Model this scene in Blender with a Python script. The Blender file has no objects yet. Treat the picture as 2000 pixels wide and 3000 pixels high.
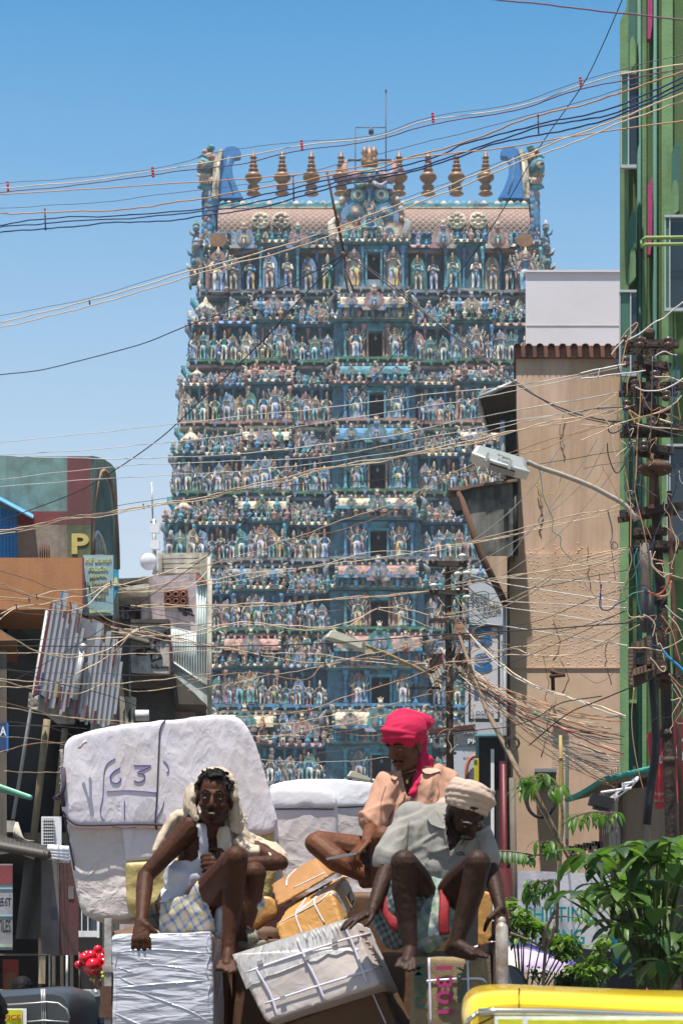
import bpy, math, random
from math import sin, cos, pi, radians, sqrt, atan2
from mathutils import Vector, Matrix, Euler, noise, Quaternion
SC = bpy.context.scene
COL = SC.collection
# ---------------------------------------------------------------- camera, world, sun, exposure
F, HOR, CZ = 5600.0, 2900.0, 1.75          # focal length and horizon row of the 2000 x 3000 photograph
cd = bpy.data.cameras.new('camera'); cam = bpy.data.objects.new('camera', cd); COL.objects.link(cam)
cam.location = (0, 0, CZ); cam.rotation_euler = (radians(90), 0, 0)
cd.sensor_fit = 'HORIZONTAL'; cd.sensor_width = 36; cd.lens = 36 * F / 2000
cd.shift_y = (HOR - 1500) / 2000; cd.clip_start = .1; cd.clip_end = 6000; cd.dof.use_dof = True; cd.dof.focus_distance = 13.5; cd.dof.aperture_fstop = 14
SC.camera = cam
W = bpy.data.worlds.new('World'); SC.world = W; W.use_nodes = True
SUN_EL, SUN_AZ = radians(76), radians(200)  # azimuth clockwise from +Y: behind the camera, a little left
nt = W.node_tree; bg = nt.nodes['Background']
sky = nt.nodes.new('ShaderNodeTexSky'); sky.sky_type = 'NISHITA'; sky.sun_disc = False
sky.sun_elevation = SUN_EL; sky.sun_rotation = SUN_AZ; sky.air_density = 1.0; sky.dust_density = 1.1; sky.ozone_density = 1.6
hs = nt.nodes.new('ShaderNodeHueSaturation'); hs.inputs['Saturation'].default_value = 1.2; hs.inputs['Hue'].default_value = .492; nt.links.new(sky.outputs[0], hs.inputs['Color'])
# the sky texture, scaled, with the dusty paler air of the lowest 30 degrees mixed in
sc_ = nt.nodes.new('ShaderNodeVectorMath'); sc_.operation = 'SCALE'; sc_.inputs['Scale'].default_value = .082; nt.links.new(hs.outputs[0], sc_.inputs[0])
tcw = nt.nodes.new('ShaderNodeTexCoord'); spw = nt.nodes.new('ShaderNodeSeparateXYZ'); nt.links.new(tcw.outputs['Generated'], spw.inputs[0])
cr = nt.nodes.new('ShaderNodeValToRGB'); e_ = cr.color_ramp; e_.elements.new(.33); e_.elements.new(.42); e_.elements.new(.44)
for el, (p_, c_) in zip(e_.elements, ((.12, (.42,.47,.52,1)), (.225, (.36,.43,.51,1)), (.30, (.25,.37,.50,1)), (.40, (.115,.27,.46,1)), (.47, (.05,.20,.40,1)))): el.position = p_; el.color = c_
nt.links.new(spw.outputs[2], cr.inputs[0])
mrw = nt.nodes.new('ShaderNodeMapRange'); mrw.inputs[1].default_value = .46; mrw.inputs[2].default_value = .75; mrw.inputs[3].default_value = .95; mrw.inputs[4].default_value = 0; nt.links.new(spw.outputs[2], mrw.inputs[0])
mxw = nt.nodes.new('ShaderNodeMixRGB'); nt.links.new(mrw.outputs[0], mxw.inputs[0]); nt.links.new(sc_.outputs[0], mxw.inputs[1]); nt.links.new(cr.outputs[0], mxw.inputs[2]); nt.links.new(mxw.outputs[0], bg.inputs[0]); bg.inputs[1].default_value = 1
sl = bpy.data.lights.new('sun', 'SUN'); sl.energy = 5.0; sl.angle = radians(.55); sl.color = (1, .95, .86)
so = bpy.data.objects.new('sun', sl); COL.objects.link(so)
sd = Vector((sin(SUN_AZ) * cos(SUN_EL), cos(SUN_AZ) * cos(SUN_EL), sin(SUN_EL)))
so.rotation_euler = sd.to_track_quat('Z', 'Y').to_euler(); so.location = sd * 200
vs = SC.view_settings; vs.view_transform = 'Standard'; vs.look = 'None'; vs.exposure = 0.75; vs.gamma = 1
SC.cycles.use_denoising = True; SC.cycles.max_bounces = 6; SC.cycles.transparent_max_bounces = 6
SC.cycles.sample_clamp_indirect = 6

# ---------------------------------------------------------------- helpers
def P(px, py, Y): return Vector(((px - 1000) / F * Y, Y, CZ + (HOR - py) / F * Y))
def zf(x0, y0, s): return lambda x, y: (x0 + x * s, y0 + y * s)
FU = zf(0, 0, 1.27551)
R = random.Random(7)

def lerp(a, b, t): return a + (b - a) * t
class MB:
 def __init__(s): s.v = []; s.f = []; s.m = []; s.sm = []
 def add(s, vs, fs, mi=0, smooth=False):
  b = len(s.v); s.v.extend([tuple(x) for x in vs])
  for f in fs: s.f.append([i + b for i in f]); s.m.append(mi); s.sm.append(smooth)
 def box(s, c, d, rot=None, mi=0):
  vs = [Vector((x * d[0] / 2, y * d[1] / 2, z * d[2] / 2)) for x in (-1, 1) for y in (-1, 1) for z in (-1, 1)]
  if rot is not None:
   q = rot if isinstance(rot, Matrix) else Euler(rot).to_matrix(); vs = [q @ v for v in vs]
  c = Vector(c); s.add([v + c for v in vs], [(0,1,3,2),(4,6,7,5),(0,4,5,1),(2,3,7,6),(0,2,6,4),(1,5,7,3)], mi)
 def bb(s, x0, x1, y0, y1, z0, z1, mi=0): s.box(((x0+x1)/2,(y0+y1)/2,(z0+z1)/2), (abs(x1-x0),abs(y1-y0),abs(z1-z0)), None, mi)
 def tube(s, pts, r, seg=6, mi=0, cap=True, smooth=True, flat=None):
  pts = [Vector(p) for p in pts]; n = len(pts)
  if n < 2: return
  rs = r if isinstance(r, (list, tuple)) else [r] * n
  vs = []; up = None
  for i, p in enumerate(pts):
   t = (pts[min(i+1, n-1)] - pts[max(i-1, 0)])
   if t.length < 1e-9: t = Vector((0, 0, 1))
   t.normalize()
   if up is None: up = t.orthogonal().normalized() if flat is None else Vector(flat)
   a = (up - t * up.dot(t))
   if a.length < 1e-6: a = t.orthogonal()
   a.normalize(); up = a if flat is None else up; b = t.cross(a)
   for k in range(seg):
    an = 2 * pi * k / seg; rr = rs[i]
    ra, rb = (rr if not isinstance(rr, tuple) else rr[0]), (rr if not isinstance(rr, tuple) else rr[1])
    vs.append(p + a * cos(an) * ra + b * sin(an) * rb)
  fs = [(i*seg+k, i*seg+(k+1)%seg, (i+1)*seg+(k+1)%seg, (i+1)*seg+k) for i in range(n-1) for k in range(seg)]
  if cap: fs += [tuple(range(seg))[::-1], tuple(range((n-1)*seg, n*seg))]
  s.add(vs, fs, mi, smooth)
 def lathe(s, prof, o, seg=12, mi=0, smooth=True, sx=1, sy=1, rot=None):
  o = Vector(o); vs = []
  for (r, z) in prof:
   for k in range(seg):
    a = 2*pi*k/seg; v = Vector((r*cos(a)*sx, r*sin(a)*sy, z))
    if rot is not None: v = rot @ v
    vs.append(o + v)
  n = len(prof)
  fs = [(i*seg+k, i*seg+(k+1)%seg, (i+1)*seg+(k+1)%seg, (i+1)*seg+k) for i in range(n-1) for k in range(seg)]
  fs += [tuple(range(seg))[::-1], tuple(range((n-1)*seg, n*seg))]
  s.add(vs, fs, mi, smooth)
 def ell(s, c, r, mi=0, seg=8, rings=5, rot=None):
  if not isinstance(r, (tuple, list)): r = (r, r, r)
  prof = [(sin(pi*i/rings), -cos(pi*i/rings)) for i in range(rings+1)]
  prof[0] = (.02, -1); prof[-1] = (.02, 1)
  c = Vector(c); vs = []
  for (q, z) in prof:
   for k in range(seg):
    a = 2*pi*k/seg; v = Vector((q*cos(a)*r[0], q*sin(a)*r[1], z*r[2]))
    if rot is not None: v = rot @ v
    vs.append(c + v)
  n = len(prof)
  fs = [(i*seg+k, i*seg+(k+1)%seg, (i+1)*seg+(k+1)%seg, (i+1)*seg+k) for i in range(n-1) for k in range(seg)]
  fs += [tuple(range(seg))[::-1], tuple(range((n-1)*seg, n*seg))]
  s.add(vs, fs, mi, True)
 def prism(s, poly, d, mi=0, o=None, smooth=False):
  """poly: list of 3D points (a planar-ish outline), d: extrusion vector"""
  d = Vector(d); n = len(poly); a = [Vector(p) for p in poly]
  s.add(a + [p + d for p in a], [tuple(range(n))[::-1], tuple(range(n, 2*n))] + [(i, (i+1)%n, n+(i+1)%n, n+i) for i in range(n)], mi, smooth)
 def quad(s, a, b, c, d, mi=0): s.add([a, b, c, d], [(0,1,2,3)], mi)
 def merge(s, o, mtx, mmap=None):
  b = len(s.v); s.v.extend([tuple(mtx @ Vector(v)) for v in o.v])
  for f, m, sm in zip(o.f, o.m, o.sm): s.f.append([i+b for i in f]); s.m.append(m if mmap is None else mmap[m]); s.sm.append(sm)
 def mesh(s, name, mats):
  me = bpy.data.meshes.new(name); me.from_pydata(s.v, [], s.f)
  if not isinstance(mats, (list, tuple)): mats = [mats]
  for m in mats: me.materials.append(m)
  me.polygons.foreach_set('material_index', s.m); me.polygons.foreach_set('use_smooth', s.sm); me.update()
  return me
 def build(s, name, mats, parent=None, mw=None):
  o = bpy.data.objects.new(name, s.mesh(name, mats)); COL.objects.link(o)
  if mw is not None: o.matrix_world = mw
  if parent is not None: link(o, parent)
  return o
def link(o, parent):
 o.parent = parent; o.matrix_parent_inverse = world_of(parent).inverted()
def world_of(o):
 m = o.matrix_basis.copy()
 return m if o.parent is None else world_of(o.parent) @ o.matrix_parent_inverse @ m
def tag(o, label=None, cat=None, group=None, kind=None):
 for k, v in (('label', label), ('category', cat), ('group', group), ('kind', kind)):
  if v: o[k] = v
 return o
def empty(name, loc, label, cat, group=None):
 o = bpy.data.objects.new(name, None); COL.objects.link(o); o.location = loc; o.empty_display_size = .2
 return tag(o, label, cat, group)
def copy_tree(o, parent=None):
 c = o.copy(); COL.objects.link(c)
 if parent is not None: c.parent = parent; c.matrix_parent_inverse = o.matrix_parent_inverse
 for ch in list(o.children): copy_tree(ch, c)
 return c
def eval_mesh(o, name):
 dg = bpy.context.evaluated_depsgraph_get(); dg.update()
 me = bpy.data.meshes.new_from_object(o.evaluated_get(dg)); me.name = name
 return me

# ---------------------------------------------------------------- materials
MATS = {}
def node(nt, t, **kw):
 n = nt.nodes.new(t)
 for k, v in kw.items(): setattr(n, k, v)
 return n
def ramp(nt, stops, const=False):
 r = nt.nodes.new('ShaderNodeValToRGB'); e = r.color_ramp
 if const: e.interpolation = 'CONSTANT'
 while len(e.elements) < len(stops): e.elements.new(.5)
 for el, (p, c) in zip(e.elements, stops): el.position = p; el.color = (*c, 1) if len(c) == 3 else c
 return r
def mat(name, col, rough=.75, var=.22, scale=3, bump=.15, bscale=30, metal=0, stain=None, samt=.5, sscale=1.2, spec=.4, palette=None, coord='Object', streak=None, emit=None, alpha=None, bdist=.02, trans=0, coat=0):
 if name in MATS: return MATS[name]
 m = bpy.data.materials.new(name); m.use_nodes = True; nt = m.node_tree; b = nt.nodes['Principled BSDF']; L = nt.links
 tc = node(nt, 'ShaderNodeTexCoord'); co = tc.outputs[coord]
 if palette:
  g = node(nt, 'ShaderNodeNewGeometry'); oi = node(nt, 'ShaderNodeObjectInfo')
  ad = node(nt, 'ShaderNodeMath', operation='ADD'); fr = node(nt, 'ShaderNodeMath', operation='FRACT')
  L.new(g.outputs['Random Per Island'], ad.inputs[0]); L.new(oi.outputs['Random'], ad.inputs[1]); L.new(ad.outputs[0], fr.inputs[0])
  r0 = ramp(nt, [(i / len(palette), c) for i, c in enumerate(palette)], True); L.new(fr.outputs[0], r0.inputs[0]); base = r0.outputs[0]
 else:
  rg = node(nt, 'ShaderNodeRGB'); rg.outputs[0].default_value = (*col, 1); base = rg.outputs[0]
 n1 = node(nt, 'ShaderNodeTexNoise'); n1.inputs['Scale'].default_value = scale; n1.inputs['Detail'].default_value = 6; n1.inputs['Roughness'].default_value = .65
 L.new(co, n1.inputs['Vector'])
 mr = node(nt, 'ShaderNodeMapRange'); mr.inputs[1].default_value = .3; mr.inputs[2].default_value = .7; mr.inputs[3].default_value = 1 - var; mr.inputs[4].default_value = 1 + var * .6
 L.new(n1.outputs['Fac'], mr.inputs[0])
 mx = node(nt, 'ShaderNodeVectorMath', operation='SCALE'); L.new(base, mx.inputs[0]); L.new(mr.outputs[0], mx.inputs['Scale']); cur = mx.outputs[0]
 for (sc_, amt, sy, on) in (((sscale, samt, (1, 1, 1), stain)), ((streak[1] if streak else 1), (streak[2] if streak else 0), (1, 1, .08), streak[0] if streak else None)):
  if on is None: continue
  mp = node(nt, 'ShaderNodeMapping'); mp.inputs['Scale'].default_value = sy; L.new(co, mp.inputs[0])
  n2 = node(nt, 'ShaderNodeTexNoise'); n2.inputs['Scale'].default_value = sc_; n2.inputs['Detail'].default_value = 8; n2.inputs['Roughness'].default_value = .7
  L.new(mp.outputs[0], n2.inputs['Vector'])
  r2 = ramp(nt, [(.47, (0, 0, 0)), (.62, (1, 1, 1))]); L.new(n2.outputs['Fac'], r2.inputs[0])
  ml = node(nt, 'ShaderNodeMath', operation='MULTIPLY'); L.new(r2.outputs[0], ml.inputs[0]); ml.inputs[1].default_value = amt
  mm = node(nt, 'ShaderNodeMixRGB'); L.new(ml.outputs[0], mm.inputs[0]); L.new(cur, mm.inputs[1]); mm.inputs[2].default_value = (*on, 1); cur = mm.outputs[0]
 L.new(cur, b.inputs['Base Color'])
 b.inputs['Roughness'].default_value = rough; b.inputs['Metallic'].default_value = metal; b.inputs['Specular IOR Level'].default_value = spec
 if coat: b.inputs['Coat Weight'].default_value = coat; b.inputs['Coat Roughness'].default_value = .08
 if trans: b.inputs['Subsurface Weight'].default_value = trans
 if bump:
  n3 = node(nt, 'ShaderNodeTexNoise'); n3.inputs['Scale'].default_value = bscale; n3.inputs['Detail'].default_value = 5; L.new(co, n3.inputs['Vector'])
  bp = node(nt, 'ShaderNodeBump'); bp.inputs['Strength'].default_value = bump; bp.inputs['Distance'].default_value = bdist
  L.new(n3.outputs['Fac'], bp.inputs['Height']); L.new(bp.outputs[0], b.inputs['Normal'])
 m['cur'] = 0
 MATS[name] = m; return m
def text_mesh(txt, size_w, size_h, origin, mat_, name='lettering', parent=None, xdir=(1,0,0), zdir=(0,0,1), depth=.003, align='LEFT', bold=0.0, tag_kind=None):
 """real lettering: scaled so the whole text is size_w wide (or natural when None) and size_h high; origin = lower left"""
 c = bpy.data.curves.new('txt', 'FONT'); c.body = txt; c.extrude = 0; c.offset = bold; c.resolution_u = 3
 t = bpy.data.objects.new('txt', c); COL.objects.link(t)
 me = eval_mesh(t, name); bpy.data.objects.remove(t)
 vs = [v.co.copy() for v in me.vertices]
 if not vs: return None
 x0 = min(v.x for v in vs); x1 = max(v.x for v in vs); y0 = min(v.y for v in vs); y1 = max(v.y for v in vs)
 sy = size_h / (y1 - y0); sx = size_w / (x1 - x0) if size_w else sy
 X = Vector(xdir).normalized(); Z = Vector(zdir).normalized(); N = X.cross(Z).normalized(); o = Vector(origin)
 for v, c0 in zip(me.vertices, vs): v.co = o + X * ((c0.x - x0) * sx) + Z * ((c0.y - y0) * sy)
 b = MB(); fs = [list(p.vertices) for p in me.polygons]; base = [v.co.copy() for v in me.vertices]
 b.add([v + N * depth for v in base], fs, 0)
 n = len(base); cnt = {}
 for f in fs:
  for i in range(len(f)):
   e = (f[i], f[(i+1) % len(f)]); cnt[tuple(sorted(e))] = cnt.get(tuple(sorted(e)), []) + [e]
 side = [e[0] for e in cnt.values() if len(e) == 1]
 b.add(base + [v + N * depth for v in base], [(a, bb, bb + n, a + n) for a, bb in side], 0)
 bpy.data.meshes.remove(me)
 return b.build(name, mat_, parent)
def catenary(a, b, sag, n=24, wob=0.0, seed=0):
 r = random.Random(seed); a = Vector(a); b = Vector(b); out = []
 ph = [r.uniform(0, 6.28) for _ in range(4)]
 for i in range(n + 1):
  t = i / n; p = a.lerp(b, t); p.z -= sag * 4 * t * (1 - t)
  if wob: p += Vector((0, sin(t*9+ph[1])*wob, (sin(t*23+ph[0]) + .6*sin(t*51+ph[2]) + .3*sin(t*97+ph[3])) * wob * (1 if 0 < i < n else 0)))
  out.append(p)
 return out
def spline(pts, n=8):
 pts = [Vector(p) for p in pts]; out = []
 q = [pts[0] * 2 - pts[1]] + pts + [pts[-1] * 2 - pts[-2]]
 for i in range(1, len(q) - 2):
  for k in range(n):
   t = k / n; p0, p1, p2, p3 = q[i-1], q[i], q[i+1], q[i+2]
   out.append(.5 * ((2*p1) + (p2-p0)*t + (2*p0-5*p1+4*p2-p3)*t*t + (3*p1-p0-3*p2+p3)*t*t*t))
 out.append(pts[-1]); return out
# ================================================================= the temple tower
TW = 40.0                                     # photo px per metre at the tower (Y = 140)
flesh = [(.42,.33,.26),(.27,.27,.26),(.52,.47,.39),(.42,.36,.31),(.24,.25,.25),(.14,.30,.44),(.12,.30,.46),(.58,.54,.45),(.33,.30,.27),(.09,.32,.33)]
cloth = [(.10,.22,.48),(.06,.30,.30),(.55,.35,.07),(.45,.38,.48),(.42,.16,.14),(.06,.26,.14),(.50,.50,.46),(.10,.34,.42),(.45,.28,.24),(.22,.34,.55)]
sat = lambda pal, k: [tuple(sum(c)/3 + (x-sum(c)/3)*k for x in c) for c in pal]
orna = [(.10,.26,.55),(.50,.24,.18),(.05,.34,.33),(.48,.42,.30),(.16,.36,.62),(.42,.19,.20),(.52,.34,.12),(.34,.34,.46),(.06,.28,.20),(.50,.35,.28)]
cloth = sat(cloth, .68); orna = sat(orna, .66)
wst = dict(stain=(.055,.05,.042), samt=.8, sscale=1.3, rough=.85, bump=.5, bscale=6, bdist=.05)
T_skin = mat('tower_figure_paint', (0,0,0), palette=flesh, **wst)
T_cloth = mat('tower_garment_paint', (0,0,0), palette=cloth, **wst)
T_orna = mat('tower_ornament_paint', (0,0,0), palette=orna, **wst)
T_dark = mat('tower_recess_plaster', (.07,.15,.20), **wst)
T_wall = mat('tower_wall_plaster', (.07,.17,.23), **wst)
T_teal = mat('tower_teal_paint', (.09,.29,.35), **wst)
T_blue = mat('tower_blue_paint', (.09,.25,.42), **wst)
T_pink = mat('tower_pink_plaster', (.40,.24,.20), **wst)
T_cream = mat('tower_cream_plaster', (.56,.49,.37), **wst)
T_green = mat('tower_green_ledge', (.08,.20,.12), **wst)
T_grey = mat('tower_grey_plaster', (.24,.26,.28), **wst)
T_gold = mat('gilded_copper', (.24,.13,.065), rough=.5, metal=.25, var=.3, scale=2, bump=.1, bscale=5)
T_black = mat('doorway_shade_paint', (.006,.007,.009), rough=.9, bump=0)
TM = [T_skin, T_cloth, T_orna, T_dark, T_wall, T_teal, T_blue, T_pink, T_cream, T_green, T_grey, T_gold]
SK, CLO, ORN, DK, WL, TE, BL, PI_, CR, GR, GY, GO = range(12)

def statue(kind, r):
 """figure about 1.9 m high, facing -Y, feet at the origin"""
 b = MB(); h = 1.0
 hip = .92
 lean = r.uniform(-.05, .05)
 if kind == 'seat':
  b.box((0,.02,.1), (.62,.42,.2), mi=ORN); off = -.62
  for s in (-1, 1): b.tube([(s*.1,0,.32),(s*.34,-.2,.34),(s*.05,-.28,.26)], [.12,.11,.07], 6, CLO)
 else:
  off = 0
  style = r.randrange(3)
  for s in (-1, 1):
   k = s*.13 + (r.uniform(-.03,.06)*s)
   b.tube([(s*.10,0,hip),(k,-.03,.5),(s*.14,-.02,.06),(s*.15,-.12,.03)], [.135,.095,.06,.05], 6, CLO if style != 2 else SK)
  if style == 0: b.lathe([(.2,.95),(.25,.6),(.30,.15),(.32,.1)][::-1], (0,.05,0), 8, CLO, sy=.5)
  b.lathe([(.19,.72),(.23,.85),(.17,1.0)], (0,0,0), 8, CLO, sy=.7)
  b.tube([(.05,-.13,.9),(.06,-.17,.45)], [.05,.03], 5, ORN)
 z = off
 b.lathe([(.17,.92+z),(.13,1.05+z),(.19,1.28+z),(.22,1.40+z),(.08,1.47+z)], (lean,0,0), 8, SK, sy=.62)
 b.lathe([(.075,1.33+z),(.2,1.36+z),(.2,1.40+z),(.07,1.43+z)], (lean,-.02,0), 8, GO, sy=.7)
 hx = lean * 1.5
 b.ell((hx,-.02,1.58+z), (.095,.1,.125), SK, 7, 5)
 b.lathe([(.12,1.64+z),(.13,1.70+z),(.09,1.78+z),(.10,1.82+z),(.05,1.92+z),(.015,2.02+z)], (hx,0,0), 7, r.choice([GO, ORN, CR]))
 sh = 1.38 + z
 arms = {'pray': [[(.2,0,sh),(.30,-.06,sh-.3),(.04,-.2,sh-.22)]],
   'raise': [[(.2,0,sh),(.42,-.05,sh-.1),(.44,-.12,sh+.25)]],
   'hang': [[(.2,0,sh),(.32,-.02,sh-.3),(.34,-.1,sh-.6)]],
   'bend': [[(.2,0,sh),(.36,-.02,sh-.26),(.22,-.16,sh-.42)]],
   'multi': [[(.2,0,sh),(.34,-.02,sh-.3),(.30,-.12,sh-.55)], [(.2,0,sh),(.46,-.02,sh-.12),(.52,-.08,sh+.2)], [(.2,0,sh),(.50,0,sh-.28),(.64,-.05,sh-.05)], [(.18,0,sh),(.36,0,sh+.15),(.40,-.04,sh+.42)]],
   'seat': [[(.2,0,sh),(.34,-.02,sh-.28),(.28,-.2,sh-.4)]]}
 for s in (-1, 1):
  kk = kind if r.random() < .75 or kind in ('pray', 'multi') else 'bend'
  for a in arms[kk]:
   b.tube([(p[0]*s+lean, p[1], p[2]) for p in a], [.065,.055,.045], 5, SK)
   b.ell((a[-1][0]*s+lean, a[-1][1], a[-1][2]), .06, r.choice([SK, GO, CR]), 5, 4)
 if kind in ('raise', 'multi') or r.random() < .3:
  n = 10; pts = [Vector((cos(pi*i/(n-1))*.42, .16, 1.2+z+sin(pi*i/(n-1))*.75)) for i in range(n)]
  b.prism([(-.42,.16,.1)] + pts[::-1] + [(.42,.16,.1)], (0,.07,0), ORN)
 if kind == 'multi':
  b.tube([(.36,-.14,.9),(.38,-.14,.1)], [.03,.06], 5, ORN); b.ell((.38,-.14,.14), .1, ORN, 6, 4)
 b.box((0,.02,.02), (.55,.36,.06), mi=GY)
 return b
def kudu(r, w=1.0, crown=True):
 """horseshoe gable, w = full width, stands on z=0, faces -Y"""
 b = MB(); q = w/2
 def ring(R_, y, mi, cz, n=18, sc=0, th=.08):
  pts = []
  for i in range(n+1):
   a = -pi*.28 + (pi*1.56)*i/n; rr = R_ * (1 + (sc if i % 2 else 0))
   pts.append(Vector((cos(a)*rr, y, cz+sin(a)*rr)))
  b.prism(pts[::-1], (0, th, 0), mi)
 cz = q*.92
 ring(q, 0, ORN, cz, 22, .14); ring(q*.78, -.05, ORN, cz); ring(q*.62, -.09, ORN, cz); ring(q*.42, -.12, ORN, cz); ring(q*.24, -.15, DK, cz)
 for s in (-1, 1): b.prism([(s*q*.3,-.1,.0),(s*q*1.15,-.1,0),(s*q*1.3,-.1,q*.28),(s*q*.75,-.1,q*.42)], (0,.12,0), ORN)
 b.tube([(0,-.2,.02),(0,-.2,q*.9)], [q*.12,q*.09], 6, SK); b.ell((0,-.22,q*1.02), q*.1, CR, 6, 4)
 if crown:
  b.ell((0,-.08,q*2.0), (q*.3,.1,q*.24), ORN, 7, 5)
  b.ell((0,-.1,q*2.35), (q*.2,.1,q*.16), CR, 7, 5)
  for a in (-.6, 0, .6): b.tube([(0,-.06,q*2.3),(sin(a)*q*.4,-.06,q*2.3+cos(a)*q*.5)], [q*.1,.01], 5, CR)
 return b
def pillar_mb(h, mi, r):
 b = MB(); b.lathe([(.16,0),(.16,.08*h),(.09,.14*h),(.10,.7*h),(.15,.76*h),(.09,.8*h),(.2,.9*h),(.22,1.0*h)], (0,0,0), 8, mi, sy=.8)
 return b
def finial_small(r, mi=None):
 b = MB(); k = mi if mi is not None else r.choice([TE, BL, PI_, ORN, CR])
 b.lathe([(.2,0),(.2,.1),(.1,.16),(.26,.34),(.22,.5),(.08,.6),(.12,.68),(.01,.95)], (0,0,0), 8, k); return b
TC = lambda k: 1088 + 3.0 * k
tower = empty('temple_tower', (4.5, 150, 0), 'tall tapering temple gateway tower crowded with painted statues, nine gilded finials on its barrel roof', 'temple tower')
RT = random.Random(21)
base_y = [857, 1061, 1240, 1445, 1642, 1846, 2069, 2296, 2532, 2790]
halfw = [500, 535, 566, 590, 615, 645, 685, 725, 765, 810]
LED = [GY, GR, PI_, GR, GY, GR, BL, GY, PI_, GY]
plane = lambda k: 151.5 - 1.5 * k
def mz(py, Y): return CZ + (HOR - py) / F * Y
def mx(px, Y): return (px - 1000) / F * Y
kinds = ['pray', 'raise', 'hang', 'bend', 'bend', 'raise']
protos = {}
for i in range(14): protos['s%d' % i] = statue(kinds[i % 6], RT)
for i in range(3): protos['m%d' % i] = statue('multi', RT)
for i in range(4): protos['t%d' % i] = statue('seat', RT)
pmesh = {}
kudus = [kudu(RT) for _ in range(4)]
pill = [pillar_mb(1.0, mi, RT) for mi in (TE, BL, PI_, GY)]
fins = [finial_small(RT, mi) for mi in (TE, BL, PI_, ORN)]
stat_list = []        # (proto key, matrix, apparent size, kind name)
shell = MB(); cols = MB(); kud = []; roofs = []; domes = []; orn = MB(); ledges = []; doors = []
def Tm(x, y, z, s, rz=0, sx=1): return Matrix.Translation((x, y, z)) @ Matrix.Rotation(rz, 4, 'Z') @ Matrix.Diagonal((s*sx, s, s, 1))
def barrel(x0, x1, y, z, rad, mi, ribs=True):
 """barrel roof running along X from x0 to x1, axis at (y, z)"""
 b = MB(); n = 9; pr = [(cos(pi*i/n)*rad*1.0, sin(pi*i/n)*rad*1.05) for i in range(n+1)]
 m = max(2, int((x1-x0)/.22))
 vs = []; 
 for j in range(m+1):
  x = lerp(x0, x1, j/m); k = 1 + (.035 if j % 2 else 0) * (1 if ribs else 0)
  vs += [(x, y - a*k, z + c*k) for a, c in pr]
 q = n+1
 fs = [(j*q+i, j*q+i+1, (j+1)*q+i+1, (j+1)*q+i) for j in range(m) for i in range(n)]
 fs += [tuple(range(q))[::-1], tuple(range(m*q, (m+1)*q))]
 b.add(vs, fs, mi)
 for s, x in ((-1, x0), (1, x1)):         # upright toothed end gables
  for i in range(7):
   a = pi*.05 + pi*.5*i/6
   b.ell((x + s*.12, y - cos(a)*rad*1.12, z + sin(a)*rad*1.15), (.13,.13,.12), CR if i % 2 == 0 else DK, 6, 4)
  b.prism([(x, y - cos(pi*i/8)*rad*1.12, z + sin(pi*i/8)*rad*1.2) for i in range(9)], (s*.12,0,0), ORN)
  b.tube([(x+s*.05, y-rad*.2, z+rad*1.1),(x+s*.15, y-rad*.4, z+rad*1.45),(x+s*.4, y-rad*.5, z+rad*1.6)], [.14,.1,.03], 5, CR)
 for j in range(max(2, int((x1-x0)/.5))):
  xx = lerp(x0, x1, (j+.5)/max(2, int((x1-x0)/.5)))
  b.lathe([(.09,0),(.1,.12),(.02,.3)], (xx, y, z+rad*1.04), 6, ORN)
 return b
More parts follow.
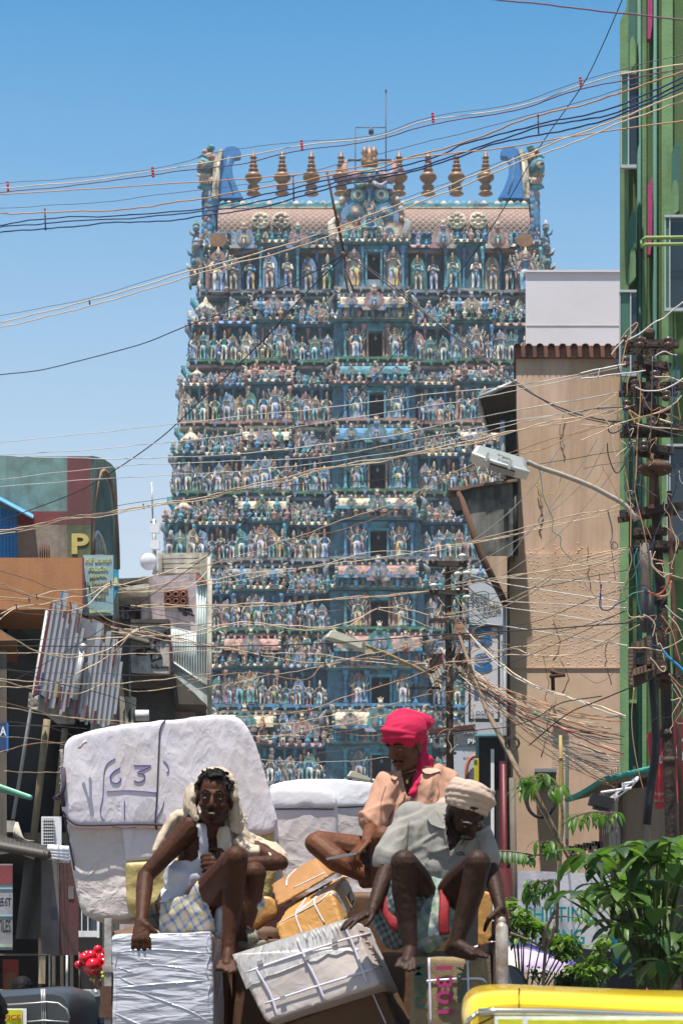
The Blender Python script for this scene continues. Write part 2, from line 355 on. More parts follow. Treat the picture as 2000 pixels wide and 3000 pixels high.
for k in range(10):
 Y = plane(k); C = TC(k); Wk = halfw[k]; yb = base_y[k]; Hpx = (base_y[k+1]-base_y[k]) if k < 9 else 260
 yprev = base_y[k-1] if k else 733
 zt = lambda py: mz(py, Y)
 stat_h = (85 if k else 108)*1.06; top_st = yb - stat_h - 12
 zb = zt(yb); z1 = zt(top_st); ztop = zt(yprev) - .1
 xs = lambda px: mx(C + px, Y)
 m = 1 / TW * Y / 140
 # recessed wall and core
 shell.bb(xs(-Wk*.97), xs(Wk*.97), Y+.7, Y+9+.8*k, zb-.3, z1+.4, DK if k else DK)
 shell.bb(xs(-Wk*.93), xs(Wk*.93), Y+1.7, Y+9+.8*k, z1, ztop+.4, WL)
 # ledge under the figures: three stacked mouldings
 lg = MB()
 L0 = LED[k]
 def seg_ledge(a, b_, dy):
  lg.bb(xs(a), xs(b_), Y-.6-dy, Y+1.9, zb-.2, zb, L0)
  lg.bb(xs(a)+.1, xs(b_)-.1, Y-.3-dy, Y+1.9, zb-.42, zb-.222, DK)
  lg.bb(xs(a)-.05, xs(b_)+.05, Y-.4-dy, Y+1.9, zb-.62, zb-.422, [GY, PI_, CR, GY][k % 4])
  n = int((xs(b_)-xs(a))/.75)
  for i in range(n):
   x = lerp(xs(a), xs(b_), (i+.5)/n)
   lg.prism([(x-.16,Y-.64-dy,zb-.1),(x+.16,Y-.64-dy,zb-.1),(x+.1,Y-.64-dy,zb-.3),(x,Y-.64-dy,zb-.48),(x-.1,Y-.64-dy,zb-.3)], (0,.2,0), L0 if i % 3 else ORN)
 bays = [(-Wk, -Wk*.85, .25), (-Wk*.85, -Wk*.66, 0), (-Wk*.66, -Wk*.42, .4), (-Wk*.42, -Wk*.22, 0), (Wk*.22, Wk*.42, 0), (Wk*.42, Wk*.66, .4), (Wk*.66, Wk*.85, 0), (Wk*.85, Wk, .25)]
 for a, b_, dy in bays: seg_ledge(a, b_, dy)
 cb = Wk*.22
 seg_ledge(-cb, cb, .8)
 ledges.append((lg, k))
 # cornice over the figures (rounded, pale), per bay
 for a, b_, dy in bays + [(-cb, cb, .8)]:
  zc = z1 + RT.uniform(-.05,.25) + (.22 if dy == .4 else 0) + (.12 if dy == .8 else 0)
  n = 6
  gap = 0 if dy != .8 else 0
  prof = [(-.05-dy-.2*sin(pi/2*i/n), zc+.30*(1-i/n)) for i in range(n+1)]
  vs = [(xs(a), Y+p, z) for p, z in prof] + [(xs(b_), Y+p, z) for p, z in prof]
  fs = [(i, i+1, n+2+i, n+1+i) for i in range(n)]
  shell.add(vs, fs, [CR,GY,PI_,GY,CR,ORN][(k*3+int(a)) % 6])
  shell.bb(xs(a), xs(b_), Y-.0-dy, Y+1.5, zc-.1, zc+.34, TE if dy else BL)
  nn = max(1, int((xs(b_)-xs(a))/.95))
  for i in range(nn+1):
   x = lerp(xs(a), xs(b_), i/nn)
   orn.merge(fins[RT.randrange(4)], Tm(x, Y-.3-dy, zc+.05, RT.uniform(.6,1.1)))
  for i in range(nn):
   x = lerp(xs(a), xs(b_), (i+.5)/nn); stat_list.append(('s%d' % RT.randrange(14) if RT.random() < .7 else 't%d' % RT.randrange(4), Tm(x, Y-.25-dy, zc+.12, RT.uniform(.42,.62), RT.uniform(-.5,.5)), .2, 'figure'))
  # bay side wall behind figures
  if dy > .3: shell.bb(xs(a)+.15, xs(b_)-.15, Y+.05-dy*.3, Y+1.2, zb, zc, WL)
 # figures
 step = 31 if k else 62
 for a, b_, dy in bays:
  n = max(1, round((b_-a)/step)); dark = (k == 0)
  for i in range(n):
   px = lerp(a, b_, (i+.5)/n) + RT.uniform(-4, 4)
   x = xs(px); big = (dy == .4 and i == n//2)
   s = stat_h*m/2.03*(RT.uniform(.78,1.0) if not big else 1.1)
   if k == 0: s = stat_h*m/2.03*.93; key = 's0' if i % 2 == 0 else RT.choice(['s0','s6','s12'])
   else: key = 's%d' % RT.randrange(14)
   if big and k: key = 'm%d' % RT.randrange(3)
   stat_list.append((key, Tm(x, Y-.38-dy+RT.uniform(-.08,.08), zb+.02, s, RT.uniform(-.3,.3)), s*(1.3 if k == 0 else 1), 'figure'))
   if i:
    xp = xs(lerp(a, b_, i/n)); cols.merge(pill[(k+i) % 4], Tm(xp, Y+.2-dy, zb, .8) @ Matrix.Diagonal((1,1,(z1-zb)/.8,1)))
   if k and RT.random() < .95:   # smaller attendants behind
    stat_list.append(('s%d' % RT.randrange(14), Tm(x+.45, Y-.15-dy, zb+.02, s*RT.uniform(.6,.8), RT.uniform(-.5,.5)), s*.5, 'figure'))
  for e in (a, b_):
   if dy: cols.merge(pill[k % 4], Tm(xs(e)+(.15 if e == a else -.15), Y-.15-dy, zb, 1) @ Matrix.Diagonal((1,1,z1-zb,1)))
 # central bay: doorway, columns, guardians
 dw = 19+k*1.3; dtop = yb-stat_h+10 if k else yb-108; dx = 8 if k > 0 else 6
 dh0 = yb-(0 if k else 8)
 doors.append((k, xs(dx-dw), xs(dx+dw), Y-.82, zt(dh0), zt(dtop)))
 shell.bb(xs(-cb)+.1, xs(dx-dw)-.16, Y-.5, Y+1.3, zb, z1+.2, WL); shell.bb(xs(dx+dw)+.16, xs(cb)-.1, Y-.5, Y+1.3, zb, z1+.2, WL)
 shell.bb(xs(dx-dw)-.16, xs(dx+dw)+.16, Y-.5, Y+1.3, zt(dtop)+.16, z1+.2, TE)
 shell.bb(xs(dx-dw)-.16, xs(dx+dw)+.16, Y+1.2, Y+1.4, zb, zt(dtop)+.16, DK)
 for s in (-1, 1):
  gx = dx + s*(dw + 38)
  key = 'm%d' % RT.randrange(3) if k else 's1'
  sc = stat_h*m/2.03*1.05
  stat_list.append((key, Tm(xs(gx), Y-.95, zb+.02, sc), 9, 'guardian'))
  for q in (dw+14, dw+66+k*1.5):
   cols.merge(pill[(k+1) % 4 if q < 40 else 1-(k % 2)], Tm(xs(dx+s*q), Y-.75, zb, 1.25) @ Matrix.Diagonal((1,1,(z1-zb)/1.25,1)))
 # storey of miniature roofs above the cornice
 if k:
  z2 = z1 + .5; zr = ztop - .25; hh = zr - z2
  ys = Y + .75
  # low colonnade
  n = int((xs(Wk*.95)-xs(-Wk*.95))/.62)
  for i in range(n+1):
   x = lerp(xs(-Wk*.95), xs(Wk*.95), i/n)
   cols.merge(pill[0 if (i//4) % 2 else k % 3], Tm(x, ys-.25, z2-.1, .75) @ Matrix.Diagonal((1,1,hh*.42/.75,1)))
  shell.bb(xs(-Wk*.96), xs(Wk*.96), ys-.42, ys+.8, z2+hh*.34, z2+hh*.44, TE if k % 2 else BL)
  zroof = z2 + hh*.44
  for s in (-1, 1):
   c = s*.54*Wk; w = Wk*.115
   roofs.append((barrel(xs(c-w), xs(c+w), ys-.35, zroof, hh*.42, [CR, GY, PI_, CR][k % 4]), 0))
   kud.append((RT.randrange(4), Tm(xs(c), ys-.35-hh*.45, zroof-.35, hh*.66)))
   for t in (-.62, .62):
    orn.merge(fins[k % 4], Tm(xs(c+w*t), ys-.95-hh*.3, zroof-.3, 1.15))
    stat_list.append(('t%d' % RT.randrange(4), Tm(xs(c+w*t*1.1), ys-.9-hh*.3, z2-.1, .62), .3, 'figure'))
   # secondary small gables and corner domes
   for t in (.74, .31):
    kud.append((RT.randrange(4), Tm(xs(s*t*Wk), ys-.6, zroof-.7, hh*.6)))
   b = MB(); rd = hh*.36
   b.lathe([(rd*.9,-.2),(rd*1.05,0),(rd*1.1,.12),(rd*.95,hh*.24),(rd*.5,hh*.42),(rd*.25,hh*.46),(rd*.3,hh*.52),(.02,hh*.7)], (xs(s*.915*Wk), ys-.4, zroof-.1), 14, CR)
   for i in range(14):
    a = 2*pi*i/14; b.ell((xs(s*.915*Wk)+cos(a)*rd*1.08, ys-.4+sin(a)*rd*1.08, zroof+.05), (.14,.14,.2), [CR, ORN][i % 2], 5, 4)
   domes.append(b)
   kud.append((RT.randrange(4), Tm(xs(s*.915*Wk), ys-.5-rd, zroof-.4, hh*.3)))
   # beasts and figures along the receding silhouette
   for j in range(3):
    x = xs(s*Wk*(1.0-.015*j)); zz = zb + (ztop-zb)*(.48+.2*j)
    orn.tube([(x-s*.3, Y+.8, zz-.5), (x, Y+.8, zz), (x+s*.3, Y+.7, zz+.2), (x+s*.22, Y+.7, zz+.55), (x+s*.45, Y+.7, zz+.6)], [.35,.3,.2,.22,.05], 6, [GY, SK, TE][j])
  for t in (.235, .285, .355, .40, .67, .70, .79, .83, .86):
   for s in (-1, 1):
    for q in (-.022, .022):
     stat_list.append((('t%d' % RT.randrange(4)) if RT.random() < .3 else 's%d' % RT.randrange(14), Tm(xs(s*(t+q*.7)*Wk), ys-.5+RT.uniform(-.2,.2), zroof-.75+RT.uniform(0,.4), hh*.40*RT.uniform(.8,1.15), RT.uniform(-.5,.5)), .6, 'figure'))
  for i in range(int(Wk/14)):
   x = xs(lerp(-Wk*.93, Wk*.93, (i+.5)/int(Wk/14))); orn.merge(fins[RT.randrange(4)], Tm(x, ys-.55, z2+.05, .8*RT.uniform(.6,1.2)))
  # large central barrel roof
  wc = cb*.80
  rb = barrel(xs(-wc), xs(wc), ys-1.0, zroof+.05, hh*.44, [PI_, CR, TE, BL, CR, PI_][k % 6])
  rb.bb(xs(-wc)-.2, xs(wc)+.2, ys-1.3-hh*.44, ys+.3, zroof-.22, zroof, BL if k % 2 else TE)
  for i in range(9):
   x = lerp(xs(-wc), xs(wc), i/8); rb.merge(pill[1-(k % 2)], Tm(x, ys-1.15-hh*.38, z2-.12, .9) @ Matrix.Diagonal((1,1,(zroof-z2)/.9,1)))
  rb.bb(xs(-wc), xs(wc), ys-1.0-hh*.38, ys, z2-.1, zroof-.2, DK)
  roofs.append((rb, 1))
  kud.append((k % 4, Tm(xs(4), ys-1.2-hh*.52, zroof-.5, hh*.8)))
  for s in (-1, 1):
   kud.append(((k+1) % 4, Tm(xs(s*wc*.66), ys-1.1-hh*.52, zroof-.25, hh*.5)))
   orn.tube([(xs(s*cb), Y-.4, zroof-.3), (xs(s*cb*1.05), Y-.5, zroof+hh*.35), (xs(s*cb*.96), Y-.6, zroof+hh*.55)], [.3,.22,.05], 6, GY)
 # silhouettes: statues on the return sides
 for s in (-1, 1):
  for j in range(4 if k else 2):
   stat_list.append(('s%d' % RT.randrange(14), Tm(xs(s*(Wk+4+3*j)), Y+1.0+j*1.3, zb-.1, stat_h*m/2.03*.9, s*1.2), .4, 'figure'))
shell.bb(mx(1094-830, 138), mx(1094+830, 138), 138.5, 158, 0, mz(2780, 138), GY)
shell.build('masonry_core', TM, tower)
cols.build('colonnettes', TM, tower)['kind'] = 'stuff'
orn.build('small_ornaments', TM, tower)['kind'] = 'stuff'
for lg, k in ledges: lg.build('ledge', TM, tower)
for k, x0, x1, y, z0, z1 in doors:
 b = MB(); d = MB(); t = .16
 b.bb(x0-t, x0, y-.05, y+.5, z0, z1, PI_ if k % 2 else TE); b.bb(x1, x1+t, y-.05, y+.7, z0, z1, PI_ if k % 2 else TE); b.bb(x0-t-.06, x1+t+.06, y-.1, y+.7, z1, z1+t, TE)
 dr = b.build('doorway', TM, tower)
 if k: d.bb(x0-.02, x1+.02, y+.55, y+.6, z0-.15, z1)
 else:
  d.bb(x0-.02, x1+.02, y+.55, y+.6, z0+.75, z1)
 d.build('door_shade_sheet', T_black, dr)  # black sheet paints in the unlit depth of the doorway
 lamp = MB(); lamp.tube([((x0+x1)/2, y+.3, z1),((x0+x1)/2, y+.3, z1-.3)], .02, 4); lamp.ell(((x0+x1)/2, y+.3, z1-.45), (.12,.12,.16)); lamp.build('hanging_lamp', T_grey, dr)
w = MB(); k0 = doors[0]; w.bb(k0[1], k0[2], k0[3]+.5, k0[3]+.6, k0[4], k0[4]+.72)
w.build('whitewashed_panel', mat('whitewash', (.78,.80,.82)), tower)
for b, big in roofs: b.build('barrel_roof' if big else 'miniature_roof', TM, tower)
for b in domes: b.build('corner_dome', TM, tower)
kmesh = [q.mesh('horseshoe_gable', TM) for q in kudus]
for i, mtx in kud[:100]:
 o = bpy.data.objects.new('horseshoe_gable', kmesh[i]); COL.objects.link(o); o.matrix_world = mtx; link(o, tower)
stat_list.sort(key=lambda q: -q[2])
for key in protos: pmesh[key] = protos[key].mesh('statue', TM)
rest = MB(); nfig = 0
for key, mtx, sz, kd in stat_list:
 if kd == 'guardian' or nfig < 100:
  o = bpy.data.objects.new('guardian_statue' if kd == 'guardian' else 'statue', pmesh[key]); COL.objects.link(o); o.matrix_world = mtx; link(o, tower)
  if kd != 'guardian': nfig += 1
 else: rest.merge(protos[key], mtx)
rest.build('small_statues', TM, tower)['kind'] = 'stuff'

# ---- barrel roof of the top
YR = 153.2
m_tile = bpy.data.materials.new('lattice_roof_tiles'); m_tile.use_nodes = True
nt = m_tile.node_tree; L = nt.links; bs = nt.nodes['Principled BSDF']; uv = node(nt, 'ShaderNodeUVMap'); sp = node(nt, 'ShaderNodeSeparateXYZ'); L.new(uv.outputs[0], sp.inputs[0])
def mth(op, a, b=None, c=None):
 n = node(nt, 'ShaderNodeMath', operation=op)
 for i, x in enumerate((a, b, c)):
  if x is None: continue
  if isinstance(x, (int, float)): n.inputs[i].default_value = x
  else: L.new(x, n.inputs[i])
 return n.outputs[0]
u, v = sp.outputs[0], sp.outputs[1]
d1 = mth('PINGPONG', mth('ADD', u, v), .5); d2 = mth('PINGPONG', mth('SUBTRACT', u, v), .5)
line = mth('LESS_THAN', mth('MINIMUM', d1, d2), .07)
dot = mth('GREATER_THAN', mth('MINIMUM', d1, d2), .38)
rr = ramp(nt, [(0, (.17,.05,.045)), (.50, (.22,.085,.07)), (.68, (.38,.29,.22)), (1, (.55,.48,.36))]); L.new(mth('DIVIDE', v, 11.5), rr.inputs[0])
c1 = node(nt, 'ShaderNodeMixRGB'); L.new(line, c1.inputs[0]); L.new(rr.outputs[0], c1.inputs[1])
rl = ramp(nt, [(0, (.62,.55,.42)), (.5, (.50,.33,.2)), (.65, (.22,.10,.06)), (1, (.2,.1,.06))]); L.new(mth('DIVIDE', v, 11.5), rl.inputs[0]); L.new(rl.outputs[0], c1.inputs[2])
c2 = node(nt, 'ShaderNodeMixRGB'); L.new(dot, c2.inputs[0]); L.new(c1.outputs[0], c2.inputs[1])
rd_ = ramp(nt, [(0, (.25,.45,.42)), (.5, (.45,.5,.42)), (.7, (.7,.62,.5)), (1, (.74,.66,.5))]); L.new(mth('DIVIDE', v, 11.5), rd_.inputs[0]); L.new(rd_.outputs[0], c2.inputs[2])
nz = node(nt, 'ShaderNodeTexNoise'); nz.inputs['Scale'].default_value = 3; nz.inputs['Detail'].default_value = 6
tcn = node(nt, 'ShaderNodeTexCoord'); L.new(tcn.outputs['Object'], nz.inputs[0])
c3 = node(nt, 'ShaderNodeMixRGB', blend_type='MULTIPLY'); c3.inputs[0].default_value = .6; L.new(c2.outputs[0], c3.inputs[1]); L.new(nz.outputs['Fac'], c3.inputs[2])
L.new(c3.outputs[0], bs.inputs['Base Color']); bs.inputs['Roughness'].default_value = .7
bpn = node(nt, 'ShaderNodeBump'); bpn.inputs['Strength'].default_value = .8; bpn.inputs['Distance'].default_value = .08; L.new(mth('MINIMUM', d1, d2), bpn.inputs['Height']); L.new(bpn.outputs[0], bs.inputs['Normal'])
x0, x1 = mx(500*1.27551+2, YR), mx(1220*1.27551-8, YR); zE, zT = mz(697, YR), mz(575, YR); RZ = zT - zE
# section is (depth from the axis, height): bulging vault
sec = [(-3.1,0),(-3.15,.16*RZ),(-3.05,.33*RZ),(-2.8,.5*RZ),(-2.4,.65*RZ),(-1.8,.79*RZ),(-1.1,.9*RZ),(-.5,.97*RZ),(0,RZ),(1.1,.9*RZ),(2.4,.65*RZ),(3.1,0)]
b = MB(); nx = 40; vs = [(lerp(x0,x1,j/nx), YR+2.2+a, zE+c) for j in range(nx+1) for a, c in sec]; q = len(sec)
b.add(vs, [(j*q+i, (j+1)*q+i, (j+1)*q+i+1, j*q+i+1) for j in range(nx) for i in range(q-1)], 0, True)
top_roof = b.build('barrel_vault_roof', m_tile, tower)
uvl = top_roof.data.uv_layers.new(name='UVMap'); arc = [0]
for i in range(1, q): arc.append(arc[-1] + sqrt((sec[i][0]-sec[i-1][0])**2 + (sec[i][1]-sec[i-1][1])**2))
for lp in top_roof.data.loops: 
 j, i = divmod(lp.vertex_index, q); uvl.data[lp.index].uv = (lerp(x0,x1,j/nx)/.5, arc[i]/.5)
# ridge band with scallops, beads, eaves
b = MB(); zr = mz(575, YR)
b.bb(x0-.2, x1+.2, YR+1.6, YR+2.8, zr-.25, zr+.12, CR)
n = 46
for i in range(n):
 x = lerp(x0, x1, (i+.5)/n)
 b.ell((x, YR+.95, zr-.28), (.27,.2,.34), CR if i % 2 else TE, 8, 5)
 b.ell((x, YR+1.35, zr-.02), (.2,.3,.14), TE if i % 2 else CR, 7, 4)
for i in range(n*2):
 x = lerp(x0, x1, (i+.5)/n/2); b.ell((x, YR+.12, zr-.98), (.10,.10,.09), PI_ if i % 2 else CR, 6, 4)
b.bb(x0, x1, YR+.1, YR+1.2, zr-.78, zr-.55, TE)
b.bb(x0, x1, YR-.0, YR+1.0, zr-.92, zr-.82, CR)
b.build('ridge_trim', TM, tower)
b = MB(); z = zE
b.bb(x0-.3, x1+.3, YR-1.05, YR+3, z-.12, z+.1, BL); b.bb(x0-.1, x1+.1, YR-.95, YR+3, z-.34, z-.122, DK)
b.bb(x0-.3, x1+.3, YR-.9, YR+3, mz(722,YR), z-.342, TE)
for i in range(60): b.ell((lerp(x0,x1,i/59), YR-1.1, z-.02), (.12,.08,.12), ORN, 6, 4)
b.bb(x0-.8, x1+.8, YR-.8, YR+8, mz(745,YR), mz(722,YR)-.002, GY)
b.bb(x0-.8, x1+.8, YR-1.7, YR+8, mz(752,YR), mz(745,YR)-.002, CR)
b.bb(x0-.8, x1+.8, YR-1.6, YR+8, mz(762,YR), mz(752,YR)-.002, PI_)
b.bb(x0, x1, YR-.2, YR+7, mz(860,YR), mz(762,YR)-.002, DK)
b.build('eaves_band', TM, tower)
# round floral medallions lying on the tiles
for cx in (765, 825, 1335, 1398):
 b = MB(); Yq = YR+2.2-3.28; c = Vector((mx(cx,YR), Yq-.0, mz(662,YR)))
 rot = Matrix.Rotation(radians(90-12), 3, 'X')
 rad = .74
 b.lathe([(rad,0),(rad,.1),(rad*.9,.14),(rad*.5,.1),(rad*.3,.14),(.02,.16)], c, 20, CR, rot=rot)
 for i in range(8):
  a = 2*pi*i/8; b.ell(c + rot @ Vector((cos(a)*rad*.62, sin(a)*rad*.62, .14)), (.2,.12,.14), CR, 6, 4)
 b.ell(c + rot @ Vector((0,0,.18)), (.22,.14,.22), CR, 7, 4)
 b.build('medallion', TM, tower)
# finials
for i, px in enumerate((582, 648, 715, 783, 850, 916, 983, 1048, 1115)):
 b = MB(); px *= 1.27551; Yf = YR+2.2; zb = mz(570, Yf); H = mz(440, Yf) - zb
 pr = [(.30,0),(.62,.02),(.5,.05),(.28,.09),(.52,.14),(.5,.19),(.26,.24),(.5,.30),(.72,.36),(.74,.41),(.6,.46),(.3,.49),(.2,.51),(.42,.54),(.42,.57),(.16,.60),(.36,.64),(.36,.67),(.13,.70),(.28,.735),(.28,.76),(.12,.79),(.22,.81),(.32,.835),(.22,.86),(.18,.89),(.12,.94),(.01,1.0)]
 b.lathe([(r_*.95, z_*H) for r_, z_ in pr], (mx(px, Yf), Yf, zb), 16, 0)
 b.build('finial', T_gold, tower)
# central ornate gable
cg = MB(); cx = mx(1085, YR); Yg = YR-1.5
gy = lambda py: mz(py, Yg); gx = lambda px: mx(px, Yg)
def disc(cxp, cyp, rp, y, th, mi, n=22, sc=0, mb=None, arc=(0, 2*pi)):
 mb = mb or cg; pts = []
 for i in range(n):
  a = arc[0] + (arc[1]-arc[0])*i/(n if abs(arc[1]-arc[0]-2*pi) < .01 else n-1); r_ = rp*(1+(sc if i % 2 else 0))
  pts.append(Vector((gx(cxp+cos(a)*r_), y, gy(cyp-sin(a)*r_))))
 mb.prism(pts[::-1], (0, th, 0), mi)
cg.bb(gx(1000), gx(1170), Yg+.3, Yg+3.2, gy(770), gy(560), GY)
disc(1082, 640, 100, Yg, .5, CR, 44, .06); disc(1082, 642, 84, Yg-.12, .4, ORN, 40, .05); disc(1082, 645, 68, Yg-.25, .4, TE); disc(1082, 650, 52, Yg-.36, .4, ORN, 30, .1)
for s in (-1, 1):
 for j, (rp, mi) in enumerate(((40,PI_),(31,ORN),(22,CR),(13,DK))): disc(1082+s*58, 690, rp, Yg-.35-.12*j, .4, mi, 18, .06)
 for j, (rp, mi) in enumerate(((26,TE),(20,BL),(13,ORN),(7,CR))): disc(1082+s*42, 625, rp, Yg-.5-.1*j, .4, mi, 16, .08)
 for j, (rp, mi) in enumerate(((22,TE),(14,CR),(7,DK))): disc(1082+s*34, 578, rp, Yg-.5-.1*j, .4, mi, 14)
 for i in range(9):
  a = radians(-40+i*18); cg.ell((gx(1082+s*cos(a)*94), Yg-.1, gy(636-sin(a)*94)), (.26,.2,.3), [ORN,CR,GO][i % 3], 6, 4)
 # horns and ears of the guardian mask
 cg.tube([(gx(1082+s*30),Yg-.3,gy(520)),(gx(1082+s*62),Yg-.3,gy(528)),(gx(1082+s*76),Yg-.3,gy(500)),(gx(1082+s*66),Yg-.3,gy(470))], [.5,.42,.3,.04], 7, PI_)
 cg.ell((gx(1082+s*22), Yg-.7, gy(520)), (.34,.25,.34), CR, 8, 5); cg.ell((gx(1082+s*22), Yg-.95, gy(520)), (.15,.1,.15), DK, 6, 4)
 cg.tube([(gx(1082+s*8),Yg-.7,gy(545)),(gx(1082+s*34),Yg-.7,gy(556)),(gx(1082+s*52),Yg-.6,gy(538))], [.22,.2,.06], 6, ORN)
 cg.tube([(gx(1082+s*88),Yg-.1,gy(740)),(gx(1082+s*104),Yg-.2,gy(700)),(gx(1082+s*112),Yg-.2,gy(655)),(gx(1082+s*100),Yg-.2,gy(640))], [.4,.45,.3,.1], 7, SK)
 cg.lathe([(.28,0),(.3,.5),(.14,.7),(.3,1.0),(.05,1.6)], (gx(1082+s*14), Yg-.3, gy(490)), 8, GO)
cg.ell((gx(1082), Yg-.4, gy(522)), (.95,.5,.75), TE, 12, 7)
cg.ell((gx(1082), Yg-.9, gy(532)), (.2,.3,.3), PI_, 8, 5)
for i in range(7): cg.lathe([(.06,0),(.02,-.25)][::-1], (gx(1060+i*7.5), Yg-.85, gy(548)), 5, CR)
cg.lathe([(.5,0),(.6,.3),(.3,.6),(.45,.9),(.2,1.3),(.05,1.8)], (gx(1082), Yg-.2, gy(495)), 10, GO)
cg.merge(protos['t0'], Tm(gx(1082), Yg-.8, gy(700), 1.5)); cg.merge(protos['m0'], Tm(gx(1082), Yg-.8, gy(650), .75))
for s in (-1, 1): cg.merge(protos['s1'], Tm(gx(1082+s*30), Yg-.8, gy(705), .8))
cg.merge(pill[1], Tm(gx(1082), Yg-.6, gy(610), 1.2) @ Matrix.Diagonal((1,1,1.1,1)))
cg.build('central_gable', TM, tower)
# eave gables on the top band
for px, s_ in ((716, 1.55), (873, 1.5), (1296, 1.7), (1455, 1.6)):
 o = bpy.data.objects.new('horseshoe_gable', kmesh[int(px) % 4]); COL.objects.link(o); o.matrix_world = Tm(mx(px,151.5), 150.8, mz(738,151.5), s_); link(o, tower)
# the two beast heads at the roof ends
def beast(s):
 c0 = 1086; Yb = YR+.6
 X = lambda px: mx(c0 + s*(px-c0), Yb); Z = lambda py: mz(py, Yb)
 q = lambda pts, y, th, mi, mb: mb.prism([(X(a), Yb+y, Z(c)) for a, c in (pts if s > 0 else pts[::-1])][::-1], (0, th, 0), mi)
 rt = MB()
 # body/chest column in scales
 rt.tube([(X(1562),Yb+1.2,Z(700)),(X(1560),Yb+1.2,Z(640)),(X(1556),Yb+1.2,Z(580)),(X(1552),Yb+1.2,Z(540))], [(.62,.8),(.6,.8),(.58,.8),(.55,.8)], 12, BL)
 for j in range(8):
  for i in range(5):
   a = -1.2+i*.6; rt.ell((X(1559)+sin(a)*.55*s, Yb+1.2-cos(a)*.66, Z(700-j*20-(i % 2)*9)), (.22,.12,.46), [BL,GY,BL,ORN][(j) % 4], 7, 4)
 rt.tube([(X(1568),Yb+1,Z(800)),(X(1572),Yb+1,Z(760)),(X(1566),Yb+1,Z(700))], [.7,.85,.9], 10, BL)
 body = rt.build('beast_head', TM, tower)
 f = MB()
 # head seen in profile, facing outward
 f.ell((X(1572), Yb+.9, Z(478)), (.75,.75,.85), TE, 12, 8)
 f.ell((X(1560), Yb+.9, Z(452)), (.6,.65,.5), PI_, 10, 6)
 f.tube([(X(1556),Yb+.8,Z(505)),(X(1572),Yb+.7,Z(500)),(X(1588),Yb+.7,Z(506)),(X(1596),Yb+.7,Z(497))], [.3,.34,.28,.1], 8, ORN)
 f.tube([(X(1550),Yb+.8,Z(540)),(X(1568),Yb+.7,Z(540)),(X(1586),Yb+.7,Z(534)),(X(1596),Yb+.7,Z(538))], [.34,.34,.26,.08], 8, TE)
 f.ell((X(1568), Yb+.75, Z(522)), (.62,.5,.35), PI_, 10, 5)
 for i in range(5): f.lathe([(.10,0),(.02,-.34)][::-1], (X(1553+i*9), Yb+.35, Z(514)), 6, CR)
 for i in range(4): f.lathe([(.09,0),(.02,.28)], (X(1557+i*9), Yb+.35, Z(532)), 6, CR)
 for yy in (-.02, 1.75):
  f.ell((X(1582), Yb+yy+.1, Z(478)), (.36,.22,.34), CR, 10, 6); f.ell((X(1587), Yb+yy-.08, Z(479)), (.16,.12,.18), DK, 8, 4)
  f.tube([(X(1566),Yb+yy,Z(462)),(X(1580),Yb+yy-.1,Z(455)),(X(1594),Yb+yy,Z(462))], [.1,.14,.06], 6, TE)
 for j, (a, c) in enumerate(((1560,440),(1572,432),(1560,425),(1556,418))): f.ell((X(a), Yb+.9, Z(c)), (.34,.4,.24), [ORN,PI_,GR,TE][j], 8, 4)
 f.tube([(X(1560),Yb+.9,Z(440)),(X(1556),Yb+.9,Z(425)),(X(1560),Yb+.9,Z(416))], [.26,.16,.02], 6, GR)
 q([(1535,575),(1530,520),(1528,470),(1520,435),(1527,430),(1540,450),(1548,480),(1550,530),(1552,575)], .2, .5, CR, f)
 f.build('face', TM, body)
 h = MB()   # big curled blue plume
 o = [(1461,570),(1476,545),(1488,515),(1494,485),(1495,462),(1487,449),(1476,448),(1470,446),(1468,436),(1474,424),(1490,419),(1508,421),(1520,430),(1530,450),(1535,485),(1537,530),(1535,572)]
 q(o, .5, .9, 12, h)
 h.tube([(X(a), Yb+.25, Z(c)) for a, c in [(1532,470),(1540,520),(1538,570)]], .12, 6, CR)
 0 and h.tube([(X(a), Yb+.55, Z(c)) for a, c in [(1476,446),(1474,434),(1490,425),(1508,428),(1518,445),(1524,480),(1526,520)]], .13, 6, CR)
 h.tube([(X(a), Yb+.55, Z(c)) for a, c in [(1490,560),(1503,520),(1508,480),(1503,450)]], .10, 6, BL)
 h.build('curled_plume', TM + [mat('vivid_blue_plume', (.04,.19,.46), rough=.5)], body)
 for (px, py, sc) in ((1592, 700, 1.0), (1590, 760, 1.35), (1575, 820, 1.2), (1545, 790, 1.6), (1598, 800, 1.1)):
  x, z = X(px), Z(py); g = MB()
  g.tube([(x, Yb-.3, z-.9*sc), (x+s*.1, Yb-.4, z-.2*sc), (x, Yb-.5, z+.35*sc)], [.42*sc,.36*sc,.22*sc], 8, [GY, SK][int(px) % 2])
  g.ell((x+s*.1*sc, Yb-.65, z+.6*sc), (.28*sc,.32*sc,.3*sc), [SK, GY, TE][int(py) % 3], 8, 5)
  g.tube([(x+s*.2*sc, Yb-.7, z), (x+s*.5*sc, Yb-.9, z+.1*sc), (x+s*.6*sc, Yb-.9, z+.4*sc)], [.14*sc,.11*sc,.07*sc], 5, SK)
  g.tube([(x+s*.1*sc, Yb-.3, z-.8*sc), (x+s*.4*sc, Yb-.6, z-1.0*sc), (x+s*.35*sc, Yb-.7, z-1.4*sc)], [.2*sc,.15*sc,.09*sc], 5, CLO)
  g.lathe([(.3*sc,0),(.2*sc,.2*sc),(.05,.5*sc)], (x+s*.1*sc, Yb-.6, z+.8*sc), 7, ORN)
  g.build('rampant_figure', TM, body)
 g = MB(); g.merge(protos['m1'], Tm(X(1525), 150.2, mz(858,150.2), 1.8)); g.prism([(X(1525)+cos(a)*.7, 150.6, Z(748)+sin(a)*.55) for a in [i*pi/6 for i in range(12)]], (0,.15,0), GO)
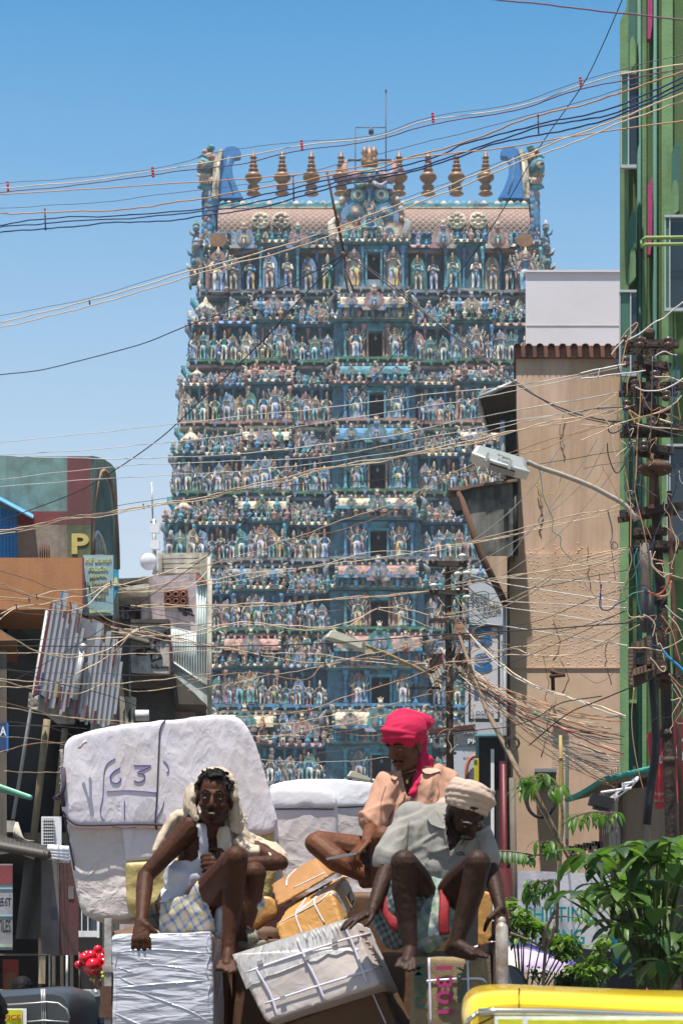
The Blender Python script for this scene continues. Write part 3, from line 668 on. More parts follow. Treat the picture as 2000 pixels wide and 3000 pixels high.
 g.build('haloed_statue', TM, body)
beast(1); beast(-1)
# lightning rods and rail behind the central gable
b = MB(); Yl = YR+2.2; col = []
for x_, ya, yb_ in ((886, 205, 445), (816, 292, 470)):
 x_ *= 1.27551; b.tube([(mx(x_,Yl), Yl, mz(yb_*1.2755,Yl)), (mx(x_,Yl), Yl, mz(ya*1.2755,Yl))], .05, 5)
b.tube([P(816*1.2755, 292*1.2755, Yl), P(886*1.2755, 292*1.2755, Yl)], .04, 5); b.tube([P(793*1.2755, 367*1.2755, Yl-.5), P(905*1.2755, 367*1.2755, Yl-.5)], .09, 6)
b.ell(P(886*1.2755, 208*1.2755, Yl), (.09,.09,.18)); b.lathe([(.08,0),(.2,-.2),(.22,-.5),(.04,-.6)][::-1], P(852*1.2755, 292*1.2755, Yl), 8)
b.tube([P(820*1.2755, 395*1.2755, Yl), P(886*1.2755, 395*1.2755, Yl)], .04, 5)
b.build('lightning_conductor', mat('dark_iron', (.06,.055,.07), rough=.6), tower)
b = MB(); b.quad((-1500,-300,0),(1500,-300,0),(1500,4000,0),(-1500,4000,0))
tag(b.build('ground', mat('dusty_asphalt', (.14,.125,.105), scale=2, stain=(.2,.17,.13), samt=.5)), kind='structure')
# ================================================================= buildings on the left side of the street
def shear(pts, dep):
 xs_ = [p[0] for p in pts]
 k = max(xs_) if max(xs_) < 1000 else (min(xs_) if min(xs_) > 1000 else 1000)
 return ((k - 1000) / F * dep * 1.02, dep, 0)
def poly(mb, pts, Y, dep, mi=0):
 vs = [P(p[0], p[1], p[2] if len(p) > 2 else Y) for p in pts]
 ar = sum(vs[i].x*vs[(i+1) % len(vs)].z - vs[(i+1) % len(vs)].x*vs[i].z for i in range(len(vs)))
 if ar < 0: vs = vs[::-1]
 mb.prism(vs, shear(pts, dep), mi)
def pan(mb, x0, y0, x1, y1, Y, dep, mi=0): poly(mb, [(x0,y1),(x1,y1),(x1,y0),(x0,y0)], Y, dep, mi)
def lot(name, Y, x, label, cat, group=None): 
 a = P(x, 2900, Y); return empty(name, (a.x, Y, 0), label, cat, group)
def one(fn, name, mats, parent, *a):
 b = MB(); fn(b); return b.build(name, mats, parent)
ZL = zf(0, 1300, .3954); Z6 = zf(0, 2050, .404)
def zl(pts): return [ZL(*p) for p in pts]
old = dict(stain=(.05,.045,.04), samt=.55, sscale=.9, streak=((.05,.045,.04), 1.6, .45))
m_tealwall = mat('faded_teal_paint', (.16,.27,.25), **old); m_redpaint = mat('dark_red_paint', (.20,.04,.045), **old)
m_olive = mat('olive_green_paint', (.13,.17,.07), **old); m_plaster = mat('grey_beige_plaster', (.26,.22,.18), **old)
m_orange = mat('orange_paint', (.40,.18,.075), var=.15, streak=((.25,.10,.04), 1.2, .35)); m_sage = mat('sage_green_paint', (.36,.46,.36), **old)
m_archtrim = mat('peach_trim', (.42,.24,.16), **old); m_bluetin = mat('blue_painted_tin', (.01,.17,.48), rough=.45, var=.15)
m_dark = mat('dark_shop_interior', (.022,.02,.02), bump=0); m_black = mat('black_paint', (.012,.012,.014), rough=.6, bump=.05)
m_yellowletter = mat('dull_yellow_letter', (.50,.42,.14)); m_white = mat('white_paint', (.74,.74,.76), var=.06); m_slat = mat('grey_white_plastic_slat', (.34,.34,.36), rough=.32, var=.08, bump=0)
m_maroon = mat('maroon_paint', (.13,.02,.025), rough=.5); m_ltblue = mat('pale_blue_board', (.26,.42,.47), var=.12, stain=(.4,.4,.36), samt=.4)
m_glass = mat('dark_glass', (.03,.045,.055), rough=.12, var=.1, bump=0, spec=.6); m_bamboo = mat('weathered_bamboo', (.24,.19,.12), streak=((.08,.06,.04), 3, .5)); m_steel = mat('galvanised_steel', (.42,.42,.42), rough=.45, metal=.4)
m_wood = mat('grey_old_wood', (.13,.105,.085), streak=((.05,.04,.03), 3, .6)); m_rust = mat('rusty_iron', (.11,.055,.035), rough=.9, stain=(.03,.02,.02))
m_cream = mat('cream_paint', (.62,.58,.48), **old)

A = lot('corner_building', 30, 100, 'teal and dark red painted building with yellow letter P and orange fascia', 'building')
def f(b):
 pan(b, -700, 1337, 265, 1790, 30, 9)
 pan(b, -700, 1790, 12, 2900, 30.2, 8.8)
 pan(b, 12, 1790, 340, 2900, 36, 3)
one(f, 'wall', m_tealwall, A)
b = MB(); pan(b, 197, 1336.5, 265.5, 1537, 29.99, .02); pan(b, 51, 1498, 196.8, 1537, 29.99, .02); b.build('red_paint_band', m_redpaint, A)
b = MB(); pan(b, 51, 1537.5, 198, 1640, 29.985, .02); b.build('plaster_panel', m_plaster, A)
b = MB(); pan(b, 198.5, 1537.5, 266, 1640, 29.98, .025); b.build('green_panel', m_olive, A)
a = P(210, 1623, 29.97); text_mesh('P', 51/F*29.97, 60/F*29.97, a, m_yellowletter, 'painted_letter', A, bold=.03)
b = MB()
for i in range(5): b.tube([P(117+i*6.5, 1593+abs(i-2)*2, 29.9), P(118+i*6.5, 1634, 29.9)], .012, 5)
b.build('reinforcing_bars', m_rust, A)
b = MB(); pan(b, -700, 1634, 241, 1786, 28.4, 1.55); b.build('fascia', m_orange, A)
b = MB(); pan(b, 241, 1634, 247, 1786, 28.38, 1.55); b.build('fascia_edge', m_redpaint, A)
b = MB(); poly(b, [(-60,1786),(0,1850),(52,1876),(-60,1876)], 28.4, 2); b.build('inner_slab', m_orange, A)
b = MB(); pan(b, -40, 1906, 20, 2560, 28.5, 1.4); b.build('pillar', m_wood, A)
b = MB(); pan(b, 12, 1790, 340, 2900, 35.96, .03); pan(b, 12, 1787, 330, 1789.5, 30, 6); b.bb(P(12,0,30).x-.01, P(12,0,30).x+.01, 30.3, 36, 0, 7.7); b.build('interior_painted_shade', m_dark, A)  # near-black lining puts the shade of the open bay into the colour
# rounded street corner with the tall arch
def side(px, py, d=0): t = (px-265)/(350-265); return P(px, py, lerp(30, 32, t)-d)
b = MB(); top = [(265,1335),(285,1338),(305,1345),(325,1358),(337,1371),(341,1400),(344,1460),(347,1560),(348,1700),(350,2300),(350,2900)]
for i in range(len(top)-1):
 (xa, ya), (xb, yb_) = top[i], top[i+1]
 if xb > xa: b.add([side(xa,ya), side(xb,yb_), side(xb,2900), side(xa,2900)], [(0,3,2,1)], 0)
b.add([side(350,2900), side(350,2300), P(350,2300,39), P(350,2900,39)], [(0,1,2,3)])
b.add([side(x_,y_) for x_,y_ in top[:9]] + [P(x_, y_, 39) for x_,y_ in top[:9]], [(i,i+1,i+10,i+9) for i in range(8)], 0)
for i in range(8, 10):
 pass
b.build('corner_wall', m_sage, A)
arch = zl([(682,822),(684,700),(690,560),(700,420),(722,290),(745,215),(770,198),(800,225),(830,320),(852,460),(864,600),(872,760),(876,930)])
b = MB(); b.tube([side(p[0],p[1],.04) for p in arch], [.034]*13, 8); b.build('arch_moulding', m_archtrim, A)
b = MB(); inner = zl([(700,822),(702,600),(718,420),(745,270),(772,240),(800,290),(830,480),(845,822)])
b.prism([side(p[0],p[1],.02) for p in inner][::-1], (0,.03,0)); b.build('arch_panel', m_tealwall, A)
b = MB(); w_ = zl([(702,820),(700,700),(712,660),(725,655),(745,690),(770,760),(780,820)])
b.prism([side(p[0],p[1],.06) for p in w_][::-1], (0,.03,0)); wi = b.build('window', m_glass, A)
b = MB(); b.tube([side(p[0],p[1],.09) for p in w_[1:]], .03, 5)
for x_ in (712,724,736,748,760): b.tube([side(*ZL(x_,664+max(0,x_-725)*1.6),.09), side(*ZL(x_,818),.09)], .012, 4)
b.build('frame', m_white, wi)
for nm, x0_, x1_, mm in (('green_stripe', 324, 334, m_sage), ('red_stripe', 334.3, 341, mat('salmon_red_paint', (.42,.09,.08))), ('drainpipe', 342, 349, m_black)):
 b = MB(); b.add([side(x0_,1810,.05), side(x1_,1810,.05), side(x1_,2640,.05), side(x0_,2640,.05), side(x0_,1810,.01), side(x1_,1810,.01), side(x1_,2640,.01), side(x0_,2640,.01)], [(0,3,2,1),(4,5,6,7),(0,1,5,4),(1,2,6,5),(2,3,7,6),(3,0,4,7)]); b.build(nm, mm, A)
# window under the board
wq = zl([(665,1275),(800,1290),(790,1560),(655,1560)])
b = MB(); b.prism([side(p[0],p[1],.05) for p in wq], (0,-.12,0)); fr = b.build('window_frame', m_orange, A)
b = MB(); b.prism([side(*ZL(x_,y_),.19) for x_,y_ in ((683,1300),(775,1310),(768,1430),(680,1430))], (0,-.02,0)); b.build('pane', m_glass, fr)
# suitcase shop board
S = empty('shop_board', P(285,1710,29.2), 'pale blue board with yellow Tamil lines above SRI BHAWANI SUITCASE HOUSE', 'shop sign')
b = MB(); pan(b, 244, 1626, 332, 1802, 29.1, .08); b.build('board', m_ltblue, S)
m_ylet = mat('yellow_sign_paint', (.62,.60,.22)); m_glet = mat('brown_gold_sign_paint', (.36,.30,.14))
for t_, x_, y_, w_, h_, mm in (('ஸ்ரீ பவானி',249,1652,78,18,m_ylet),('சூட்கேஸ்',258,1674,58,15,m_ylet),('ஹவுஸ்',262,1696,50,14,m_ylet),('SRI BHAWANI',248,1716,80,12,m_glet),('SUITCASE',259,1736,58,11,m_glet),('HOUSE',267,1754,42,11,m_glet)):
 text_mesh(t_, w_/F*29.1, h_/F*29.1, P(x_, y_, 29.1), mm, 'lettering', S, depth=.012, bold=.012)
b = MB(); poly(b, [(256,1793),(268,1787),(268,1791),(325,1791),(325,1795),(268,1795),(268,1799)], 29.09, .02); b.build('painted_arrow', m_ylet, S)
S2 = empty('small_board', P(340,1710,30.5), 'narrow bright blue and yellow board behind the suitcase shop board', 'shop sign')
b = MB(); poly(b, [(333,1667),(348,1671),(347,1720),(334,1758)], 30.3, .06); b.build('board', mat('bright_blue_board', (.03,.30,.48)), S2)
b = MB(); poly(b, [(334,1695),(342,1690),(346,1710),(334,1716)], 30.28, .02); b.build('yellow_patch', m_ylet, S2)
# blue rooftop shed
S = lot('roof_shed', 29, 20, 'bright blue corrugated tin shed with a sloping roof on the orange fascia', 'shed')
b = MB()
for i in range(16): pan(b, -30+i*5.1, 1480+i*1.2, -30+i*5.1+4.4, 1637, 28.9+.02*(i % 2), .5)
b.build('tin_wall', m_bluetin, S)
b = MB()
for i in range(26):
 t = i/25; a = P(-20+t*115, 1455+t*62, 28.3); c = P(-20+t*115, 1443+t*62, 31)
 b.tube([a, c], .02, 6)
b.build('corrugated_roof', mat('light_blue_tin_roof', (.10,.34,.62), rough=.4), S)

# slatted advertising screen leaning over the street
S = lot('slatted_screen', 27, 180, 'leaning screen of long white plastic slats with ragged stepped ends and some maroon gaps', 'screen')
RS = random.Random(3)
YS0 = 26.5
def slat(xt, yt, xb, yb_, w, Y, m, pr=.05):
 b = MB(); a = [P(*ZL(xt,yt),Y), P(*ZL(xt+w,yt),Y), P(*ZL(xb+w,yb_),Y-.0), P(*ZL(xb,yb_),Y-.0)]
 b.prism(a[::-1], (0, pr, 0)); return b.build('slat', m, S)
b = MB()
q = zl([(372,1190),(400,1170),(275,1850),(240,1880)]); b.prism([P(x_,y_,YS0+.1) for x_,y_ in q], (0,.08,0))
b.build('maroon_edge', m_maroon, S)
tops1 = [1180,1180,1148,1100,1100,1245,1245,1185,1185,1220,1220,1330,1370,1455]; bots1 = [1790,1790,1850,1900,1900,1960,1960,1890,1890,2000,2000,1950,1900,1880]
for i in range(14):
 xl = lambda y: 372+i*20.6-.172*(y-1300)
 slat(xl(tops1[i]), tops1[i]+RS.uniform(-8,8), xl(bots1[i]), bots1[i]+RS.uniform(-15,15), 20.4, YS0+.03*(i % 2), m_slat, .03)
tops2 = [1620,1560,1500,1320,1320,1490,1470,1390,1390,1470,1445,1445,1520,1510,1610]; bots2 = [2000,1960,2040,2080,2060,2090,2080,2090,2090,2100,2100,2090,2080,2060,2000]
for i in range(15):
 xl = lambda y: 640+i*18.4-.125*(y-1550)
 slat(xl(tops2[i]), tops2[i]+RS.uniform(-8,8), xl(bots2[i]), bots2[i]+RS.uniform(-25,5), 18.2, YS0-.1+.03*(i % 2), m_slat, .03)
for x, ya, yb_, mm in ((470,1240,1290,m_maroon),(585,1260,1400,m_maroon),(520,1210,1330,m_maroon),(310,1700,1890,mat('navy_paint',(.02,.07,.22))),(420,1790,1880,mat('ochre_paint',(.35,.24,.03))),(450,1800,1990,m_maroon),(350,1840,1950,m_maroon),(500,1830,1940,m_maroon),(770,1520,1600,m_maroon),(850,1500,1640,m_maroon),(640,1940,2060,m_maroon),(700,1980,2080,m_maroon),(455,1100,1170,mat('blue_slat_paint',(.04,.2,.5))),(570,1880,2060,m_maroon)):
 slat(x, ya, x-(yb_-ya)*.15, yb_, 13, YS0-.14, mm, .03)
b = MB(); b.tube([P(*ZL(617,1510),YS0-.2), P(*ZL(560,1900),YS0-.2)], .035, 6); b.tube([P(*ZL(600,1520),YS0-.2), P(*ZL(545,1900),YS0-.2)], .02, 6)
b.ell(P(*ZL(617,1510),YS0-.2), .06); b.build('steel_joint', m_steel, S)
b = MB(); q = zl([(385,1260),(660,1300),(860,1620),(880,1680),(800,2050),(600,2060),(290,1850)]); b.prism([P(x_,y_,YS0+.12) for x_,y_ in q], (0,.02,0)); b.build('backing_sheet', mat('dull_grey_sheet', (.20,.20,.22), rough=.35), S)
b = MB(); q = zl([(215,1840),(300,1870),(500,1960),(560,2010),(540,2074),(420,2074),(330,2000),(205,1950)]); b.prism([P(x_,y_,YS0+.25) for x_,y_ in q], (0,.1,0)); b.build('torn_backing', mat('torn_dirty_sheet', (.26,.24,.20), rough=.4, bump=1, bscale=9, bdist=.08), S)
for i, (x0_, y0_, x1_, y1_, r_, mm) in enumerate(((138,1790,38,2400,.026,m_steel),(138,2108,97,2462,.05,m_bamboo),(190,2135,161,2420,.045,m_bamboo))):
 b = MB(); b.tube([P(x0_,y0_,27), P(lerp(x0_,x1_,.5),lerp(y0_,y1_,.5),27.05), P(x1_,y1_,27)], r_, 8)
 tag(b.build('prop_pole', mm), ['thin grey steel pole slanting down from the slatted screen', 'thick bamboo pole slanting under the torn end of the slatted screen', 'bamboo pole slanting down close behind the big white bundle'][i], 'pole')
# air conditioner
S = empty('air_conditioner', P(150,2440,24), 'white barred air conditioner box on the dark wall beside the big bundle', 'air conditioner')
b = MB(); pan(b, 121, 2393, 180, 2484, 24, .5); b.build('casing', m_white, S)
b = MB(); pan(b, 126, 2399, 158, 2480, 23.985, .02); b.build('casing_shade_sheet', m_black, S)  # flat black sheet, shade inside the casing put in as colour
b = MB()
for i in range(6): pan(b, 127+i*6, 2399, 128.5+i*6, 2480, 23.96, .02)
for i in range(9): pan(b, 126, 2402+i*9, 159, 2404+i*9, 23.94, .018)
b.build('grille', m_white, S)
# lower row of shops
m_board = mat('faded_paper_poster', (.17,.15,.15), **old)
SH = lot('shop_row', 24, 80, 'dark low shop front under a sagging tin awning at the left street edge', 'shop')
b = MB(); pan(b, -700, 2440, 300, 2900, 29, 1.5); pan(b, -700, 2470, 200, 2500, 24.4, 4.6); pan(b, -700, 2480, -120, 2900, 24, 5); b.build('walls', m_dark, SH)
b = MB()
for i in range(26):
 x_ = -20+i*6.3; b.tube([P(x_, 2450+i*1.6+(2 if i % 2 else 0), 23.2), P(x_, 2480+i*1.1, 22)], .05, 6)
b.build('tin_awning', mat('dark_corrugated_tin', (.055,.046,.04), rough=.55, **{k: v for k, v in old.items()}), SH)
b = MB()
for x_ in (112, 152, 176, 205): pan(b, x_, 2540, x_+10, 2900, 23.6, .2)
pan(b, -60, 2795, 190, 2801, 23.3, .1); b.build('posts', m_wood, SH)
b = MB(); b.tube([P(30,2487,22.5), P(100,2515,22.5)], .02, 6); b.tube([P(0,2500,22.4), P(60,2490,22.4)], .02, 5); b.build('awning_pipe', m_steel, SH)
b = MB()
for i in range(4): b.tube([P(140,2487+i*8,22.6), P(204,2492+i*10,22.6)], .05, 7)
b.build('white_pipes', m_white, SH)
S = lot('meter_box', 23, 40, 'small pale box with loose wires on the tin awning', 'box'); b = MB(); pan(b, 20, 2405, 44, 2438, 23, .25); b.build('case', m_cream, S)
b = MB()
for i in range(7): b.tube(spline([P(46+i, 2410, 22.9), P(40+i*5, 2440+i*3, 22.8), P(46+i*9, 2465, 22.9)]), .007, 4)
b.build('loose_wires', m_cream, S)
S = lot('tarpaulin', 23, 90, 'grey slanting tarpaulin sheet hanging between the shop posters', 'tarpaulin')
b = MB(); n = 12
vs = []
for i in range(n+1):
 for j in range(5):
  t = i/n; x_ = lerp(lerp(75,45,t), lerp(138,110,t), j/4); vs.append(P(x_, lerp(2490,2752,t), 22.9 + .06*sin(j*2.1+t*3)))
b.add(vs + [v_ + Vector((0,.02,0)) for v_ in vs], [(i*5+j, (i+1)*5+j, (i+1)*5+j+1, i*5+j+1) for i in range(n) for j in range(4)] + [(65+i*5+j, 65+i*5+j+1, 65+(i+1)*5+j+1, 65+(i+1)*5+j) for i in range(n) for j in range(4)], 0, True)
b.build('sheet', mat('grey_tarpaulin', (.075,.068,.06), streak=((.04,.04,.04), 3, .6)), S)
S = empty('textile_board', P(15,2660,22), 'white board with Tamil letters and TEXTILES at the left edge', 'shop sign')
b = MB(); pan(b, -90, 2532, 37, 2784, 21.9, .06); b.build('board', mat('dirty_white_board', (.28,.28,.30), **old), S)
for y_ in (2601, 2681): 
 b = MB(); pan(b, -90, y_, 36.5, y_+5, 21.89, .02); b.build('blue_stripe', m_ltblue, S)
b = MB(); pan(b, -90, 2768, 36.5, 2776, 21.89, .02); b.build('green_stripe', m_sage, S)
b = MB(); pan(b, -90, 2536, 36.5, 2590, 21.885, .02); b.build('red_panel', m_redpaint, S)
text_mesh('ஜவுளிகள்', 110/F*21.9, 48/F*21.9, P(-76, 2668, 21.9), m_black, 'lettering', S); text_mesh('A TEXTILES', 84/F*21.9, 36/F*21.9, P(-53, 2732, 21.9), m_black, 'lettering', S, bold=.01)
for i, (x0_, y0_, x1_, y1_, mm, lb) in enumerate(((121,2520,174,2797,m_board,'tall faded poster with blue figures, left of the red one'), (176,2530,230,2800,mat('faded_red_poster', (.10,.03,.03), **old),'tall dark red poster beside the shop window'))):
 S = lot('poster', 22.5, x0_, lb, 'poster'); b = MB(); pan(b, x0_, y0_, x1_, y1_, 22.5, .05); b.build('sheet', mm, S)
 b = MB()
 for j in range(1):
  u_ = RS.uniform(.05,.6); v_ = RS.uniform(.1,.8); pan(b, lerp(x0_,x1_,u_), lerp(y0_,y1_,v_), lerp(x0_,x1_,u_+.3), lerp(y0_,y1_,v_+.14), 22.49-.003*j, .002)
 b.build('printed_patch', mat('slate_blue_print', (.09,.09,.14), **old) if i == 0 else m_board, S)
S = lot('shop_window', 23, 260, 'aluminium framed shop window under the left end of the big bundle', 'window')
b = MB(); pan(b, 232, 2640, 290, 2740, 23.05, .02); b.build('pane', m_glass, S)
b = MB(); pan(b, 284, 2630, 291, 2748, 22.9, .15); pan(b, 230, 2728, 284, 2746, 22.9, .15); pan(b, 238, 2640, 241, 2728, 22.9, .1); pan(b, 256, 2640, 259, 2728, 22.9, .1); b.build('frame', m_white, S)
S = lot('hanging_banner', 21.5, 124, 'narrow yellowed cloth banner hanging above the black rickshaw', 'banner')
b = MB(); poly(b, [(117,2798),(134,2800),(132,2884),(112,2883)], 21.5, .01); b.build('cloth', mat('yellowed_cloth', (.33,.26,.16)), S)
b = MB(); b.tube([P(113,2799,21.5), P(138,2799,21.5)], .012, 5); b.build('rod', m_wood, S)
S = lot('door_panel', 25.5, 30, 'dim orange red door panel inside the dark shop at the left edge', 'door'); b = MB(); pan(b, 8, 2812, 54, 2990, 25.5, .06); b.build('leaf', mat('orange_red_door', (.30,.05,.03)), S)
b = MB(); pan(b, 14, 2850, 46, 2980, 25.48, .02); b.build('inset', mat('brown_inset', (.2,.09,.04)), S)
for i, (x_, w_) in enumerate(((145,5),(196,8),(232,4))):
 S = None; b = MB(); b.tube([P(x_,2790,23), P(x_,3020,23)], w_/2/F*23, 8); tag(b.build('shop_post', [m_cream, m_steel, m_wood][i]), ['pale thin post behind the black rickshaw', 'grey round post under the red poster', 'thin brown post beside the red balloons'][i], 'post')
S = empty('station_sign', P(10,2160,25), 'dark blue sign ending in CA with a light blue edge at left', 'shop sign')
b = MB(); pan(b, -60, 2118, 19, 2202, 25, .08); b.build('board', mat('dark_blue_board', (.02,.05,.14)), S); b = MB(); pan(b, 19, 2118, 24.5, 2202, 24.98, .1); b.build('edge_strip', m_bluetin, S)
text_mesh('CA', 34/F*25, 28/F*25, P(-16, 2156, 25), m_white, 'lettering', S, bold=.02)
S = lot('green_canopy', 24, 40, 'small green corrugated plastic canopy sloping above the dark passage', 'canopy')
b = MB()
for i in range(22):
 t = i/21; b.tube([P(-10+t*98, 2302+t*35, 23.2), P(-10+t*98, 2312+t*26, 24.6)], .035, 6)
b.build('corrugated_sheet', mat('green_plastic_sheet', (.10,.33,.22), rough=.35), S)

# ---------------------------------------------------------- pink graffiti building
B = lot('pink_building', 42, 470, 'mouldy pink building with black graffiti on its balcony wall', 'building')
mould = dict(stain=(.06,.05,.045), samt=.5, sscale=1.1, streak=((.04,.035,.03), 1.5, .5))
m_pinkw = mat('mouldy_pink_plaster', (.56,.45,.47), **mould); m_paleblue = mat('pale_blue_ribbed_wall', (.58,.66,.66), streak=((.2,.2,.17), 3, .5)); m_mould = mat('black_mouldy_plaster', (.10,.085,.07), **mould)
q = lambda pts, Y, dep, mi=0: (lambda b: poly(b, zl(pts), Y, dep, mi))
b = MB(); poly(b, zl([(1045,985),(1280,975),(1452,962),(1452,2080),(1045,2080)]), 42, 8); poly(b, [(345,2110),(620,2110),(620,2900),(345,2900)], 43, 6); b.build('wall', m_pinkw, B)
b = MB(); poly(b, zl([(800,1002),(1100,990),(1100,1030),(800,1040)]), 41.6, 8); b.build('parapet', m_mould, B)
b = MB(); poly(b, zl([(800,1040),(1045,1040),(1045,2080),(800,2080)]), 43, 7); b.build('recessed_wall', m_mould, B)
b = MB(); poly(b, zl([(880,1070),(1085,1035),(1105,1040),(1100,1075),(880,1085)]), 41.2, 2); b.build('sunshade', m_cream, B)
b = MB(); poly(b, zl([(885,1085),(1000,1085),(1000,1300),(885,1300)]), 42.9, .08); w1 = b.build('window', m_glass, B)
b = MB()
for x_ in (885, 920, 955, 995): poly(b, zl([(x_,1085),(x_+8,1085),(x_+8,1300),(x_,1300)]), 42.8, .08)
b.build('frame', m_maroon, w1)
b = MB(); poly(b, zl([(968,1312),(1252,1308),(1258,1705),(972,1690)]), 40.5, 2.2); b.build('balcony_wall', mat('stained_white_plaster', (.66,.62,.60), stain=(.16,.11,.06), samt=.8, sscale=.8, streak=((.04,.035,.03), 1.2, .6)), B)
b = MB(); poly(b, zl([(1252,1308),(1262,1308),(1266,1705),(1257,1705)]), 40.45, 2.2); b.build('red_edge', m_redpaint, B)
b = MB(); poly(b, zl([(968,1302),(1252,1298),(1252,1330),(968,1325)]), 40.4, .1); b.build('mouldy_coping', m_mould, B)
def stroke(b, pts, Y, r_): b.tube([P(*ZL(x_,y_),Y) for x_,y_ in pts], r_, 6, 0, True, True)
m_spray = mat('black_spray_paint', (.012,.012,.015), rough=.6, bump=0)
b = MB(); YG = 40.49
for st in ([(985,1550),(1010,1545),(1015,1560),(1080,1560),(1080,1525),(1150,1520),(1150,1550),(1120,1560),(1125,1610),(1195,1585),(1165,1520)], [(1010,1540),(1060,1530)], [(1085,1400),(1125,1420),(1115,1450),(1060,1470)], [(1145,1480),(1160,1440),(1155,1400)], [(1175,1470),(1180,1420)], [(1195,1460),(1215,1440),(1230,1400)], [(1085,1480),(1110,1480)]): stroke(b, st, YG, .035)
for st in ([(1122,1635),(1128,1668),(1136,1640)], [(1142,1640),(1144,1668),(1152,1650)], [(1150,1638),(1165,1640),(1160,1665)], [(1170,1640),(1172,1668)], [(1180,1640),(1182,1668),(1192,1645)], [(1200,1665),(1205,1640),(1212,1668),(1222,1640)], [(1135,1655),(1250,1655)]): stroke(b, st, YG, .012)
b.build('graffiti', m_spray, B)
b = MB()
for st in ([(1322,1215),(1330,1245),(1345,1215)], [(1348,1245),(1360,1220),(1368,1245)], [(1375,1215),(1378,1250),(1392,1225)], [(1398,1250),(1402,1220),(1412,1240)], [(1410,1215),(1425,1250)], [(1340,1245),(1440,1275)], [(1350,1265),(1385,1275)]): stroke(b, st, 41.98, .018)
b.build('graffiti', m_spray, B)
g_ = MB(); poly(g_, zl([(1215,1085),(1390,1082),(1390,1195),(1215,1198)]), 41.96, .05); gr = g_.build('vent_shade_sheet', m_black, B)  # black sheet stands for the shade behind the vent blocks
b = MB()
for i in range(4): poly(b, zl([(1215+i*56,1084),(1222+i*56,1084),(1222+i*56,1196),(1215+i*56,1196)]), 41.85, .12)
for j in range(3): poly(b, zl([(1215,1084+j*52),(1390,1084+j*52),(1390,1093+j*52),(1215,1093+j*52)]), 41.84, .12)
for i in range(3):
 for j in range(2):
  c = P(*ZL(1246+i*56, 1115+j*52), 41.8); pts = [Vector((c.x+cos(a)*.055, 41.82, c.z+sin(a)*.055)) for a in [k*pi/6 for k in range(13)]]; b.tube(pts, .016, 5)
b.build('brick_lattice', mat('terracotta_block', (.30,.11,.06), stain=(.05,.03,.02), samt=.5), gr)
b = MB(); poly(b, zl([(1452,1000),(1535,1045),(1542,1960),(1452,1860),(1265,1700),(1265,1350),(1452,1402)]), 41.4, .4)
b.build('stair_parapet', m_paleblue, B)
b = MB()
for i in range(14):
 x_ = 1275+i*19; yt = 1352+i*4 if x_ < 1450 else 1000+(x_-1452)*.55; yb_ = 1690+(x_-1265)*.62; b.tube([P(*ZL(x_,yt+10),41.39), P(*ZL(x_,min(yb_,1700)),41.39)], .02, 5)
b.tube([P(*ZL(1265,1610),41.38), P(*ZL(1540,1800),41.38)], .03, 5)
b.build('ribs', m_paleblue, B)
b = MB(); poly(b, zl([(1452,962),(1460,962),(1535,1040),(1450,1000)]), 41.3, .3); b.build('red_coping', mat('salmon_coping', (.40,.14,.12)), B)
b = MB(); poly(b, zl([(1170,812),(1545,805),(1545,965),(1200,970),(1170,985)]), 43, 5); b.build('water_tank_room', m_cream, B)
b = MB()
for j in range(4): poly(b, zl([(1200,822+j*36),(1475,816+j*36),(1475,846+j*36),(1200,852+j*36)]), 42.9, .12)
b.build('horizontal_boards', m_cream, B)
b = MB(); poly(b, zl([(1477,812),(1515,812),(1545,850),(1545,1045),(1477,960)]), 42.2, 1); b.build('cream_gable', m_cream, B)
b = MB(); poly(b, zl([(885,1705),(1262,1705),(1300,1760),(1300,2080),(885,2080)]), 41.2, 4); b.build('lower_wall', m_mould, B)
b = MB()
b.tube([P(*ZL(970,1710),40.8), P(*ZL(1262,1715),40.8)], .14, 8); b.tube([P(*ZL(975,1745),40.9), P(*ZL(1290,1750),40.9)], .2, 8); b.build('rolled_cornice', m_mould, B)
b = MB()
for x_ in (905, 945, 985): poly(b, zl([(x_-18,1870),(x_+26,1885),(x_+22,1960),(x_+6,1990),(x_+4,2080),(x_-14,2080)]), 40.6, .3)
b.build('corbel', m_cream, B)
b = MB(); poly(b, zl([(1262,1700),(1530,1935),(1300,1930)]), 40.9, 3); b.build('stair_soffit', m_mould, B)
b = MB(); poly(b, zl([(1300,1932),(1545,1940),(1545,2200),(1300,2200)]), 42.5, 4); b.build('rear_wall', m_cream, B)
b = MB(); poly(b, zl([(1320,1950),(1400,1950),(1400,2100),(1320,2100)]), 42.4, .08); b.build('window', m_glass, B)
b = MB(); poly(b, zl([(955,1510),(972,1510),(972,1870),(955,1870)]), 41, .3); b.build('pilaster', m_cream, B)
for x_ in (1548, 1560):
 b = MB(); b.tube([P(*ZL(x_,840 if x_ < 1550 else 1000),41.2), P(*ZL(x_-2,2300),41.2)], .035, 7); b.build('drainpipe', m_cream, B)
b = MB()
for i in range(16):
 t = i/15; b.tube([P(*ZL(885+t*210,1392+t*44),41.3), P(*ZL(885+t*210,1415+t*62),40.2)], .05, 5)
b.build('tin_awning', m_wood, B)
b = MB(); b.tube([P(*ZL(1005,2015),40.5), P(*ZL(1102,2015),40.5)], .12, 10); tag(b.build('white_pipe', m_white), 'short white pipe end lying under the graffiti building', 'pipe')
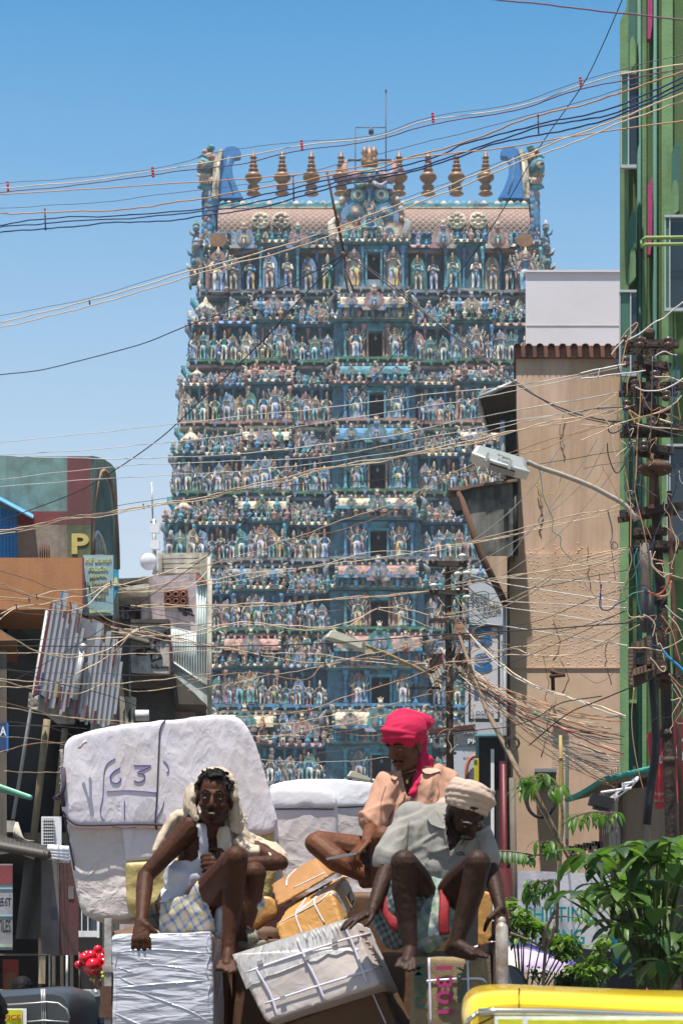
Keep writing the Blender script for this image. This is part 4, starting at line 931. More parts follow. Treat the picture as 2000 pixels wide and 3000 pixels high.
# mast with dish
S = lot('antenna_mast', 43, 452, 'steel mast with two white radio boxes and a round white dish', 'antenna')
b = MB(); b.tube([P(*ZL(1148,985),43), P(*ZL(1140,560),43)], .045, 8); b.tube([P(*ZL(1132,560),43), P(*ZL(1124,300),43)], .02, 5)
for x_, y_ in ((1115,290),(1132,290),(1124,285)): b.tube([P(*ZL(1124,310),43), P(*ZL(x_,y_),43)], .012, 4)
b.tube([P(*ZL(1115,575),43), P(*ZL(1158,575),43)], .035, 5); b.tube([P(*ZL(1130,965),43), P(*ZL(1165,940),43)], .04, 5)
b.build('pole', m_steel, S)
for y_ in (630, 750):
 b = MB(); c = P(*ZL(1153,y_),42.7); b.box(c, (.18,.12,.20)); b.box(c+Vector((-.1,.1,0)), (.05,.1,.14)); b.build('radio_box', m_white, S)
b = MB(); c = P(*ZL(1101,870),42.5); b.lathe([(.01,.08),(.1,.07),(.17,.035),(.2,0),(.2,.01),(.17,-.01),(.05,-.02)], c, 24, rot=Matrix.Rotation(radians(96), 3, 'X')); b.tube([c+Vector((0,.05,0)), P(*ZL(1145,890),43)], .025, 6); b.build('dish', m_white, S)
# ================================================================= right side of the street
Z7 = zf(1300, 1300, .4464); Z8 = zf(1500, 0, .5525); Z4 = zf(950, 950, .3827); Z1b = zf(1700, 900, .3401); Z2b = zf(1700, 1600, .3401); Z3b = zf(1200, 1600, .3401); Z7r = zf(1400, 2150, .3827); Z8r = zf(1700, 2200, .306); Z5 = zf(550, 1500, .4783); Z2 = zf(860, 2050, .4209)
def zz(Z, pts): return [Z(*p) for p in pts]
m_beige = mat('beige_wall_paint', (.64,.445,.33), var=.14, scale=1.2, stain=(.46,.32,.18), samt=.5, sscale=.35, streak=((.30,.19,.12), 1.3, .5), bump=.1)
m_tileedge = mat('mossy_clay_tile', (.21,.09,.06), stain=(.05,.035,.03), samt=.7, sscale=2)
m_lav = mat('whitewashed_wall', (.62,.60,.63), var=.05, scale=1, stain=(.5,.47,.45), samt=.4, sscale=.5)
C_ = lot('beige_building', 34, 1660, 'tall beige building with knobbly plaster and a clay tile edge', 'building')
b = MB(); pan(b, 1511, 1040, 1990, 1622, 34, 9); pan(b, 1486, 1622, 1990, 2900, 33.95, 9); b.build('wall', m_beige, C_)
b = MB(); pan(b, 1506, 1022, 1990, 1046, 33.93, 9); pan(b, 1508, 1012, 1990, 1022, 33.96, 9); b.build('eave_band', m_tileedge, C_)
b = MB()
for i in range(16):
 x_ = 1515+i*33.2
 for t in range(1):
  pts = [P(x_+cos(a)*11, 1014-sin(a)*9, 33.88) for a in [pi*k/8 for k in range(9)]] + [P(x_-cos(a)*9, 1014-sin(a)*8, 33.88) for a in [pi*k/6 for k in range(7)]]
  b.prism(pts[::-1], shear([(1510,0)], 6))
b.build('roof_tiles', m_tileedge, C_)
RB = random.Random(5); b = MB()
for j in range(30):
 for i in range(28):
  x_ = 1520 + i*11.2 + RB.uniform(-4.5,4.5) + (5 if j % 2 else 0); y_ = 1596 + j*12.2 + RB.uniform(-4,4)
  if RB.random() < .35 or x_ > 1840 or (j < 3 and RB.random() < .6): continue
  b.ell(P(x_, y_, 33.96), (RB.uniform(.014,.03), .017, RB.uniform(.012,.022)), 0, 6, 4)
for i in range(70):
 b.ell(P(RB.uniform(1530,1640), RB.uniform(1990,2120), 33.96), (.03,.012,.02), 0, 6, 4)
b.build('plaster_knobs', m_beige, C_)['kind'] = 'stuff'
b = MB(); pan(b, 1486, 1955, 1990, 1958, 33.93, .03); b.build('render_line', m_beige, C_)
b = MB(); poly(b, [(1487,1560),(1514,1562),(1514,1622),(1487,1622)], 33.8, .2); b.build('white_patch', m_white, C_)
b = MB(); b.tube([P(1484,1480,33.8), P(1484,1760,33.7), P(1487,2200,33.8), P(1487,2700,33.8)], .05, 8); b.build('drainpipe', m_mould, C_)
b = MB(); b.tube([P(1478,1640,33.6), P(1479,2700,33.6)], .035, 8); b.build('white_pipe', m_steel, C_)
b = MB(); c = P(*Z7(712,1490),33.8); b.tube([P(*Z7(712,1470),33.75), P(*Z7(716,1620),33.75)], .035, 6); b.tube([P(*Z7(692,1528),33.7), P(*Z7(795,1518),33.7)], .035, 6); b.tube([P(*Z7(700,1490),33.7), P(*Z7(745,1510),33.7),P(*Z7(790,1518),33.7)], .03, 6)
b.build('rusty_bracket', m_rust, C_)
b = MB()
for k in range(9):
 x_, y_ = RB.uniform(1530,1790), RB.uniform(1080,2150); q_ = []
 for j in range(9): q_.append(P(x_, y_, 33.952)); x_ += RB.uniform(-9,9); y_ += RB.uniform(6,26)
 b.tube(q_, RB.uniform(.006,.012), 4)
b.build('plaster_cracks', mat('crack_brown', (.22,.14,.09), bump=0), C_)['kind'] = 'stuff'
# pale green flaking band low on the wall and service door box
b = MB(); pan(b, 1655, 2190, 1663, 2460, 33.9, .06); b.build('green_pipe', m_tealwall, C_)
b = MB(); pan(b, 1565, 2252, 1630, 2262, 33.4, .5); pan(b, 1570, 2262, 1628, 2292, 33.6, .3); b.build('meter_cabinet', mat('grey_painted_metal', (.25,.27,.29)), C_)
# white blank wall above
D_ = lot('white_building', 40, 1680, 'plain whitewashed blank wall rising behind the clay tile edge', 'building')
b = MB(); pan(b, 1539, 795, 1990, 1100, 39, 8); pan(b, 1620, 1095, 1990, 2900, 39.1, 8); b.build('wall', m_lav, D_)
b = MB(); pan(b, 1539, 790, 1990, 796, 38.96, 8); b.build('coping', m_lav, D_)
b = MB(); pan(b, 1541, 952, 1990, 954, 38.99, .03); b.build('joint_line', mat('grey_joint', (.5,.46,.42)), D_)
# tin canopies and the mossy concrete hood on the left flank of the beige building
S = lot('tin_canopy', 33, 1460, 'dark corrugated tin canopy jutting left from the top of the beige building', 'canopy')
b = MB(); a_ = zz(Z4, [(1180,575),(1470,450)]); c_ = zz(Z4, [(1255,828),(1470,828)])
n = 18
top_ = [P(lerp(a_[0][0],a_[1][0],t/n), lerp(a_[0][1],a_[1][1],t/n)+(2 if t % 2 else 0), 33.0) for t in range(n+1)]; bot_ = [P(lerp(c_[0][0],c_[1][0],t/n), c_[0][1]+(2 if t % 2 else 0), 33.9) for t in range(n+1)]
b.add(top_ + bot_ + [v_+Vector((0,0,.04)) for v_ in top_] + [v_+Vector((0,0,.04)) for v_ in bot_], [(i,i+1,n+2+i,n+1+i) for i in range(n)] + [(2*n+2+i,3*n+3+i,3*n+4+i,2*n+3+i) for i in range(n)] + [(i,2*n+2+i,2*n+3+i,i+1) for i in range(n)], 0)
b.build('corrugated_sheet', mat('dark_tin', (.05,.045,.04), rough=.5, stain=(.02,.015,.012)), S)
b = MB(); b.tube([top_[0]+Vector((0,-.02,.03)), top_[-1]+Vector((0,-.02,.03))], .035, 6); b.tube([top_[0], P(*Z4(1255,830),33.9)], .03, 5); b.build('pale_edge', m_steel, S)
b = MB(); poly(b, zz(Z4, [(1360,720),(1468,600),(1468,1200),(1370,1200)]), 33.5, .6); b.build('dark_side_wall', mat('near_black_wall', (.025,.022,.022)), S)  # near-black panel for the side wall below the canopy
b = MB(); b.tube([P(*Z4(1362,740),33.2), P(*Z4(1370,1185),33.2)], .045, 7); b.build('downpipe', m_steel, S)
S = lot('concrete_hood', 33, 1440, 'mossy grey concrete hood tapering down beside the beige building', 'balcony')
m_moss = mat('mossy_concrete', (.24,.235,.22), stain=(.03,.028,.025), samt=.85, sscale=1.6, streak=((.04,.04,.035), 2.5, .6))
b = MB(); poly(b, zz(Z7, [(95,315),(140,290),(465,252),(470,735),(245,735)]), 33.4, .5); b.build('mossy_face', m_moss, S)
b = MB(); poly(b, zz(Z7, [(20,290),(185,268),(480,228),(482,245),(190,285),(125,305),(30,305)]), 33.3, .6); b.build('top_slab', mat('weathered_terracotta', (.32,.20,.14), **old), S)
b = MB(); poly(b, zz(Z7, [(38,352),(98,345),(122,432),(80,440)]), 33.3, .4); b.build('broken_bracket', m_dark, S)
b = MB(); b.tube([P(*Z7(95,315),33.35), P(*Z7(245,735),33.35), P(*Z7(410,1065),33.35)], .06, 6); b.build('dark_edge', m_rust, S)
b = MB(); poly(b, zz(Z7, [(250,737),(414,737),(414,1062)]), 33.4, .5); b.build('beige_wedge', m_beige, S)
b = MB(); b.tube([P(*Z7(468,240),33.4), P(*Z7(470,735),33.4)], .05, 6); b.build('black_pipe', m_black, S)

# hotel signs
m_sign = mat('pale_sign_board', (.50,.55,.62), var=.06, streak=((.35,.33,.3), 2, .3)); m_signlet = mat('grey_blue_sign_letter', (.10,.16,.22)); m_blueletter = mat('sign_blue_letter', (.02,.15,.38))
S = lot('hotel_board', 36, 1420, 'large pale hotel sign board with dark serif lettering under the concrete hood', 'hotel sign')
b = MB(); poly(b, zz(Z7, [(165,920),(330,905),(402,1065),(402,1190),(165,1190)]), 36, .3); pan(b, 1362, 1830, 1480, 2500, 36.4, .4); b.build('board', m_sign, S)
text_mesh('Hotel', 62/F*36, 26/F*36, P(1370, 1757, 35.99), m_signlet, 'lettering', S, xdir=(1,0,-.08), bold=.01)
text_mesh('Temple', 88/F*36, 30/F*36, P(1376, 1788, 35.99), m_signlet, 'lettering', S, xdir=(1,0,-.08), bold=.01)
text_mesh('Room', 52/F*36, 20/F*36, P(1415, 1800, 35.99), m_signlet, 'lettering', S, bold=.01)
S = lot('vertical_board', 35.6, 1420, 'tall framed vertical board with large blue letters behind the wire tangle', 'hotel sign')
b = MB(); pan(b, 1374, 1836, 1460, 2108, 35.6, .2); b.build('board', m_lav, S)
b = MB()
for x0_, y0_, x1_, y1_ in ((1372,1832,1462,1837),(1372,2106,1462,2111),(1372,1837,1376,2106),(1458,1837,1462,2106)): pan(b, x0_, y0_, x1_, y1_, 35.55, .25)
b.build('frame', m_black, S)
for ch, y_ in (('S', 1892), ('S', 1968), ('K', 2046)): text_mesh(ch, 54/F*35.6, 54/F*35.6, P(1388, y_, 35.59), m_blueletter, 'letter', S, bold=.04)
text_mesh('LODGE', 62/F*35.6, 14/F*35.6, P(1384, 2098, 35.59), m_signlet, 'lettering', S)
S = lot('narrow_board', 35.4, 1468, 'narrow pale strip sign with tiny vertical writing beside the blue letters', 'hotel sign')
b = MB(); pan(b, 1464, 1860, 1478, 2120, 35.4, .1); b.build('strip', m_sign, S)
for i, ch in enumerate('HOTEL'): text_mesh(ch, 6/F*35.4, 8/F*35.4, P(1468, 1886+i*14, 35.39), m_signlet, 'letter', S)
S = lot('phone_board', 34, 1370, 'dark grey and white hotel board reading PH and e-mail', 'hotel sign')
b = MB(); pan(b, 1326, 2138, 1398, 2186, 34, .15); b.build('grey_panel', mat('slate_sign_panel', (.12,.13,.15)), S)
b = MB(); pan(b, 1320, 2186.5, 1402, 2460, 34.02, .15); b.build('white_panel', m_sign, S)
text_mesh('INN', 26/F*34, 10/F*34, P(1358, 2150, 33.99), m_sign, 'lettering', S); text_mesh('PH:', 36/F*34, 15/F*34, P(1370, 2180, 33.99), m_white, 'lettering', S, bold=.02)
text_mesh('e-mail: h', 50/F*34, 10/F*34, P(1355, 2204, 33.99), m_signlet, 'lettering', S)
b = MB(); pts = [P(1392+26*cos(a), 2260-44*sin(a), 33.95) for a in [pi*.45+pi*.55*i/10 for i in range(11)]]+[P(1366,2330,33.95)]
b.tube(pts, .03, 6); b.build('red_arch', mat('red_orange_trim', (.45,.12,.05)), S)
b = MB(); poly(b, [(1388,2228),(1402,2225),(1402,2330),(1388,2330)], 33.96, .05); b.build('yellow_panel', mat('yellow_panel', (.62,.50,.03)), S)
S = lot('black_cabin', 31, 1430, 'black shop front with pale blue top edge behind the turbaned men', 'shop')
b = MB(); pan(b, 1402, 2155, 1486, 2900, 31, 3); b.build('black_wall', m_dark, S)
b = MB(); pan(b, 1392, 2151, 1474, 2156, 30.8, 3); b.build('blue_edge', mat('pale_blue_edge', (.15,.42,.55)), S)
b = MB(); pan(b, 1437, 2195, 1447, 2700, 30.9, .09); b.build('white_strip', m_white, S)
b = MB(); pan(b, 1462, 2230, 1478, 2900, 30.6, .3); b.build('maroon_post', m_maroon, S)
b = MB(); pan(b, 1300, 2500, 1487, 2900, 36.5, 3); b.build('rear_wall', m_dark, S)
S = lot('iron_beam', 27, 1320, 'rust red iron beam jutting left across the second pole', 'beam')
b = MB(); poly(b, zz(Z3b, [(160,1580),(565,1535),(565,1575),(160,1620)]), 27, .15); b.build('beam', mat('red_oxide_iron', (.09,.03,.028)), S)
S = lot('grey_post', 29, 1503, 'pair of thin grey and maroon upright posts beside the beige wall', 'post')
b = MB(); b.tube([P(1500,2280,29), P(1510,2900,29)], .05, 8); b.build('grey_post', m_steel if 0 else m_wood, S)
b = MB(); b.tube([P(1474,2240,28.8), P(1484,2900,28.8)], .04, 8); b.build('maroon_post', m_maroon, S)

# green building, seen from the street end: narrow piers, pipes and casement windows
m_g1 = mat('light_green_paint', (.15,.28,.115), **{**old, 'samt': .2}); m_g2 = mat('mid_green_paint', (.075,.14,.04), **{**old, 'samt': .25}); m_g3 = mat('dark_teal_green_paint', (.035,.12,.095), var=.1); m_pink = mat('hot_pink_panel', (.36,.03,.13), var=.1); m_g4 = mat('yellow_green_trim', (.22,.30,.10), var=.1)
m_ltframe = mat('grey_green_window_frame', (.36,.40,.42), var=.05)
GB = lot('green_building', 24, 1830, 'tall green street building with dark green pipes, pointed arches and pink panels', 'building')
YG_ = 24
b = MB(); pan(b, 1836, -120, 2300, 2900, YG_, 9); b.build('wall', m_g2, GB)
b = MB(); poly(b, [(1815,2900),(1841,2900),(1841,-60),(1834,-20),(1834,20),(1815,62)], YG_-.25, 6); pan(b, 1938, -120, 1970, 2900, YG_-.12, .3); pan(b, 1880, -120, 1893, 2900, YG_-.06, .2); b.build('pier', m_g1, GB)
for x0_, x1_ in ((1865,1878),(1911,1924)):
 b = MB(); b.tube([P((x0_+x1_)/2,2900,YG_-.1), P((x0_+x1_)/2,-120,YG_-.1)], (x1_-x0_)/2/F*YG_, 10); b.build('pipe', m_g3, GB)
def arch_panel(x0_, x1_, yt, yb_, nm, mm, Y, pointed=True):
 b = MB(); xm = (x0_+x1_)/2
 top = [(x0_,yt+(yb_-yt)*.18),(xm,yt),(x1_,yt+(yb_-yt)*.05)] if pointed else [(xm-(x1_-x0_)/2*cos(pi*i/8), yt+40-40*sin(pi*i/8)) for i in range(9)]
 poly(b, [(x0_,yb_)] + top + [(x1_,yb_-22)], Y, .05); b.build(nm, mm, GB)
for x0_, x1_, ya_, yb_ in ((1840,1862,-40,206),(1840,1862,612,836),(1966,1992,410,640),(1966,1992,1070,1190)):
 arch_panel(x0_, x1_, ya_, yb_, 'dark_arch', m_g3, YG_-.3)
for x0_, x1_, ya_, yb_ in ((1844,1861,104,206),(1844,1862,722,832),(1966,1988,525,636)): arch_panel(x0_, x1_, ya_, yb_, 'green_arch', m_g1, YG_-.34, False)
for ya_, yb_ in ((-60,112),(545,745)):
 b = MB(); poly(b, [(1896,ya_),(1910,ya_-30),(1910,yb_-45),(1904,yb_),(1896,yb_)], YG_-.2, .1); b.build('pink_panel', m_pink, GB)
def window(x0_, x1_, y0_, y1_, Y, leaf=True, split=.45):
 b = MB(); pan(b, x0_, y0_, x1_, y1_, Y, .03); w = b.build('window', m_glass, GB)
 xm = lerp(x0_, x1_, split)
 b = MB()
 for a_, b_, c_, d_ in ((x0_,x0_+4,y0_,y1_),(xm,xm+4,y0_,y1_),(x0_,x1_,y0_,y0_+7),(x0_,x1_,y1_-9,y1_)): pan(b, a_, c_, b_, d_, Y-.05-(.01 if b_-a_ > 5 else 0), .045)
 b.build('frame', m_ltframe, w)
 if leaf:
  b = MB(); pan(b, x0_+4.2, y0_+8, xm-.2, y1_-9.5, Y-.03, .015); b.build('green_pane', mat('green_tinted_glass', (.06,.15,.10), rough=.2, bump=0), w)
window(1817, 1864, 206, 490, YG_-.5); window(1813, 1864, 848, 1100, YG_-.55, split=.62); window(1946, 2012, 628, 910, YG_-.4, split=.2); window(1952, 2012, 1300, 1600, YG_-.4, split=.12)
b = MB()
for z_ in (700, 720): b.tube([P(1880,z_+4,YG_-.9), P(1890,z_-4,YG_-.95), P(2060,z_-6,YG_-.95)], .022, 6)
b.tube([P(1880,724,YG_-.9), P(1880,704,YG_-.9)], .022, 6); b.tube([P(1880,712,YG_-.9), P(1880,712,YG_)], .02, 6)
b.build('rail', m_g4, GB)
for yy in (1455, 2050):
 b = MB(); pan(b, 1841.5, yy, 1864, yy+10, YG_-.2, .2); b.build('sill', m_g1, GB)
b = MB(); pan(b, 1842, 2058, 1862, 2260, YG_-.02, .02); b.build('dark_green_panel', m_g3, GB)  # flat dark green panel on the wall face
# shop under the tin roof at lower right
SH = lot('street_shop', 18, 1850, 'dim brown shop with crowded lettered boards under a green edged tin roof', 'shop')
def Q(x, y, Y): return P(*Z7r(x, y), Y)
b = MB(); roofq = [Q(680,510,20), Q(860,425,19.2), Q(960,360,18.6), Q(1330,275,17), Q(1330,330,21), Q(960,425,23), Q(690,520,23.5)]
b.prism([Q(680,512,20.5), Q(860,425,19.2), Q(960,362,18.6), Q(1600,262,16), Q(1600,420,21.5), Q(960,455,22), Q(700,522,22.5)], (0,0,.03)); b.build('tin_roof', mat('brown_tin_underside', (.16,.12,.08), **old), SH)
b = MB(); b.tube([Q(680,505,20.5), Q(760,478,19.8), Q(860,418,19.2), Q(960,355,18.6), Q(1330,270,17)], .03, 6); b.build('green_edge', mat('teal_roof_edge', (.03,.25,.20)), SH)
b = MB(); b.prism([Q(925,680,20), Q(960,460,20), Q(1320,400,17), Q(1320,1100,17), Q(925,1100,20)], (.6,1.5,0)); b.build('board_wall', mat('brown_board_wall', (.16,.105,.06), **old), SH)
b = MB(); b.prism([Q(925,670,19.9), Q(945,668,19.8), Q(960,1000,19.8), Q(935,1000,19.9)], (.02,.05,0)); b.build('red_edge', m_redpaint, SH)
nrm = (Q(1320,600,17)-Q(925,600,20)); nrm.z = 0
text_mesh('MAKISTORE', 1.02, .62, Q(948,790,19.75)+Vector((0,-.05,0)), mat('pale_raised_letters', (.50,.42,.36)), 'lettering', SH, xdir=nrm, bold=.01)
text_mesh('INNOVATION', .66, .30, Q(1000,985,19.3)+Vector((0,-.05,0)), mat('pale_raised_letters', (.50,.42,.36)), 'lettering', SH, xdir=nrm)
b = MB(); b.bb(3.2, 8, 22, 24, 0, Q(700,760,22).z); b.bb(Q(1010,0,19).x, 8, 19.2, 22, 0, Q(0,1500,19).z); b.build('interior_painted_shade', m_dark, SH)  # solid near-black blocks, the shade inside the shop given by colour
b = MB()
for i in range(12): b.box(Q(690+i*22, 880-i*4+(i % 3)*14, 18.7), (.05,.06,.05+.02*(i % 3)))
b.build('hanging_goods', m_wood, SH)
# white shop sign
m_sgreen = mat('teal_sign_letters', (.0,.24,.23), bump=0)
S = lot('shifting_board', 17, 1640, 'white sign board with teal letters SHIFTING FITTING behind the leaves', 'shop sign')
b = MB(); b.prism([Q(305,1048,17), Q(305,1590,17), Q(1012,1668,16.8), Q(1012,1075,16.8)], (0,.08,0)); b.build('board', mat('white_sign_vinyl', (.46,.45,.48), var=.08, stain=(.35,.33,.32), samt=.3), S)
text_mesh('SHIFTING', 530*.3827/F*16.7, 46/F*16.7, Q(362,1445,16.7), m_sgreen, 'lettering', S, bold=.015); text_mesh('FITTING', 440*.3827/F*16.7, 46/F*16.7, Q(375,1618,16.7), m_sgreen, 'lettering', S, bold=.015)
S = lot('green_red_board', 17.5, 1470, 'dark red panel edge left of the white shop sign', 'panel'); b = MB(); pan(b, 1458, 2545, 1500, 2900, 17.5, .1); b.build('panel', m_redpaint, S)
# red banners beside the big pole
m_redb = mat('red_vinyl_banner', (.46,.045,.05), var=.1, rough=.4, bump=.05)
S = lot('red_banner', 15, 1930, 'red vinyl banner with white writing hanging left of the big dark pole', 'banner')
b = MB(); poly(b, zz(Z2b, [(568,1622),(725,1545),(735,2255),(645,2270)]), 15.2, .02); b.build('sheet', m_redb, S)
text_mesh('Suite Sw', .27, .10, P(*Z2b(640,1890),15.19), m_white, 'lettering', S, xdir=(1,0,.28)); text_mesh('home', .10, .03, P(*Z2b(640,2150),15.19), m_cream, 'lettering', S); text_mesh('kitchen', .12, .025, P(*Z2b(640,2205),15.19), m_cream, 'lettering', S)
S = lot('red_banner', 15, 1985, 'red vinyl banner with white letter C right of the big dark pole', 'banner')
b = MB(); poly(b, zz(Z2b, [(785,1510),(870,1485),(990,1480),(990,2230),(835,2215)]), 15.25, .02); b.build('sheet', m_redb, S)
text_mesh('C', .10, .18, P(*Z2b(820,1850),15.24), m_white, 'lettering', S); text_mesh('C', .12, .14, P(*Z2b(880,1900),15.24), m_white, 'lettering', S); text_mesh('crisps', .14, .04, P(*Z2b(850,2030),15.24), m_cream, 'lettering', S)
# clamp lamps on a bracket
S = lot('floodlight', 17, 1840, 'pale grey folded sign floodlight hanging from a white bracket under the tin roof', 'lamp')
def T2(x, y, Y): return P(*Z2b(x, y), Y)
b = MB(); b.box(T2(370,2095,17), (.30,.10,.035), (0,radians(-38),0)); b.box(T2(350,2130,17.05), (.26,.10,.03), (0,radians(-38),0)); b.box(T2(400,2085,17), (.22,.1,.02), (0,radians(-38),0)); b.build('lamp_head', m_white, S)
b = MB(); b.tube([T2(175,2125,16.9), T2(440,2085,16.9)], .012, 6); b.tube([T2(360,2050,16.9), T2(470,2035,16.9), T2(498,1990,16.9)], .012, 6); b.tube([T2(370,2045,16.9), T2(372,2110,16.9)], .016, 6); b.build('bracket', m_white, S)
S = lot('floodlight', 17, 1758, 'small black floodlight dangling beside the leaves', 'lamp')
b = MB(); b.box(T2(175,2205,16.8), (.2,.14,.10), (0,radians(15),0)); b.box(T2(178,2245,16.8), (.13,.12,.07), (0,radians(15),0)); b.tube([T2(160,2200,16.8), T2(165,2150,16.8), T2(195,2130,16.8), T2(200,2200,16.8)], .014, 5); b.build('lamp_head', m_black, S)
# ================================================================= utility poles, street lamps and overhead wires
m_pole = mat('rusty_black_pole', (.035,.024,.018), rough=.75, scale=8, stain=(.10,.05,.03), samt=.6, sscale=5, bump=.5, bscale=40)
m_pole2 = mat('brown_iron_pole', (.06,.04,.028), rough=.8, scale=8, stain=(.12,.07,.04), samt=.5, sscale=4)
m_porc = mat('white_porcelain', (.62,.62,.58), rough=.25, bump=0)
def cw(n, c, rough=.6): return mat(n, c, rough=rough, var=.25, scale=1.5, bump=0)
w_cream = cw('cream_cable', (.58,.44,.30)); w_orange = cw('orange_cable', (.42,.22,.11)); w_blue = cw('dark_blue_cable', (.015,.035,.12)); w_dark = cw('black_cable', (.03,.027,.03)); w_grey = cw('bare_grey_wire', (.11,.10,.105)); w_purple = cw('purple_cable', (.12,.05,.09)); w_teal = cw('teal_cable', (.04,.20,.17)); w_red = cw('red_cable', (.42,.05,.03)); w_alu = cw('aluminium_wire', (.50,.48,.44), .4); w_sky = cw('bright_blue_cable', (.02,.26,.50))
RW = random.Random(11)
def wire(pts, wpx, m, label, group=None, Y0=16, Y1=None, conv=FU, wob=.6, name='cable'):
 """pts in picture units; the cable hangs at real distances Y0..Y1"""
 Y1 = Y0 if Y1 is None else Y1; q = [conv(*p) for p in pts]; n = len(q)
 base = spline([(x, y, 0) for x, y in q], 9); L = len(base); ph = [RW.uniform(0, 6.28) for _ in range(3)]
 out = []
 for i, v_ in enumerate(base):
  t = i/(L-1); Y = lerp(Y0, Y1, t); k = wob*(1 if 0 < i < L-1 else 0)
  out.append(P(v_.x, v_.y + k*(sin(v_.x*.045+ph[0])*1.0+sin(v_.x*.11+ph[1])*.7+sin(v_.x*.023+ph[2])*1.3), Y))
 b = MB(); b.tube(out, wpx/2/F*(Y0+Y1)/2, 5)
 o = b.build(name, m); return tag(o, label, 'cable', group)
def clip(x, y0, y1, Y, m, label, group, wpx=7, conv=FU, name='cable_clip'):
 b = MB(); q0, q1 = conv(x, y0), conv(x, y1); n = 3; r = wpx/2/F*Y
 b.tube([P(*q0, Y-.02), P(lerp(q0[0],q1[0],.5)+1, (q0[1]+q1[1])/2, Y-.02), P(q1[0]+2, q1[1], Y-.02)], r*.7, 6)
 for i in range(n+1): b.ell(P(lerp(q0[0],q1[0],i/n)+i*.7, lerp(q0[1],q1[1],i/n), Y-.02), (r, r, r*.8), 0, 6, 4)
 return tag(b.build(name, m), label, 'cable clip', group)
# --- high span across the sky
wire([(1080,-8),(1180,2),(1300,15),(1430,30),(1620,50)], 5, w_purple, 'thick dark purple cable crossing the very top right corner', Y0=7)
wire([(1430,-6),(1380,110),(1335,198),(1240,335),(1110,550),(920,795),(780,955),(610,1150),(486,1268),(366,1354),(201,1467),(0,1582)], 2.6, w_dark, 'long thin black wire falling from the top right corner across the tower', Y0=14, Y1=24, wob=.1)
wire([(-5,421),(230,403),(392,379),(520,345),(690,325),(860,310),(990,267),(1170,240),(1330,187),(1450,152),(1600,118)], 2, w_grey, 'thin grey bearer wire topmost of the span with red clips', Y0=20, Y1=15)
wire([(-5,433),(200,415),(392,386),(550,360),(690,334),(860,314),(990,275),(1180,247),(1330,197),(1450,165),(1600,142)], 3.6, w_cream, 'cream cable just under the grey wire of the red clipped span', Y0=20, Y1=15)
wire([(-5,442),(200,422),(392,395),(550,376),(690,345),(860,322),(990,285),(1180,253),(1330,205),(1450,180),(1600,150)], 3.2, w_purple, 'mauve cable lowest of the red clipped span', Y0=20, Y1=15)
mr_ = mat('red_plastic_clip', (.50,.01,.03), rough=.4, bump=0)
for x, y, t, lb in ((17,428,0,'at the left edge'),(350,395,.22,'left of the tower'),(692,333,.44,'above the left finials'),(993,270,.63,'above the right finials'),(1332,188,.85,'in the sky near the green building')):
 clip(x, y-10, y+9, lerp(20,15,t), mr_, 'red plastic cable clip '+lb, 'red clips on the top cable span', 9)
wire([(-5,446),(200,434),(392,421),(600,407),(784,389),(914,367),(1044,351),(1176,336),(1336,309),(1600,272)], 3.6, w_orange, 'straight salmon cable crossing in front of the finials', Y0=18, Y1=14, wob=.3)
wire([(-5,478),(103,472),(250,462),(392,443),(560,424),(672,404),(900,345),(1050,308),(1224,262),(1400,212),(1600,140)], 2, w_grey, 'thin grey bearer wire above the orange and blue cables', Y0=19, Y1=14)
wire([(-5,489),(103,488),(300,479),(392,466),(550,440),(672,419),(784,398),(860,388),(924,365),(1031,338),(1141,298),(1224,268),(1349,236),(1440,208),(1600,150)], 4.4, w_orange, 'thick orange cable running above the three blue cables', Y0=19, Y1=14, wob=1)
wire([(-5,517),(103,502),(392,487),(550,460),(672,431),(784,406),(904,385),(1012,356),(1076,326),(1188,298),(1280,275),(1419,243),(1600,160)], 4.4, w_blue, 'upper dark blue cable of three crossing the tower top', Y0=19, Y1=14, wob=1)
wire([(-5,522),(103,512),(392,493),(560,470),(672,444),(784,415),(914,395),(1012,368),(1120,330),(1237,292),(1419,256),(1600,174)], 4.4, w_blue, 'middle dark blue cable of three crossing the tower top', Y0=19, Y1=14, wob=1)
wire([(-5,534),(103,525),(250,512),(392,505),(560,482),(672,457),(784,424),(914,402),(1044,362),(1150,327),(1241,308),(1340,290),(1423,262),(1600,188)], 4.6, w_blue, 'lowest dark blue cable of three crossing the tower top', Y0=19, Y1=14, wob=1)
m_brownclip = mat('brown_clip', (.10,.035,.03), bump=0)
for x, y0, y1, Y, lb in ((103,480,527,18.7,'at the left'),(673,404,459,16.9,'before the tower roof'),(1235,264,308,15,'right of the tower top')): clip(x, y0, y1, Y, m_brownclip, 'brown four part spacer holding the blue cables '+lb, 'brown spacers on the blue cables', 6)
wire([(-5,726),(205,684),(450,610),(632,560),(823,492),(1031,418),(1228,340),(1440,262),(1600,190)], 1.8, w_grey, 'thin grey bearer above the rising pair of cream cables', Y0=17, Y1=13)
wire([(-5,742),(100,716),(205,691),(330,655),(450,619),(632,570),(720,540),(823,505),(930,462),(1031,426),(1130,385),(1228,346),(1330,305),(1450,261),(1600,198)], 4, w_cream, 'upper cream cable of the pair rising from left to the green building', Y0=17, Y1=13, wob=1)
wire([(-5,752),(100,730),(205,702),(330,668),(450,629),(635,581),(784,533),(900,490),(1031,438),(1228,358),(1330,322),(1449,272),(1600,220)], 3.6, w_cream, 'lower cream cable of the pair rising from left to the green building', Y0=17, Y1=13, wob=1)
for i, (x, y) in enumerate(((205,693),(452,622),(632,573),(823,510),(1031,431),(1230,351),(1452,260))):
 clip(x, y-5, y+8, 16.8-.5*i, m_brownclip, 'small brown twist clip joining the cream cable pair', 'twist clips on the cream cable pair', 6)
